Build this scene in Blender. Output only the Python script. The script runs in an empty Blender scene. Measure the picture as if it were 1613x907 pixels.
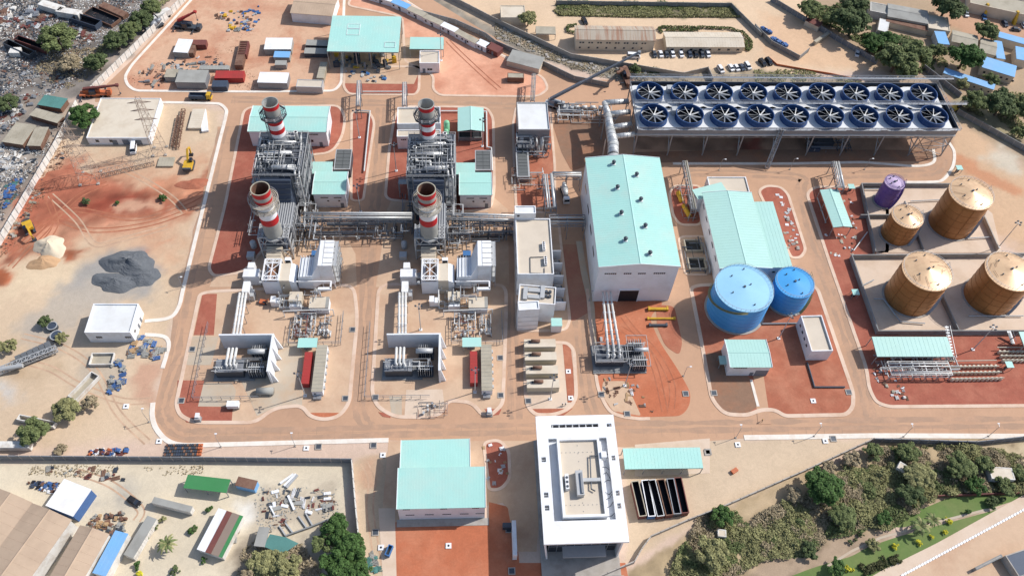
import bpy, math, random
import numpy as np
from mathutils import Vector, Matrix
random.seed(7)
S = bpy.context.scene
C = S.collection
R = math.radians
# ---------------------------------------------------------------- camera (calibrated on the plant's grid lines)
FOC, PITCH, YAW, ROLL, CAMH = 1302.39, 0.951351, 0.087622, -0.064727, 235.0
def cam_axes(p, y, r):
    f = Vector((math.sin(y)*math.cos(p), math.cos(y)*math.cos(p), -math.sin(p)))
    rt = Vector((math.cos(y), -math.sin(y), 0)); dn = f.cross(rt)
    return math.cos(r)*rt+math.sin(r)*dn, -math.sin(r)*rt+math.cos(r)*dn, f
RT, DN, FW = cam_axes(PITCH, YAW, ROLL)
cd = bpy.data.cameras.new('camera'); cam = bpy.data.objects.new('camera', cd); C.objects.link(cam)
cd.sensor_width = 36; cd.lens = FOC/1613*36; cd.clip_start = 1; cd.clip_end = 20000
cam.matrix_world = Matrix(((RT.x, -DN.x, -FW.x, 0), (RT.y, -DN.y, -FW.y, 0), (RT.z, -DN.z, -FW.z, CAMH), (0, 0, 0, 1)))
S.camera = cam
# ---------------------------------------------------------------- sky, sun, exposure
SUN_EL, SUN_AZ = R(44), R(19)          # azimuth from +X towards +Y
w = bpy.data.worlds.new('World'); S.world = w; w.use_nodes = True
nt = w.node_tree; bg = nt.nodes['Background']
sk = nt.nodes.new('ShaderNodeTexSky'); sk.sky_type = 'NISHITA'; sk.sun_disc = False
sk.sun_elevation = SUN_EL; sk.sun_rotation = R(90)-SUN_AZ; sk.dust_density = 1.6; sk.altitude = 50; sk.ozone_density = 2.0
nt.links.new(sk.outputs[0], bg.inputs[0]); bg.inputs[1].default_value = 0.145
sl = bpy.data.lights.new('sun', 'SUN'); so = bpy.data.objects.new('sun', sl); C.objects.link(so)
sl.energy = 4.4; sl.angle = R(0.53); sl.color = (1, 0.98, 0.955)
so.rotation_euler = Vector((-math.cos(SUN_EL)*math.cos(SUN_AZ), -math.cos(SUN_EL)*math.sin(SUN_AZ), -math.sin(SUN_EL))).to_track_quat('-Z', 'Y').to_euler()
so.location = (60, 180, 200)
vs = S.view_settings; vs.view_transform = 'Standard'; vs.look = 'None'; vs.exposure = 0.06; vs.gamma = 1; vs.use_curve_mapping = False
S.cycles.max_bounces = 5; S.cycles.diffuse_bounces = 3; S.cycles.glossy_bounces = 2; S.cycles.transmission_bounces = 2; S.cycles.transparent_max_bounces = 4
GAIN = 1.25   # picture value of a sunlit flat surface of albedo 1
# ---------------------------------------------------------------- survey: image measurement -> ground coordinates in metres
def G(p, z=0.0):
    d = RT*((p[0]-806.5)/FOC)+DN*((p[1]-453.5)/FOC)+FW
    t = (z-CAMH)/d.z
    return Vector((d.x*t, d.y*t, z))
ZT = dict(A=(0,0,3.9425),B=(380,0,3.8405),C=(780,0,3.8405),D=(1190,0,3.8132),E=(0,220,3.78),F=(370,140,6.978),G=(370,260,6.478),H=(600,140,6.978),I=(600,260,6.478),J=(800,130,4.533),K=(780,320,4.32),L=(1050,220,4.123),M=(1330,220,4.1237),N=(370,370,6.048),O=(600,370,6.048),P=(260,500,4.744),Q=(580,500,4.744),R=(880,440,3.942),S=(1080,410,3.489),T=(1320,390,3.358),U=(0,440,3.361),V=(0,680,3.997),W=(290,680,3.997),X=(600,640,3.397),Y=(820,640,3.397),Z=(1100,640,3.144),a=(960,110,5.336),b=(1220,110,5.337),l=(60,140,5.669))
def p(k, x, y):
    o = ZT[k]; return (o[0]+x/o[2], o[1]+y/o[2])
def g(k, x, y, z=0.0): return G(p(k, x, y), z)
def lin(c):
    c = c/255.0
    return c/12.92 if c <= 0.04045 else ((c+0.055)/1.055)**2.4
def col(r, gg, b, k=1.0):
    return tuple(min(0.9, lin(v)/GAIN*k) for v in (r, gg, b))
# ---------------------------------------------------------------- materials
MATS = {}
def mat(name, rgb, rough=0.75, metal=0.0, var=0.18, scale=0.25, fine=2.5, dirt=None, damt=0.4, dscale=0.12, bump=0.0, island=0.0, spec=0.3, attr=False, stretch=None, stripe=None, swirl=0.0):
    if name in MATS: return MATS[name]
    m = bpy.data.materials.new(name); m.use_nodes = True; MATS[name] = m
    n = m.node_tree.nodes; l = m.node_tree.links; b = n['Principled BSDF']
    b.inputs['Roughness'].default_value = rough; b.inputs['Metallic'].default_value = metal
    b.inputs['Specular IOR Level'].default_value = spec
    geo = n.new('ShaderNodeNewGeometry'); pos = geo.outputs['Position']
    if stretch:
        mp = n.new('ShaderNodeMapping'); mp.inputs['Scale'].default_value = stretch
        l.new(pos, mp.inputs['Vector']); pos = mp.outputs[0]
    def noise(sc, det=4, ro=0.6):
        t = n.new('ShaderNodeTexNoise'); t.inputs['Scale'].default_value = sc; t.inputs['Detail'].default_value = det; t.inputs['Roughness'].default_value = ro
        l.new(pos, t.inputs['Vector']); return t.outputs['Fac']
    def math_(op, a, bb, clamp=False):
        t = n.new('ShaderNodeMath'); t.operation = op; t.use_clamp = clamp
        for i, v in enumerate((a, bb)):
            if isinstance(v, (int, float)): t.inputs[i].default_value = v
            else: l.new(v, t.inputs[i])
        return t.outputs[0]
    def mix(f, a, bb, typ='MIX'):
        t = n.new('ShaderNodeMix'); t.data_type = 'RGBA'; t.blend_type = typ
        for i, v in ((0, f), (6, a), (7, bb)):
            if isinstance(v, (int, float)): t.inputs[i].default_value = v
            elif isinstance(v, tuple): t.inputs[i].default_value = (*v[:3], 1)
            else: l.new(v, t.inputs[i])
        return t.outputs[2]
    if attr:
        at = n.new('ShaderNodeAttribute'); at.attribute_name = 'tint'; c = at.outputs['Color']
    else:
        c = n.new('ShaderNodeRGB'); c.outputs[0].default_value = (*rgb, 1); c = c.outputs[0]
    if dirt is not None:
        d1 = noise(dscale, 6, 0.65)
        f = math_('MULTIPLY', math_('SUBTRACT', d1, 0.45), 5.0, True)
        c = mix(math_('MULTIPLY', f, damt), c, dirt)
    f1 = noise(scale, 6, 0.65); f2 = noise(fine, 4, 0.7)
    if swirl: f1.node.inputs['Distortion'].default_value = swirl; f1.node.inputs['Roughness'].default_value = 0.72
    v = math_('ADD', math_('MULTIPLY', math_('SUBTRACT', f1, 0.5), var*2.2), math_('MULTIPLY', math_('SUBTRACT', f2, 0.5), var*1.6))
    if island:
        v = math_('ADD', v, math_('MULTIPLY', math_('SUBTRACT', geo.outputs['Random Per Island'], 0.5), island*2))
    v = math_('ADD', v, 1.0)
    if stripe:
        sx = n.new('ShaderNodeSeparateXYZ'); l.new(geo.outputs['Position'], sx.inputs[0])
        ph = math_('FRACT', math_('MULTIPLY', sx.outputs[stripe[0]], 1/stripe[1]), 0)
        v = math_('MULTIPLY', v, math_('SUBTRACT', 1.0, math_('MULTIPLY', math_('LESS_THAN', ph, stripe[2]), stripe[3])))
    hs = n.new('ShaderNodeHueSaturation'); l.new(c, hs.inputs['Color']); l.new(v, hs.inputs['Value'])
    l.new(hs.outputs[0], b.inputs['Base Color'])
    if bump:
        bp = n.new('ShaderNodeBump'); bp.inputs['Strength'].default_value = bump; bp.inputs['Distance'].default_value = 0.3
        l.new(f2, bp.inputs['Height']); l.new(bp.outputs[0], b.inputs['Normal'])
    return m
def mats():
    mat('white', col(250,250,250), 0.55, var=0.05, dirt=col(205,190,170), damt=0.3, dscale=0.3)
    mat('white_panel', col(246,248,250), 0.5, var=0.04, dirt=col(206,200,192), damt=0.25, dscale=0.2)
    mat('cream', col(226,212,190), 0.7, var=0.08, dirt=col(196,174,146), damt=0.4, dscale=0.2)
    mat('beige', col(218,204,182), 0.75, var=0.08, dirt=col(190,168,142), damt=0.35, dscale=0.15)
    mat('roof_beige', col(222,207,186), 0.85, var=0.06, dirt=col(196,180,160), damt=0.35, dscale=0.12)
    mat('roof_white', col(236,236,233), 0.8, var=0.05, dirt=col(205,200,190), damt=0.35, dscale=0.15)
    mat('aqua', col(178,226,214), 0.5, var=0.07, scale=0.12, dirt=col(198,222,208), damt=0.5, dscale=0.09)
    mat('aqua_green', col(184,224,212), 0.5, var=0.06, dirt=col(180,216,198), damt=0.35, dscale=0.08)
    mat('grey_steel', col(150,152,155), 0.5, 0.3, var=0.15, scale=0.8)
    mat('light_steel', col(196,196,194), 0.5, 0.2, var=0.12, scale=0.8)
    mat('dark_steel', col(84,90,98), 0.55, 0.3, var=0.2, scale=0.8)
    mat('navy_steel', col(74,84,100), 0.6, 0.1, var=0.18, scale=0.4)
    mat('galv', col(178,180,182), 0.4, 0.5, var=0.12, scale=0.7)
    mat('lagging', col(222,221,216), 0.38, 0.35, var=0.12, scale=1.2, fine=6)
    mat('tower_steel', col(188,168,150), 0.6, 0.1, var=0.12)
    mat('fan_blue', col(48,80,128), 0.45, var=0.12, scale=0.8, dirt=col(60,90,140), damt=0.35, dscale=0.5)
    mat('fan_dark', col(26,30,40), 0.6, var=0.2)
    mat('fan_blade', col(196,196,194), 0.5, var=0.08)
    mat('blade', col(228,226,220), 0.5, var=0.06)
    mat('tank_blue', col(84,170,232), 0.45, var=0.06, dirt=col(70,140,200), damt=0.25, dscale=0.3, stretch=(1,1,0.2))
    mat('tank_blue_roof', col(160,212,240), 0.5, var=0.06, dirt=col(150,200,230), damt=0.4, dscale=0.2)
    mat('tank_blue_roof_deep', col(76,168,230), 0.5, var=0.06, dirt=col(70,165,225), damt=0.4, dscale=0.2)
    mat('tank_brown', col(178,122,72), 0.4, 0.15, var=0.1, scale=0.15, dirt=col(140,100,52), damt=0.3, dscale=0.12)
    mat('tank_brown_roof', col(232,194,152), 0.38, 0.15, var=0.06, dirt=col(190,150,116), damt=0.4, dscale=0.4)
    mat('olive', col(150,142,100), 0.6, var=0.12)
    mat('lane', col(184,150,124), 0.9, var=0.1, scale=0.4, fine=2.2, dirt=col(204,162,131), damt=1.0, dscale=0.16, swirl=1.6)
    mat('tank_purple', col(120,92,160), 0.5, var=0.08)
    mat('tank_purple_roof', col(208,184,212), 0.6, var=0.08, dirt=col(130,110,150), damt=0.7, dscale=0.5)
    mat('red', col(196,40,44), 0.5, var=0.08)
    mat('red_container', col(178,62,58), 0.6, var=0.12, dirt=col(150,70,60), damt=0.4, dscale=0.3)
    mat('maroon', col(124,74,68), 0.7, var=0.2, dirt=col(140,90,70), damt=0.4)
    mat('rust', col(138,106,88), 0.85, var=0.25, dirt=col(100,60,48), damt=0.6, dscale=0.4)
    mat('blue_paint', col(74,122,176), 0.6, var=0.15)
    mat('blue_roof', col(128,184,232), 0.55, var=0.08, dirt=col(160,190,215), damt=0.4)
    mat('blue_tarp', col(78,112,164), 0.6, var=0.25, scale=1.0)
    mat('green_roof', col(70,140,84), 0.7, var=0.12, dirt=col(90,140,100), damt=0.4)
    mat('teal_net', col(92,140,132), 0.8, var=0.25)
    mat('yellow', col(224,178,52), 0.55, var=0.12, dirt=col(160,120,70), damt=0.4, dscale=0.6)
    mat('orange', col(204,116,76), 0.6, var=0.15)
    mat('black', col(42,42,46), 0.6, var=0.2)
    mat('glass', col(34,42,54), 0.15, var=0.1, spec=0.6)
    mat('rubber', col(38,38,38), 0.9, var=0.15)
    mat('door_grey', col(126,132,140), 0.6, var=0.1)
    mat('concrete', col(188,180,170), 0.9, var=0.1, dirt=col(150,140,128), damt=0.5, dscale=0.3)
    mat('concrete_grey', col(150,150,148), 0.9, var=0.12, dirt=col(120,118,114), damt=0.5, dscale=0.3)
    mat('wall_white', col(236,231,222), 0.9, var=0.1, dirt=col(180,160,138), damt=0.5, dscale=0.4)
    mat('wall_grey', col(140,142,146), 0.9, var=0.14, dirt=col(112,112,112), damt=0.5, dscale=0.4)
    mat('kerb', col(232,204,180), 0.9, var=0.08, dirt=col(206,164,132), damt=0.5, dscale=0.2)
    mat('kerb_white', col(246,236,222), 0.9, var=0.07, dirt=col(216,192,166), damt=0.4, dscale=0.3)
    mat('road', col(206,164,132), 0.9, var=0.11, scale=0.3, fine=2.2, dirt=col(186,148,120), damt=0.8, dscale=0.03, swirl=1.6)
    mat('slab_tan', col(216,183,152), 0.9, var=0.12, scale=0.25, fine=2.2, dirt=col(196,156,126), damt=0.75, dscale=0.07, swirl=1.6)
    mat('slab_pale', col(228,204,180), 0.9, var=0.1, scale=0.12, dirt=col(196,168,140), damt=0.5, dscale=0.12)
    mat('slab_grey', col(200,184,162), 0.9, var=0.08, scale=0.12, dirt=col(206,172,138), damt=0.6, dscale=0.1)
    mat('earth_red', col(178,108,82), 0.95, var=0.24, scale=0.15, fine=1.5, dirt=col(204,140,110), damt=0.6, dscale=0.09, bump=0.15, swirl=1.6)
    mat('earth_deep', col(172,100,80), 0.95, var=0.24, scale=0.2, fine=1.5, dirt=col(190,122,98), damt=0.6, dscale=0.15, bump=0.15, swirl=1.6)
    mat('earth_orange', col(196,116,82), 0.95, var=0.24, scale=0.12, fine=1.6, dirt=col(214,146,112), damt=0.55, dscale=0.07, bump=0.15, swirl=1.6)
    mat('dirt_brown', col(150,118,96), 0.95, var=0.2, scale=0.2, fine=1.5, dirt=col(176,120,88), damt=0.6, dscale=0.1, swirl=1.6)
    mat('roof_brown', col(200,174,148), 0.85, var=0.07, dirt=col(160,136,116), damt=0.4, dscale=0.1)
    mat('roof_brown_dark', col(150,132,118), 0.85, var=0.07)
    mat('roof_grey', col(170,168,160), 0.8, var=0.1, dirt=col(140,136,128), damt=0.5, dscale=0.2)
    mat('earth_light', col(236,176,144), 0.95, var=0.2, scale=0.2, fine=1.6, dirt=col(196,126,96), damt=0.7, dscale=0.05, bump=0.15, swirl=1.6)
    mat('rust_roof', col(198,184,164), 0.85, var=0.12, dirt=col(168,116,88), damt=0.8, dscale=0.5, stretch=(1.6,0.12,0.12))
    mat('roof_dull', col(186,176,156), 0.85, var=0.12, dirt=col(150,140,120), damt=0.5, dscale=0.2)
    mat('khaki', col(208,202,182), 0.6, var=0.06, dirt=col(186,176,152), damt=0.35, dscale=0.3)
    mat('wood', col(186,154,116), 0.85, var=0.2)
    mat('sand_pile', col(228,210,182), 0.95, var=0.08, bump=0.2)
    mat('sand_orange', col(206,166,126), 0.95, var=0.12, bump=0.3)
    mat('gravel_dark', col(112,115,118), 0.95, var=0.22, scale=0.5, fine=5, bump=0.5)
    mat('road_red', col(176,120,98), 0.9, var=0.14, scale=0.3, fine=2.2, dirt=col(190,150,120), damt=0.5, dscale=0.06, swirl=1.6)
    mat('pit_dark', col(70,70,66), 0.9, var=0.3)
    mat('pylon_red', col(180,100,84), 0.6, var=0.1)
    mat('cooler', col(112,114,112), 0.7, var=0.1, stripe=(1, 0.35, 0.3, 0.3))
    mat('green_tank', col(140,206,160), 0.5, var=0.06)
    mat('leaf_a', (0.13,0.155,0.06), 0.75, var=0.42, scale=0.8, island=0.4, spec=0.15)
    mat('leaf_b', (0.06,0.11,0.03), 0.7, var=0.42, scale=0.8, island=0.4, spec=0.15)
    mat('leaf_c', (0.235,0.225,0.1), 0.8, var=0.42, scale=0.8, island=0.4, spec=0.15)
    mat('leaf_d', (0.085,0.11,0.045), 0.75, var=0.42, scale=0.8, island=0.4, spec=0.15)
    mat('leaf_dry', (0.3,0.24,0.15), 0.9, var=0.3, scale=0.3, island=0.4, spec=0.1)
    mat('leaf_yellow', (0.55,0.5,0.04), 0.7, var=0.2, island=0.3, spec=0.15)
    mat('bark', (0.12,0.085,0.06), 0.95, var=0.3)
    mat('yard_tan', col(220,178,146), 0.95, var=0.2, scale=0.3, fine=2.2, dirt=col(192,128,98), damt=0.75, dscale=0.06, swirl=1.6)
    mat('track', col(200,166,138), 0.95, var=0.25, dirt=col(214,180,150), damt=0.9, dscale=0.25)
    mat('track_red', col(176,108,80), 0.95, var=0.25, dirt=col(196,130,98), damt=0.9, dscale=0.3)
    mat('joint', col(176,146,122), 0.95, var=0.2, dirt=col(200,162,134), damt=0.9, dscale=0.12)
    mat('skin', col(110,78,60), 0.7, var=0.1)
    mat('lawn', (0.12,0.18,0.05), 0.95, var=0.18, scale=0.15, fine=1.5, dirt=(0.2,0.21,0.08), damt=0.5, dscale=0.08)
    mat('hedge', (0.1,0.1,0.045), 0.8, var=0.3, island=0.4, spec=0.15)
    mat('ground', (0.5,0.4,0.3), 0.95, var=0.2, scale=0.35, fine=2.4, attr=True, bump=0.2, swirl=1.6)
mats()
# ---------------------------------------------------------------- mesh builder
class MB:
    def __init__(s, M=None): s.v = []; s.f = []; s.M = M
    def add(s, vs, fs):
        k = len(s.v)
        s.v += [tuple(s.M @ Vector(q)) for q in vs] if s.M else [tuple(q) for q in vs]
        s.f += [tuple(i+k for i in f) for f in fs]; return s
    def box(s, x0, y0, z0, x1, y1, z1):
        return s.add([(x0,y0,z0),(x1,y0,z0),(x1,y1,z0),(x0,y1,z0),(x0,y0,z1),(x1,y0,z1),(x1,y1,z1),(x0,y1,z1)],
                     [(0,3,2,1),(4,5,6,7),(0,1,5,4),(1,2,6,5),(2,3,7,6),(3,0,4,7)])
    def cb(s, cx, cy, cz, sx, sy, sz, rz=0.0):
        c, n = math.cos(rz), math.sin(rz); o = []
        for z in (-sz/2, sz/2):
            for x, y in ((-sx/2,-sy/2),(sx/2,-sy/2),(sx/2,sy/2),(-sx/2,sy/2)): o.append((cx+x*c-y*n, cy+x*n+y*c, cz+z))
        return s.add(o, [(0,3,2,1),(4,5,6,7),(0,1,5,4),(1,2,6,5),(2,3,7,6),(3,0,4,7)])
    def hexa(s, b4, t4):
        return s.add(list(b4)+list(t4), [(0,3,2,1),(4,5,6,7),(0,1,5,4),(1,2,6,5),(2,3,7,6),(3,0,4,7)])
    def prism(s, poly, z0, z1, bottom=False):
        n = len(poly)
        if sum(poly[i][0]*poly[(i+1)%n][1]-poly[(i+1)%n][0]*poly[i][1] for i in range(n)) < 0: poly = poly[::-1]
        vs = [(q[0],q[1],z0) for q in poly]+[(q[0],q[1],z1) for q in poly]
        fs = [(i,(i+1)%n,n+(i+1)%n,n+i) for i in range(n)]+[tuple(range(n,2*n))]
        if bottom: fs.append(tuple(range(n-1,-1,-1)))
        return s.add(vs, fs)
    def cyl(s, cx, cy, z0, z1, r, r2=None, n=20, cap=True, bot=False):
        r2 = r if r2 is None else r2
        vs = [(cx+r*math.cos(2*math.pi*i/n), cy+r*math.sin(2*math.pi*i/n), z0) for i in range(n)]+[(cx+r2*math.cos(2*math.pi*i/n), cy+r2*math.sin(2*math.pi*i/n), z1) for i in range(n)]
        fs = [(i,(i+1)%n,n+(i+1)%n,n+i) for i in range(n)]
        if cap: fs.append(tuple(range(n,2*n)))
        if bot: fs.append(tuple(range(n-1,-1,-1)))
        return s.add(vs, fs)
    def ring(s, cx, cy, z0, z1, ri, ro, n=24):
        vs = []
        for z, r in ((z0,ro),(z1,ro),(z1,ri),(z0,ri)): vs += [(cx+r*math.cos(2*math.pi*i/n), cy+r*math.sin(2*math.pi*i/n), z) for i in range(n)]
        fs = []
        for k in range(4):
            for i in range(n): fs.append((k*n+i, k*n+(i+1)%n, ((k+1)%4)*n+(i+1)%n, ((k+1)%4)*n+i))
        return s.add(vs, fs)
    def tube(s, a, b, r, n=6, r2=None, cap=True):
        a = Vector(a); b = Vector(b); d = b-a
        if d.length < 1e-5: return s
        d.normalize(); u = d.orthogonal().normalized(); v = d.cross(u); r2 = r if r2 is None else r2
        if n == 4:
            u = Vector((0,0,1)).cross(d)
            u = u.normalized() if u.length > 0.01 else Vector((1,0,0)); v = d.cross(u); u, v = (u+v)/1.4142, (v-u)/1.4142
        vs = [a+u*r*math.cos(2*math.pi*i/n)+v*r*math.sin(2*math.pi*i/n) for i in range(n)]+[b+u*r2*math.cos(2*math.pi*i/n)+v*r2*math.sin(2*math.pi*i/n) for i in range(n)]
        fs = [(i,(i+1)%n,n+(i+1)%n,n+i) for i in range(n)]
        if cap: fs += [tuple(range(n,2*n)), tuple(range(n-1,-1,-1))]
        return s.add(vs, fs)
    def bar(s, a, b, r): return s.tube(a, b, r*1.4142, 4)
    def pipe(s, pts, r, n=8):
        for i in range(len(pts)-1): s.tube(pts[i], pts[i+1], r, n)
        for q in pts[1:-1]: s.ball(q, r*1.08, 6, 4)
        return s
    def ball(s, c, r, n=10, m=6, sz=1.0):
        vs = [(c[0],c[1],c[2]-r*sz)]; fs = []
        for j in range(1, m):
            t = -math.pi/2+math.pi*j/m
            vs += [(c[0]+r*math.cos(t)*math.cos(2*math.pi*i/n), c[1]+r*math.cos(t)*math.sin(2*math.pi*i/n), c[2]+r*sz*math.sin(t)) for i in range(n)]
        vs.append((c[0],c[1],c[2]+r*sz))
        for i in range(n):
            fs.append((0, 1+(i+1)%n, 1+i)); fs.append((len(vs)-1, 1+(m-2)*n+i, 1+(m-2)*n+(i+1)%n))
            for j in range(m-2): fs.append((1+j*n+i, 1+j*n+(i+1)%n, 1+(j+1)*n+(i+1)%n, 1+(j+1)*n+i))
        return s.add(vs, fs)
    def rail(s, pts, h=1.1, step=2.0, r=0.05, closed=False):
        pts = [Vector(q) for q in pts]
        if closed: pts = pts+[pts[0]]
        up = Vector((0,0,h))
        for a, b in zip(pts, pts[1:]):
            s.bar(a+up, b+up, r); s.bar(a+up*0.5, b+up*0.5, r*0.7)
            k = max(1, int((b-a).length/step))
            for i in range(k): q = a.lerp(b, i/k); s.bar(q, q+up, r)
        return s
    def lattice(s, a, b, wd, n, r=0.08, taper=1.0, horiz=False):
        a = Vector(a); b = Vector(b); d = (b-a).normalized()
        u = d.orthogonal().normalized() if abs(d.z) < 0.9 else Vector((1,0,0))
        if abs(d.z) < 0.9: u = Vector((-d.y, d.x, 0)).normalized()
        v = d.cross(u); pr = None
        for i in range(n+1):
            t = i/n; h = wd/2*(1+(taper-1)*t); c = a.lerp(b, t)
            q = [c+u*h+v*h, c-u*h+v*h, c-u*h-v*h, c+u*h-v*h]
            for k in range(4): s.bar(q[k], q[(k+1)%4], r*0.6)
            if pr:
                for k in range(4):
                    s.bar(pr[k], q[k], r)
                    s.bar(pr[k], q[(k+1)%4], r*0.6) if i % 2 else s.bar(pr[(k+1)%4], q[k], r*0.6)
            pr = q
        return s
    def mesh(s, name, m=None, smooth=False):
        me = bpy.data.meshes.new(name); me.from_pydata(s.v, [], s.f)
        if m: me.materials.append(MATS[m])
        if smooth: me.polygons.foreach_set('use_smooth', [True]*len(me.polygons))
        me.update(); return me
def link(name, me, parent=None):
    o = bpy.data.objects.new(name, me); C.objects.link(o)
    if parent is not None: o.parent = parent
    return o
def part(par, name, mb, m, smooth=False, label=None):
    if not mb.v: return None
    o = link(name, mb.mesh(name, m, smooth), par)
    if label: o['label'] = label
    return o
def tag(o, label, cat, group=None, kind=None):
    o['label'] = label; o['category'] = cat
    if group: o['group'] = group
    if kind: o['kind'] = kind
    return o
def thing(name, label, cat, loc=(0,0,0), rz=0.0, group=None):
    o = bpy.data.objects.new(name, None); o.empty_display_size = 0.5; C.objects.link(o)
    o.location = loc; o.rotation_euler = (0,0,rz)
    return tag(o, label, cat, group)
def single(name, mb, m, label, cat, loc=(0,0,0), rz=0.0, group=None, smooth=False):
    o = link(name, mb.mesh(name, m, smooth)); o.location = loc; o.rotation_euler = (0,0,rz)
    return tag(o, label, cat, group)
def struct(name, mb, m, kind='structure', smooth=False):
    o = link(name, mb.mesh(name, m, smooth)); o['kind'] = kind; return o
def dup(root, loc, rz=0.0, label=None, group=None, sc=None):
    r = root.copy(); C.objects.link(r); r.location = loc; r.rotation_euler = (0,0,rz)
    if sc is not None: r.scale = sc if not isinstance(sc, (int, float)) else (sc,)*3
    if label: r['label'] = label
    if group: r['group'] = group
    for ch in list(root.children):
        c = ch.copy(); C.objects.link(c); c.parent = r
        for gch in list(ch.children):
            d = gch.copy(); C.objects.link(d); d.parent = c
    return r
ORD = ['first','second','third','fourth','fifth','sixth','seventh','eighth','ninth','tenth','eleventh','twelfth','thirteenth','fourteenth','fifteenth','sixteenth','seventeenth','eighteenth','nineteenth','twentieth']
def frame(a, b, c, z):
    """surveyed rectangle: a front-left, b front-right, c back-left corner at height z -> origin, rotation, width, depth"""
    A, B, D = G(a, z), G(b, z), G(c, z)
    u = B-A; wd = u.length; u.normalize(); n = Vector((-u.y, u.x, 0)); dp = (D-A).dot(n)
    return Vector((A.x, A.y, 0)), math.atan2(u.y, u.x), wd, dp
def rounded(poly, r=2.0, n=5):
    """poly: list of Vectors or (Vector, radius)"""
    out = []; m = len(poly)
    for i in range(m):
        P0, P1, P2 = poly[i-1], poly[i], poly[(i+1)%m]
        d1 = (P0-P1); d2 = (P2-P1); k = min(r, d1.length*0.45, d2.length*0.45)
        a = P1+d1.normalized()*k; b = P1+d2.normalized()*k
        for j in range(n+1):
            t = j/n; out.append((a*(1-t)+P1*t)*(1-t)+(P1*(1-t)+b*t)*t)
    return out
def offset(poly, d):
    m = len(poly); out = []
    area = sum(poly[i].x*poly[(i+1)%m].y-poly[(i+1)%m].x*poly[i].y for i in range(m)); sg = 1 if area > 0 else -1
    for i in range(m):
        e1 = (poly[i]-poly[i-1]); e2 = (poly[(i+1)%m]-poly[i])
        n1 = Vector((-e1.y, e1.x, 0)); n2 = Vector((-e2.y, e2.x, 0)); nn = n1.normalized()+n2.normalized()
        if nn.length < 1e-6: nn = n1
        out.append(poly[i]+nn.normalized()*d*sg)
    return out
# ================================================================ GROUND
def vnoise(x, y, sc, seed):
    rs = np.random.RandomState(seed); t = rs.rand(128, 128)
    X = x/sc+1000; Y = y/sc+1000; xi = np.floor(X).astype(int); yi = np.floor(Y).astype(int); fx = X-xi; fy = Y-yi
    fx = fx*fx*(3-2*fx); fy = fy*fy*(3-2*fy)
    a = t[xi%128, yi%128]; b = t[(xi+1)%128, yi%128]; c = t[xi%128, (yi+1)%128]; d = t[(xi+1)%128, (yi+1)%128]
    return (a*(1-fx)+b*fx)*(1-fy)+(c*(1-fx)+d*fx)*fy
def fbm(x, y, sc, seed, o=4):
    r = 0; amp = 0.5
    for i in range(o): r = r+amp*vnoise(x, y, sc/2**i, seed+i); amp *= 0.5
    return r/(1-0.5**o)
def sdist(x, y, poly):
    """signed distance to polygon, positive inside"""
    d = np.full(x.shape, 1e9); ins = np.zeros(x.shape, bool); n = len(poly)
    for i in range(n):
        ax, ay = poly[i]; bx, by = poly[(i+1)%n]; ex, ey = bx-ax, by-ay
        t = np.clip(((x-ax)*ex+(y-ay)*ey)/(ex*ex+ey*ey+1e-9), 0, 1)
        d = np.minimum(d, np.hypot(x-ax-t*ex, y-ay-t*ey))
        cnd = ((ay > y) != (by > y)) & (x < (bx-ax)*(y-ay)/(by-ay+1e-12)+ax); ins ^= cnd
    return np.where(ins, d, -d)
def zpoly(k, pts): return [p(k, *q) for q in pts]
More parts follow.
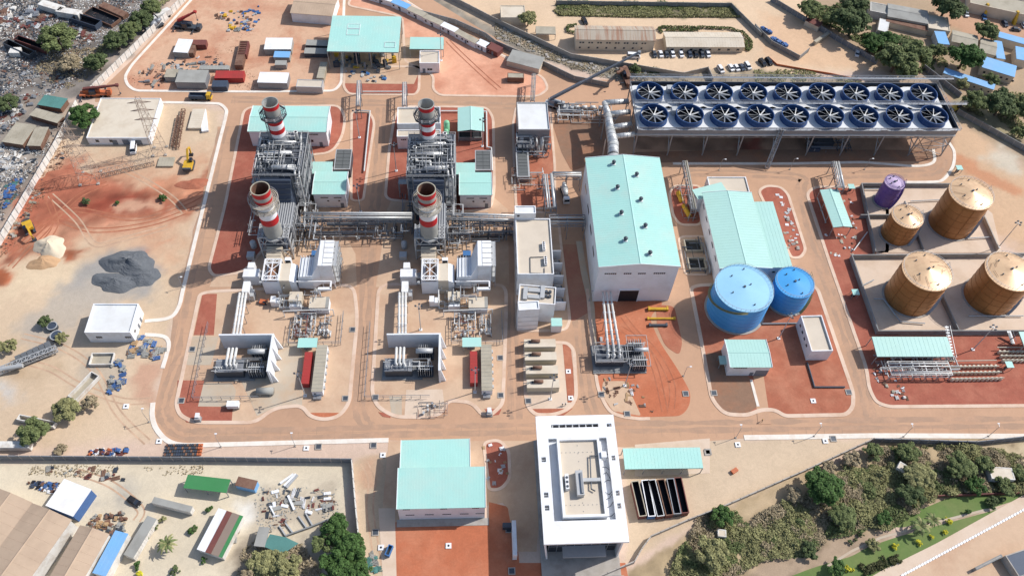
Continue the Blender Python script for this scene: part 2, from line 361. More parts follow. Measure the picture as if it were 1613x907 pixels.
PAINT = [ # (outline in the survey picture, colour, softness m, strength, edge raggedness m)
 ([(-250,-80),(310,-80),(262,20),(160,125),(118,165),(70,270),(10,370),(-120,520),(-400,600)], (140,131,123), 3, 1, 6),
 ([(-60,150),(100,140),(110,170),(70,270),(0,360),(-80,400)], (160,148,136), 5, 0.8, 9),
 (zpoly('A',[(620,440),(760,270),(960,60),(1040,0),(980,0),(850,150),(680,300),(560,440)]), (206,182,150), 2, 0.8, 3),
 ([(0,375),(60,290),(110,175),(255,160),(350,175),(345,225),(288,458),(243,640),(247,690),(0,715),(-150,700)], (217,190,160), 3, 1, 3),
 ([(0,400),(60,390),(150,400),(240,400),(300,380),(285,450),(120,470),(0,470)], (228,203,170), 6, 0.8, 8),
 ([(20,330),(90,250),(200,262),(330,235),(318,300),(290,440),(180,400),(60,400),(0,430)], (208,160,128), 9, 0.75, 8),
 (zpoly('E',[(150,360),(290,190),(480,140),(620,200),(800,250),(1060,300),(1250,215),(1260,330),(1100,470),(820,520),(480,560),(300,640),(90,720),(20,740),(60,600)]), (172,102,78), 4, 0.95, 8),
 (zpoly('E',[(420,380),(640,330),(950,340),(1020,400),(800,440),(520,450)]), (160,80,60), 3, 0.9, 5),
 (zpoly('E',[(250,520),(700,440),(1000,440),(1080,520),(800,560),(560,600),(320,620),(160,680)]), (200,146,116), 5, 0.75, 9),
 (zpoly('E',[(850,200),(1080,190),(1260,230),(1240,420),(1060,480),(900,330)]), (196,134,102), 4, 0.7, 7),
 (zpoly('E',[(560,120),(900,140),(1010,200),(760,260),(620,220)]), (208,160,128), 4, 0.7, 6),
 (zpoly('E',[(640,390),(950,360),(1000,400),(700,440)]), (214,170,140), 2, 0.7, 4),
 (zpoly('E',[(380,660),(540,625),(565,655),(380,735)]), (190,112,78), 1, 0.9, 2),
 (zpoly('E',[(-60,780),(60,785),(80,830),(50,875),(-60,890)]), (190,108,72), 1, 0.9, 2),
 (zpoly('E',[(930,600),(1040,570),(1020,620),(950,640)]), (210,140,104), 1.5, 0.8, 3),
 (zpoly('E',[(830,655),(885,660),(880,715),(850,700)]), (190,112,82), 1, 0.8, 2),
 (zpoly('E',[(380,830),(560,700),(700,640),(850,640),(950,790),(900,930),(500,960),(300,940)]), (164,160,156), 3, 0.8, 5),
 (zpoly('U',[(330,0),(760,0),(620,130),(420,200),(330,360),(120,400),(80,250),(250,120)]), (190,176,160), 5, 0.8, 8),
 (zpoly('U',[(400,330),(700,330),(640,520),(420,640),(330,520)]), (186,172,154), 5, 0.7, 6),
 (zpoly('U',[(0,560),(110,590),(70,660),(0,650)]), (205,200,194), 2, 0.8, 4),
 (zpoly('U',[(720,430),(880,430),(850,540),(830,680),(720,650),(700,560)]), (202,158,132), 2, 0.8, 3),
 (zpoly('U',[(100,500),(330,420),(400,500),(180,560)]), (188,160,128), 3, 0.6, 6),
 ([(-250,725),(550,728),(548,800),(580,960),(-300,960)], (226,210,184), 1.0, 1, 1),
 (zpoly('V',[(520,400),(780,330),(900,380),(860,480),(620,560),(500,500)]), (184,176,164), 4, 0.75, 6),
 (zpoly('W',[(480,380),(960,330),(980,520),(700,600),(480,640),(380,560)]), (196,180,158), 3, 0.8, 6),
 (zpoly('W',[(330,470),(420,460),(430,560),(300,660),(330,560)]), (234,228,218), 2, 0.8, 3),
 (zpoly('W',[(280,700),(440,660),(900,700),(900,960),(240,960)]), (166,150,130), 3, 0.8, 5),
 (zpoly('W',[(1060,170),(1300,120),(1290,380),(1280,960),(1120,960),(1080,640)]), (206,182,154), 1, 0.9, 2),
 (zpoly('W',[(1100,170),(1230,160),(1200,340),(1120,350)]), (204,150,120), 2, 0.5, 4),
 ([(985,700),(1110,690),(1370,690),(1335,714),(1250,772),(1130,812),(1020,870),(985,885)], (214,189,160), 1, 0.9, 1.5),
 ([(990,900),(1140,800),(1335,715),(1400,692),(1700,690),(1700,780),(1480,790),(1330,870),(1200,960),(880,990)], (172,150,118), 1, 1, 2),
 (zpoly('Z',[(200,500),(360,400),(520,340),(420,480),(260,590)]), (206,180,146), 3, 0.8, 5),
 (zpoly('Z',[(640,280),(860,260),(840,330),(700,330)]), (198,172,138), 3, 0.8, 4),
 (zpoly('Z',[(200,840),(440,730),(700,650),(900,620),(1200,560),(1420,510),(1613,440),(1613,470),(1200,600),(860,670),(640,800),(430,860)]), (178,154,130), 1.5, 0.9, 3),
 (zpoly('Z',[(1330,190),(1640,170),(1640,270),(1480,280)]), (214,194,160), 2, 0.8, 4),
 ([(1370,960),(1613,805),(1700,760),(1800,960)], (218,188,158), 1, 1, 1),
 ([(600,-60),(700,0),(790,45),(830,72),(960,100),(1010,116),(990,132),(900,108),(830,90),(760,52),(640,-20)], (152,142,128), 1, 0.95, 2),
 ([(780,-60),(1700,-60),(1700,160),(1490,150),(1400,112),(1200,118),(1010,116),(960,100),(830,72),(700,0)], (226,196,164), 2, 0.95, 2),
 ([(1200,20),(1290,20),(1400,110),(1200,105)], (226,186,150), 3, 0.7, 5),
 (zpoly('C',[(360,30),(1420,20),(1480,90),(1500,115),(380,100)]), (126,118,92), 1, 0.9, 2),
 ([(1010,112),(1195,108),(1280,122),(1360,130),(1400,136),(1000,136)], (168,152,128), 1, 0.9, 3),
 ([(1230,-60),(1700,-60),(1700,330),(1560,240),(1400,120),(1310,50)], (186,160,132), 4, 1, 6),
 ([(1470,0),(1613,-10),(1640,60),(1560,70),(1480,40)], (204,160,130), 3, 0.8, 5),
 ([(1485,130),(1613,200),(1613,240),(1500,190)], (150,140,110), 3, 0.8, 4),
 ([(1470,190),(1520,195),(1640,280),(1640,420),(1560,360),(1480,300)], (214,178,144), 3, 0.95, 4),
 (zpoly('M',[(640,0),(720,60),(830,130),(900,210),(1167,330),(1167,380),(900,260),(800,230),(690,110)]), (206,142,104), 2, 0.7, 4),
 (zpoly('M',[(890,120),(1000,10),(1167,100),(1167,260)]), (212,200,180), 3, 0.8, 4),
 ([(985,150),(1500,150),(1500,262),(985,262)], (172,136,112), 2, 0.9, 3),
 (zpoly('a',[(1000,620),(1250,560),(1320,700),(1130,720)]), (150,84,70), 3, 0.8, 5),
 (zpoly('J',[(440,270),(680,270),(700,520),(540,530),(450,600)]), (150,108,90), 2, 0.8, 3),
]
def paint(x, y):
    c = np.empty(x.shape+(3,)); c[:] = np.array(col(218,190,168,1.0))
    j1 = fbm(x, y, 9.0, 3)-0.5; j2 = fbm(x, y, 3.0, 11)-0.5
    for pts, rgb, soft, st, rag in PAINT:
        poly = [tuple(G(q).xy) for q in pts]
        xs = [q[0] for q in poly]; ys = [q[1] for q in poly]; pad = soft+rag+2
        m = (x > min(xs)-pad) & (x < max(xs)+pad) & (y > min(ys)-pad) & (y < max(ys)+pad)
        if not m.any(): continue
        d = sdist(x[m], y[m], poly)+(j1[m]*1.9+j2[m]*1.3)*rag
        a = np.clip(d/soft*0.5+0.5, 0, 1)*st; a = a*a*(3-2*a)
        c[m] = c[m]*(1-a[:, None])+np.array(col(*rgb,1.0))*np.array([1,1,0.98])*a[:, None]
    # mottling of the scrap yards
    n = fbm(x, y, 5.0, 31)
    c *= (1+(fbm(x, y, 14.0, 41)-0.5)*0.22)[..., None]
    dark = c.mean(-1) < 0.27
    c[dark] *= (0.35+1.3*n[dark])[:, None]
    return np.clip(c, 0.02, 0.85)
def make_ground():
    xs = np.concatenate(([-4000,-1500,-600], np.arange(-300, 330, 1.2), [700,1600,4000])); ys = np.concatenate(([-3000,-800,-100], np.arange(40, 372, 1.2), [500,900,2000,6000]))
    X, Y = np.meshgrid(xs, ys, indexing='ij'); nx, ny = X.shape
    c = paint(X, Y)
    V = np.stack([X.ravel(), Y.ravel(), np.zeros(nx*ny)], 1)
    i, j = np.meshgrid(np.arange(nx-1), np.arange(ny-1), indexing='ij'); a = (i*ny+j).ravel()
    F = np.stack([a, a+ny, a+ny+1, a+1], 1)
    me = bpy.data.meshes.new('ground'); me.vertices.add(len(V)); me.vertices.foreach_set('co', V.ravel())
    me.loops.add(F.size); me.loops.foreach_set('vertex_index', F.ravel().astype(np.int32))
    me.polygons.add(len(F)); me.polygons.foreach_set('loop_start', np.arange(0, F.size, 4, dtype=np.int32)); me.update(calc_edges=True)
    at = me.color_attributes.new('tint', 'FLOAT_COLOR', 'POINT')
    at.data.foreach_set('color', np.concatenate([c.reshape(-1, 3), np.ones((nx*ny, 1))], 1).astype(np.float32).ravel())
    me.materials.append(MATS['ground']); o = link('ground', me); o['kind'] = 'structure'
make_ground()
# ---------------------------------------------------------------- roads, kerbed islands, beds
def sheet(name, pts, z, m, r=0.0, kind='structure', n=5):
    q = [G(t) for t in pts]
    if r: q = rounded(q, r, n)
    return struct(name, MB().prism([(v.x, v.y) for v in q], -0.3, z), m, kind)
def island(pts, m, r=4.0, kw=1.0, name='kerbed_bed', z=0.10, km='kerb'):
    q = rounded([G(t) for t in pts], r); inn = offset(q, kw); n = len(q)
    k = MB(); vs = [(v.x, v.y, -0.1) for v in q]+[(v.x, v.y, z+0.06) for v in q]+[(v.x, v.y, z+0.06) for v in inn]+[(v.x, v.y, z-0.1) for v in inn]
    k.add(vs, [(a*n+i, a*n+(i+1)%n, (a+1)*n+(i+1)%n, (a+1)*n+i) for a in range(3) for i in range(n)])
    struct('kerb', k, km)
    return struct(name, MB().prism([(v.x, v.y) for v in offset(q, kw*0.5)], -0.1, z), m)
def strip(name, pts, wd, z, m, z0=-0.1):
    """kerb line or path of constant width along surveyed points"""
    q = [G(t) for t in pts]; L = []; Rr = []
    if len(q) > 3 and name == 'kerb':
        c = []
        for i in range(len(q)-1):
            p0, p1, p2, p3 = q[max(i-1,0)], q[i], q[i+1], q[min(i+2,len(q)-1)]; e = (p2-p1).length; m1 = (p2-p0); m2 = (p3-p1); m1 = m1.normalized()*min(e,8); m2 = m2.normalized()*min(e,8)
            for j in range(6): t = j/6; c.append(p1*(2*t**3-3*t*t+1)+m1*(t**3-2*t*t+t)+p2*(3*t*t-2*t**3)+m2*(t**3-t*t))
        q = c+[q[-1]]
    for i in range(len(q)):
        d = (q[min(i+1, len(q)-1)]-q[max(i-1, 0)]); nn = Vector((-d.y, d.x, 0)).normalized()*wd/2
        L.append(q[i]+nn); Rr.append(q[i]-nn)
    mb = MB(); n = len(q)
    vs = [(v.x, v.y, zz) for zz in (z0, z) for v in L+Rr]
    fs = []
    for i in range(n-1):
        fs += [(2*n+i, 2*n+i+1, 3*n+i+1, 3*n+i), (i, i+1, 2*n+i+1, 2*n+i), (n+i, n+i+1, 3*n+i+1, 3*n+i)]
    fs += [(0, n, 3*n, 2*n), (n-1, 2*n-1, 4*n-1, 3*n-1)]
    mb.add(vs, fs); return struct(name, mb, m)
sheet('plant_road', [(150,150),(205,98),(318,-25),(640,-25),(800,72),(860,100),(905,126),(1000,126),(1000,235),(1180,240),(1470,240),(1488,225),(1502,236),(1499,262),(1478,287),(1290,298),(1385,640),(1660,642),(1660,687),(1170,690),(985,704),(612,693),(300,701),(268,696),(246,676),(241,650),(262,560),(288,458),(346.6,220),(357,178),(342,164),(250,161),(150,161)], 0.03, 'road')
# kerb strips along the outer edges
strip('kerb', [(253,161.5),(342,163.5),(352,168),(357,177),(346.6,220),(317,340),(288,458),(281,485),(268,500),(228,506)], 1.3, 0.15, 'kerb_white')
strip('kerb', [(228,527),(258,530),(266,540),(262,560),(256,580)], 1.3, 0.15, 'kerb_white')
strip('kerb', [(241,634),(240,655),(247,676),(268,696),(300,701),(612,693)], 1.5, 0.15, 'kerb_white')
strip('kerb', [(1172,689),(1380,686),(1660,687)], 1.7, 0.15, 'kerb_white')
strip('kerb', [(925,455),(931,520),(940,600),(949,628),(965,650),(1002,659),(1024,659)], 1.1, 0.15, 'kerb')
strip('kerb', [(912,380),(920,430),(931,480),(936,560)], 2.2, 0.13, 'slab_grey')
strip('kerb', [(1060,258),(1250,258),(1360,256),(1440,262),(1470,256),(1470,235)], 1.2, 0.15, 'kerb_white')
strip('kerb', [(1495,225),(1503,240),(1500,264),(1480,286),(1400,287)], 1.2, 0.15, 'kerb_white')
strip('kerb', [(640,2),(720,52),(800,92),(838,112)], 1.1, 0.15, 'kerb_white')
strip('kerb', [(905,126),(880,112),(862,100)], 1.1, 0.15, 'kerb_white')
# upper storage yards
island([(194,122),(205,103),(318,-20),(545,-20),(540,132),(528,145),(400,146.5),(212,145),(199,136)], 'yard_tan', 4, 1.2, 'storage_yard', km='kerb_white')
island([(541,104),(539,138),(548,150),(655,151),(662,142),(663,104)], 'earth_deep', 3, 1.1, 'red_earth_bed')
sheet('concrete_pad', [(541,60),(540,132),(652,133),(662,110),(662,60)], 0.14, 'slab_tan')
island([(681,119),(680,142),(692,152),(848,154),(866,141),(858,122),(800,92),(735,58),(630,-4),(560,-20),(545,10),(632,28),(636,98)], 'earth_light', 3, 1.1, 'red_earth_bed')
# unit blocks
island([(383,168),(536,165),(546,185),(542,215),(524,243),(480,246),(470,330),(385,432),(335,437),(326,424),(352,325)], 'earth_deep', 5, 1.1, 'red_earth_bed')
island([(552,174),(584,176),(592,192),(574,318),(551,318)], 'earth_deep', 3, 1.0, 'red_earth_bed')
island([(620,180),(640,166),(768,168),(779,185),(781,300),(775,332),(720,335),(650,320),(604,316),(611,235)], 'earth_deep', 4, 1.1, 'red_earth_bed')
island([(806,195),(812,166),(868,166),(876,262),(876,330),(811,330),(808,260)], 'earth_red', 3, 1.0, 'red_earth_bed')
island([(312,462),(332,457),(560,446),(566,500),(553,636),(536,658),(510,664),(486,658),(474,641),(432,645),(404,668),(305,668),(281,656),(274,638)], 'slab_tan', 5, 1.2, 'unit_apron')
island([(594,446),(800,446),(800,500),(795,638),(775,656),(757,655),(742,636),(707,633),(700,650),(682,660),(620,659),(592,642),(583,620)], 'slab_tan', 5, 1.2, 'unit_apron')
sheet('unit_apron', [(388,262),(482,262),(560,400),(562,452),(330,452),(376,330)], 0.05, 'slab_tan')
sheet('unit_apron', [(640,262),(720,262),(800,330),(802,452),(592,452),(610,330)], 0.05, 'slab_tan')
for pts, m in (([(280,599),(322,599),(312,640),(367,641),(365,665),(294,665),(279,642)],'earth_deep'), ([(305,528),(337,528),(342,463),(319,463)],'earth_deep'), ([(481,650),(540,650),(526,660),(510,662),(494,659)],'earth_orange'),
               ([(596,649),(606,650),(615,655),(615,658),(603,656)],'earth_deep'), ([(763,644),(790,644),(786,653),(770,655)],'earth_deep')):
    sheet('red_earth_bed', pts, 0.125, m)
for pts, m in (([(313,603),(365,603),(372,615),(367,640),(312,640)],'slab_grey'), ([(300,530),(345,530),(332,575),(289,575)],'slab_grey'), ([(434,540),(476,540),(476,640),(432,642),(405,655),(380,600)],'slab_grey'),
               ([(640,614),(697,613),(701,646),(680,657),(637,658)],'slab_pale'), ([(613,624),(633,624),(633,655),(617,652)],'slab_grey')):
    sheet('concrete_pad', pts, 0.12, m)
island([(824,534),(896,538),(907,551),(911,626),(900,645),(875,656),(843,656),(829,643),(825,624)], 'slab_pale', 3, 1.2, 'generator_pad')
sheet('red_earth_bed', [(886,541),(899,545),(908,633),(894,634)], 0.125, 'earth_red')
sheet('red_earth_bed', [(834,644),(902,643),(888,654),(846,655)], 0.125, 'earth_red')
island([(808,330),(880,335),(900,505),(894,520),(878,523),(812,523)], 'slab_tan', 2, 1.0, 'concrete_pad')
sheet('red_earth_bed', [(930,474),(1048,474),(1022,500),(1040,540),(1068,582),(1088,618),(1086,640),(1073,655),(1005,657),(964,648),(945,615),(937,560)], 0.06, 'earth_orange', 3)
sheet('concrete_pad', [(950,600),(985,600),(1010,655),(965,647),(947,620)], 0.09, 'slab_tan', 1)
sheet('earth_patch', [(1033,480),(1062,482),(1075,540),(1070,560),(1048,545),(1035,515)], 0.085, 'earth_red', 2)
island([(1085,452),(1100,447),(1270,442),(1290,453),(1347,618),(1347,642),(1335,656),(1236,658),(1220,648),(1200,648),(1178,657),(1140,655),(1118,630),(1103,545)], 'earth_red', 3, 1.3, 'red_earth_bed')
sheet('driveway', [(1186,588),(1202,588),(1214,668),(1194,668)], 0.135, 'road')
sheet('concrete_pad', [(1112,556),(1142,556),(1185,600),(1194,640),(1176,652),(1142,652),(1124,630)], 0.125, 'dirt_brown', 1)
strip('kerb', [(1183,598),(1194,640)], 0.9, 0.2, 'kerb_white')
island([(1192,300),(1206,291),(1230,293),(1243,305),(1272,395),(1262,408),(1245,408)], 'earth_deep', 3, 1.1, 'red_earth_bed')
island([(1052,302),(1062,291),(1105,291),(1107,356),(1070,356),(1058,340)], 'earth_deep', 3, 1.0, 'red_earth_bed')
island([(1067,376),(1075,371),(1112,371),(1118,434),(1078,434)], 'slab_tan', 2, 0.8, 'concrete_pad')
island([(1268,304),(1282,293),(1345,293),(1400,293),(1400,400),(1383,400),(1400,523),(1680,523),(1680,641),(1400,643),(1378,635),(1366,612),(1362,580),(1303,410)], 'earth_deep', 4, 1.2, 'red_earth_bed')
island([(759,694),(788,690),(804,708),(806,755),(790,773),(768,774)], 'earth_deep', 4, 1.0, 'red_earth_bed')
sheet('red_earth_yard', [(622,822),(770,815),(770,790),(810,800),(818,886),(985,886),(1000,960),(620,960)], 0.05, 'earth_orange')
sheet('concrete_pad', [(775,772),(845,690),(850,800),(845,868),(812,868),(800,800)], 0.07, 'slab_tan')
sheet('concrete_pad', [(612,694),(845,694),(845,780),(600,830),(606,760)], 0.045, 'slab_tan')
sheet('concrete_pad', [(596,800),(622,800),(626,960),(606,960)], 0.06, 'slab_pale')
# pale slab left of the beige store and other paved areas
sheet('concrete_pad', [(1000,700),(1118,690),(1118,745),(1000,750)], 0.06, 'slab_pale')

sheet('road_patch', [(884,385),(914,385),(931,490),(905,505),(900,505)], 0.05, 'road_red', 1)
sheet('earth_patch', [(985,258),(1000,240),(1180,236),(1400,236),(1470,238),(1468,254),(1200,256),(1060,256)], 0.05, 'dirt_brown', 1)
sheet('earth_patch', [(870,195),(895,180),(950,180),(960,250),(925,262),(900,270),(884,240)], 0.06, 'dirt_brown', 2)

# expansion joints of the concrete roads, tyre tracks on the bare earth
jm = MB()
def joint(a, b, wd=0.1, z=0.05):
    A, B = G(a), G(b); d = (B-A).normalized(); n = Vector((-d.y,d.x,0))*wd/2
    jm.add([(A+n).to_tuple()[:2]+(z,),(A-n).to_tuple()[:2]+(z,),(B-n).to_tuple()[:2]+(z,),(B+n).to_tuple()[:2]+(z,)],[(0,1,2,3)])
for i in range(46): x = 300+i*28.5; joint((x,672),(x-2 if x < 800 else x+2,697 if x < 612 else 688))
joint((290,684),(1613,668)); joint((365,158),(860,166)); joint((570,330),(567,640)); joint((597,330),(574,640)); joint((800,455),(806,650)); joint((330,300),(262,600))
for i in range(16): y = 335+i*19; joint((570,y),(597-i*1.5,y))
for i in range(14): x = 370+i*35; joint((x,150),(x,166))
for i in range(16): y = 200+i*25; joint((352-i*5.4,y),(378-i*6.0,y))
for i in range(15): t = i/14; joint((1273+t*82,400+t*225),(1300+t*62,398+t*205))
struct('expansion_joints', jm, 'joint')
rd_ = random.Random(77); TZ = [0]
def tracks(pts, m, k=1, gap=1.9, wd0=0.5, z=0.012, name='tyre_tracks'):
    q = [G(t) for t in pts]; c = []; wd = wd0
    for i in range(len(q)-1):
        p0, p1, p2, p3 = q[max(i-1,0)], q[i], q[i+1], q[min(i+2,len(q)-1)]
        for j in range(8): t = j/8; c.append(0.5*((2*p1)+(p2-p0)*t+(2*p0-5*p1+4*p2-p3)*t*t+(3*p1-p0-3*p2+p3)*t**3))
    c.append(q[-1]); mb = MB(); TZ[0] += 1; z += 0.0006*TZ[0]
    for off in (-gap/2, gap/2):
        pr = None
        for i in range(len(c)):
            d = c[min(i+1,len(c)-1)]-c[max(i-1,0)]; n = Vector((-d.y,d.x,0)).normalized(); wd = wd0*rd_.uniform(0.5,1.4) if wd0 > 1 else wd0; a = c[i]+n*(off-wd/2); b = c[i]+n*(off+wd/2)
            cur = [(a.x,a.y,z),(b.x,b.y,z)]
            if pr: mb.add(pr+cur,[(0,1,3,2)])
            pr = cur
    struct(name, mb, m)
for k,pts in (('E',[(60,760),(250,560),(420,420),(800,470),(1100,380),(1240,300)]),('E',[(120,640),(300,480),(560,540),(900,500),(1180,400)]),('E',[(40,690),(330,460),(480,330),(640,260)]),('E',[(300,330),(460,480),(560,620),(700,600),(1000,520)]),('E',[(260,300),(330,500),(230,640)]),('E',[(560,130),(760,190),(1000,330),(1100,430)]),('U',[(120,300),(330,360),(500,480),(620,700),(780,860)]),('U',[(60,420),(260,470),(420,560),(640,640),(800,640)])):
    tracks(zpoly(k,pts), 'track_red' if k == 'E' and pts[0][0] < 290 else 'track')
for k,pts in (('A',[(900,350),(1050,250),(1300,220),(1500,100)]),('A',[(850,440),(1000,330),(1330,320),(1420,200),(1560,40)]),('B',[(60,30),(180,200),(330,180),(520,170)]),('W',[(1130,190),(1180,300),(1170,480),(1200,700),(1230,900)]),('V',[(480,250),(700,330),(880,480),(860,560)])): tracks(zpoly(k,pts), 'track', z=0.013)
for k,pts in (('R',[(400,230),(480,330),(600,450),(700,640),(700,800)]),('R',[(380,300),(520,400),(600,560),(660,820)]),('B',[(1250,250),(1330,330),(1480,470),(1560,540)])): tracks(zpoly(k,pts), 'track_red', wd0=0.35, z=0.15 if k == 'B' else 0.075)

for pts in ([(285,560),(262,620),(258,655),(285,682),(340,684),(480,682),(620,678),(760,676),(900,674),(1060,672),(1200,670),(1330,668),(1480,666),(1640,665)],[(352,200),(330,300),(306,400),(288,480),(274,560)],[(365,157),(480,160),(620,163),(760,166),(880,170)],[(583,330),(578,430),(572,540),(566,640),(580,672)],[(806,460),(808,560),(812,660)],[(1290,410),(1320,490),(1345,560),(1362,620),(1372,660)],[(1080,272),(1180,274),(1260,280),(1262,300),(1280,370),(1300,420)],[(900,400),(908,460),(915,540),(925,620),(940,668)],[(600,170),(598,240),(590,330)],[(210,135),(250,90),(290,45),(320,10)],[(1300,276),(1400,274),(1470,270),(1486,250)]):
    tracks(pts, 'lane', gap=2.6, wd0=1.7, z=0.034, name='worn_lane')
# ================================================================ BUILDINGS
def face_box(mb, face, u, z, wd, hh, W, D, t=0.06, back=0.05):
    """thin box on a facade; u runs left to right as seen from outside"""
    if face == 'f': mb.box(u, -t, z, u+wd, back, z+hh)
    elif face == 'b': mb.box(W-u-wd, D-back, z, W-u, D+t, z+hh)
    elif face == 'l': mb.box(-t, D-u-wd, z, back, D-u, z+hh)
    else: mb.box(W-back, u, z, W+t, u+wd, z+hh)
def windows(root, wins, W, D):
    for (face, u, z, wd, hh, n, gap) in wins:
        for i in range(n):
            uu = u+i*(wd+gap)
            f = MB(); face_box(f, face, uu-0.08, z-0.08, wd+0.16, hh+0.16, W, D, 0.05)
            o = part(root, 'window', f, 'light_steel'); q = MB(); face_box(q, face, uu, z, wd, hh, W, D, 0.09); part(o, 'pane', q, 'glass')
def doors(root, ds, W, D, m='door_grey'):
    for (face, u, wd, hh) in ds:
        q = MB(); face_box(q, face, u, 0.05, wd, hh, W, D, 0.07); o = part(root, 'door', q, m)
        q = MB(); face_box(q, face, u+wd*0.8, hh*0.45, 0.12, 0.25, W, D, 0.14); part(o, 'handle', q, 'galv')
def building(name, label, cat, a, b, c, h, zr=None, roof='flat', wm='white', rm='roof_beige', par=0.7, ov=0.35, rise=1.2, ridge='x', wins=(), drs=(), rib=0.0, group=None, pm=None, h2=None, open_=False, fascia=None, base=True, W=None, D=None, loc=None, rz=None, pw=0.3):
    if loc is None:
        loc, rz, W, D = frame(a, b, c, h if zr is None else zr)
    root = thing(name, label, cat, loc, rz, group)
    if h2 is None: h2 = h
    wl = MB(); t = 0.25
    if roof == 'flat':
        wl.box(0, 0, 0, W, D, h-0.25); part(root, 'wall', wl, wm)
        part(root, 'roof', MB().box(pw*0.5, pw*0.5, h-0.25, W-pw*0.5, D-pw*0.5, h-0.25+0.08), rm)
        pr = MB(); z0, z1 = h-0.25, h-0.2+par
        pr.box(0,0,z0,W,pw,z1); pr.box(0,D-pw,z0,W,D,z1); pr.box(0,pw,z0,pw,D-pw,z1); pr.box(W-pw,pw,z0,W,D-pw,z1)
        part(root, 'parapet', pr, pm or wm)
    else:
        if roof == 'gable':
            if ridge == 'y':
                wl.add([(0,0,0),(W,0,0),(W,D,0),(0,D,0),(0,0,h),(W,0,h),(W,D,h),(0,D,h),(W/2,0,h+rise),(W/2,D,h+rise)],
                       [(0,1,5,8,4),(1,2,6,5),(2,3,7,9,6),(3,0,4,7)])
                sl = [((-ov,-ov),(W/2,-ov),(W/2,D+ov),(-ov,D+ov), h-ov*rise/(W/2), h+rise), ((W+ov,-ov),(W/2,-ov),(W/2,D+ov),(W+ov,D+ov), h-ov*rise/(W/2), h+rise)]
            else:
                wl.add([(0,0,0),(W,0,0),(W,D,0),(0,D,0),(0,0,h),(W,0,h),(W,D,h),(0,D,h),(0,D/2,h+rise),(W,D/2,h+rise)],
                       [(0,1,5,4),(1,2,6,9,5),(2,3,7,6),(3,0,4,8,7)])
                sl = [((-ov,-ov),(-ov,D/2),(W+ov,D/2),(W+ov,-ov), h-ov*rise/(D/2), h+rise), ((-ov,D+ov),(-ov,D/2),(W+ov,D/2),(W+ov,D+ov), h-ov*rise/(D/2), h+rise)]
        else:   # mono pitch: front eave h, back eave h2
            wl.add([(0,0,0),(W,0,0),(W,D,0),(0,D,0),(0,0,h),(W,0,h),(W,D,h2),(0,D,h2)], [(0,1,5,4),(1,2,6,5),(2,3,7,6),(3,0,4,7)])
            sl = [((-ov,-ov),(-ov,D+ov),(W+ov,D+ov),(W+ov,-ov), h-ov*(h2-h)/D, h2+ov*(h2-h)/D)]
        if not open_: part(root, 'wall', wl, wm)
        else:
            st = MB(); nx = max(1, round(W/6)); ny = max(1, round(D/6))
            for i in range(nx+1):
                for j in range(ny+1):
                    x = W*i/nx; y = D*j/ny; zz = h+(h2-h)*j/ny
                    if ridge == 'y' and roof == 'gable': zz = h+rise*(1-abs(x-W/2)/(W/2))
                    if roof == 'gable' and ridge == 'x': zz = h+rise*(1-abs(y-D/2)/(D/2))
                    part(root, 'post', MB().box(x-0.12,y-0.12,0,x+0.12,y+0.12,zz-0.02), 'galv')
                st.bar((W*i/nx,0,h-0.25),(W*i/nx,D,h2-0.25),0.1)
            for j in (0, ny): st.bar((0,D*j/ny,h+(h2-h)*j/ny-0.25),(W,D*j/ny,h+(h2-h)*j/ny-0.25),0.1)
            part(root, 'roof_beam', st, 'galv')
        for (q0,q1,q2,q3,za,zb) in sl:
            r = MB(); th = 0.14
            low = [(*q0,za),(*q1,zb),(*q2,zb),(*q3,za)]; hi = [(x,y,z+th) for x,y,z in low]
            r.hexa(low, hi); ro = part(root, 'roof', r, rm)
            if rib:
                e = Vector(low[3])-Vector(low[0]); k = int(e.length/rib); rb = MB()
                for i in range(1, k):
                    o = e*(i/k); A = Vector(hi[0])+o; B = Vector(hi[1])+o; d = e.normalized()*0.035; u = Vector((0,0,0.035))
                    rb.add([A-d,A+d,A+u,B-d,B+d,B+u],[(0,1,4,3),(1,2,5,4),(2,0,3,5)])
                so_ = part(ro, 'standing_seams', rb, rm)
                if so_ is not None: so_['kind'] = 'stuff'
        if roof == 'gable':
            rc = MB(); z = h+rise+0.12
            if ridge == 'y': rc.hexa([(W/2-0.3,-ov,z),(W/2+0.3,-ov,z),(W/2+0.3,D+ov,z),(W/2-0.3,D+ov,z)],[(W/2-0.05,-ov,z+0.14),(W/2+0.05,-ov,z+0.14),(W/2+0.05,D+ov,z+0.14),(W/2-0.05,D+ov,z+0.14)])
            else: rc.hexa([(-ov,D/2-0.3,z),(W+ov,D/2-0.3,z),(W+ov,D/2+0.3,z),(-ov,D/2+0.3,z)],[(-ov,D/2-0.05,z+0.14),(W+ov,D/2-0.05,z+0.14),(W+ov,D/2+0.05,z+0.14),(-ov,D/2+0.05,z+0.14)])
            part(root, 'ridge_cap', rc, rm)
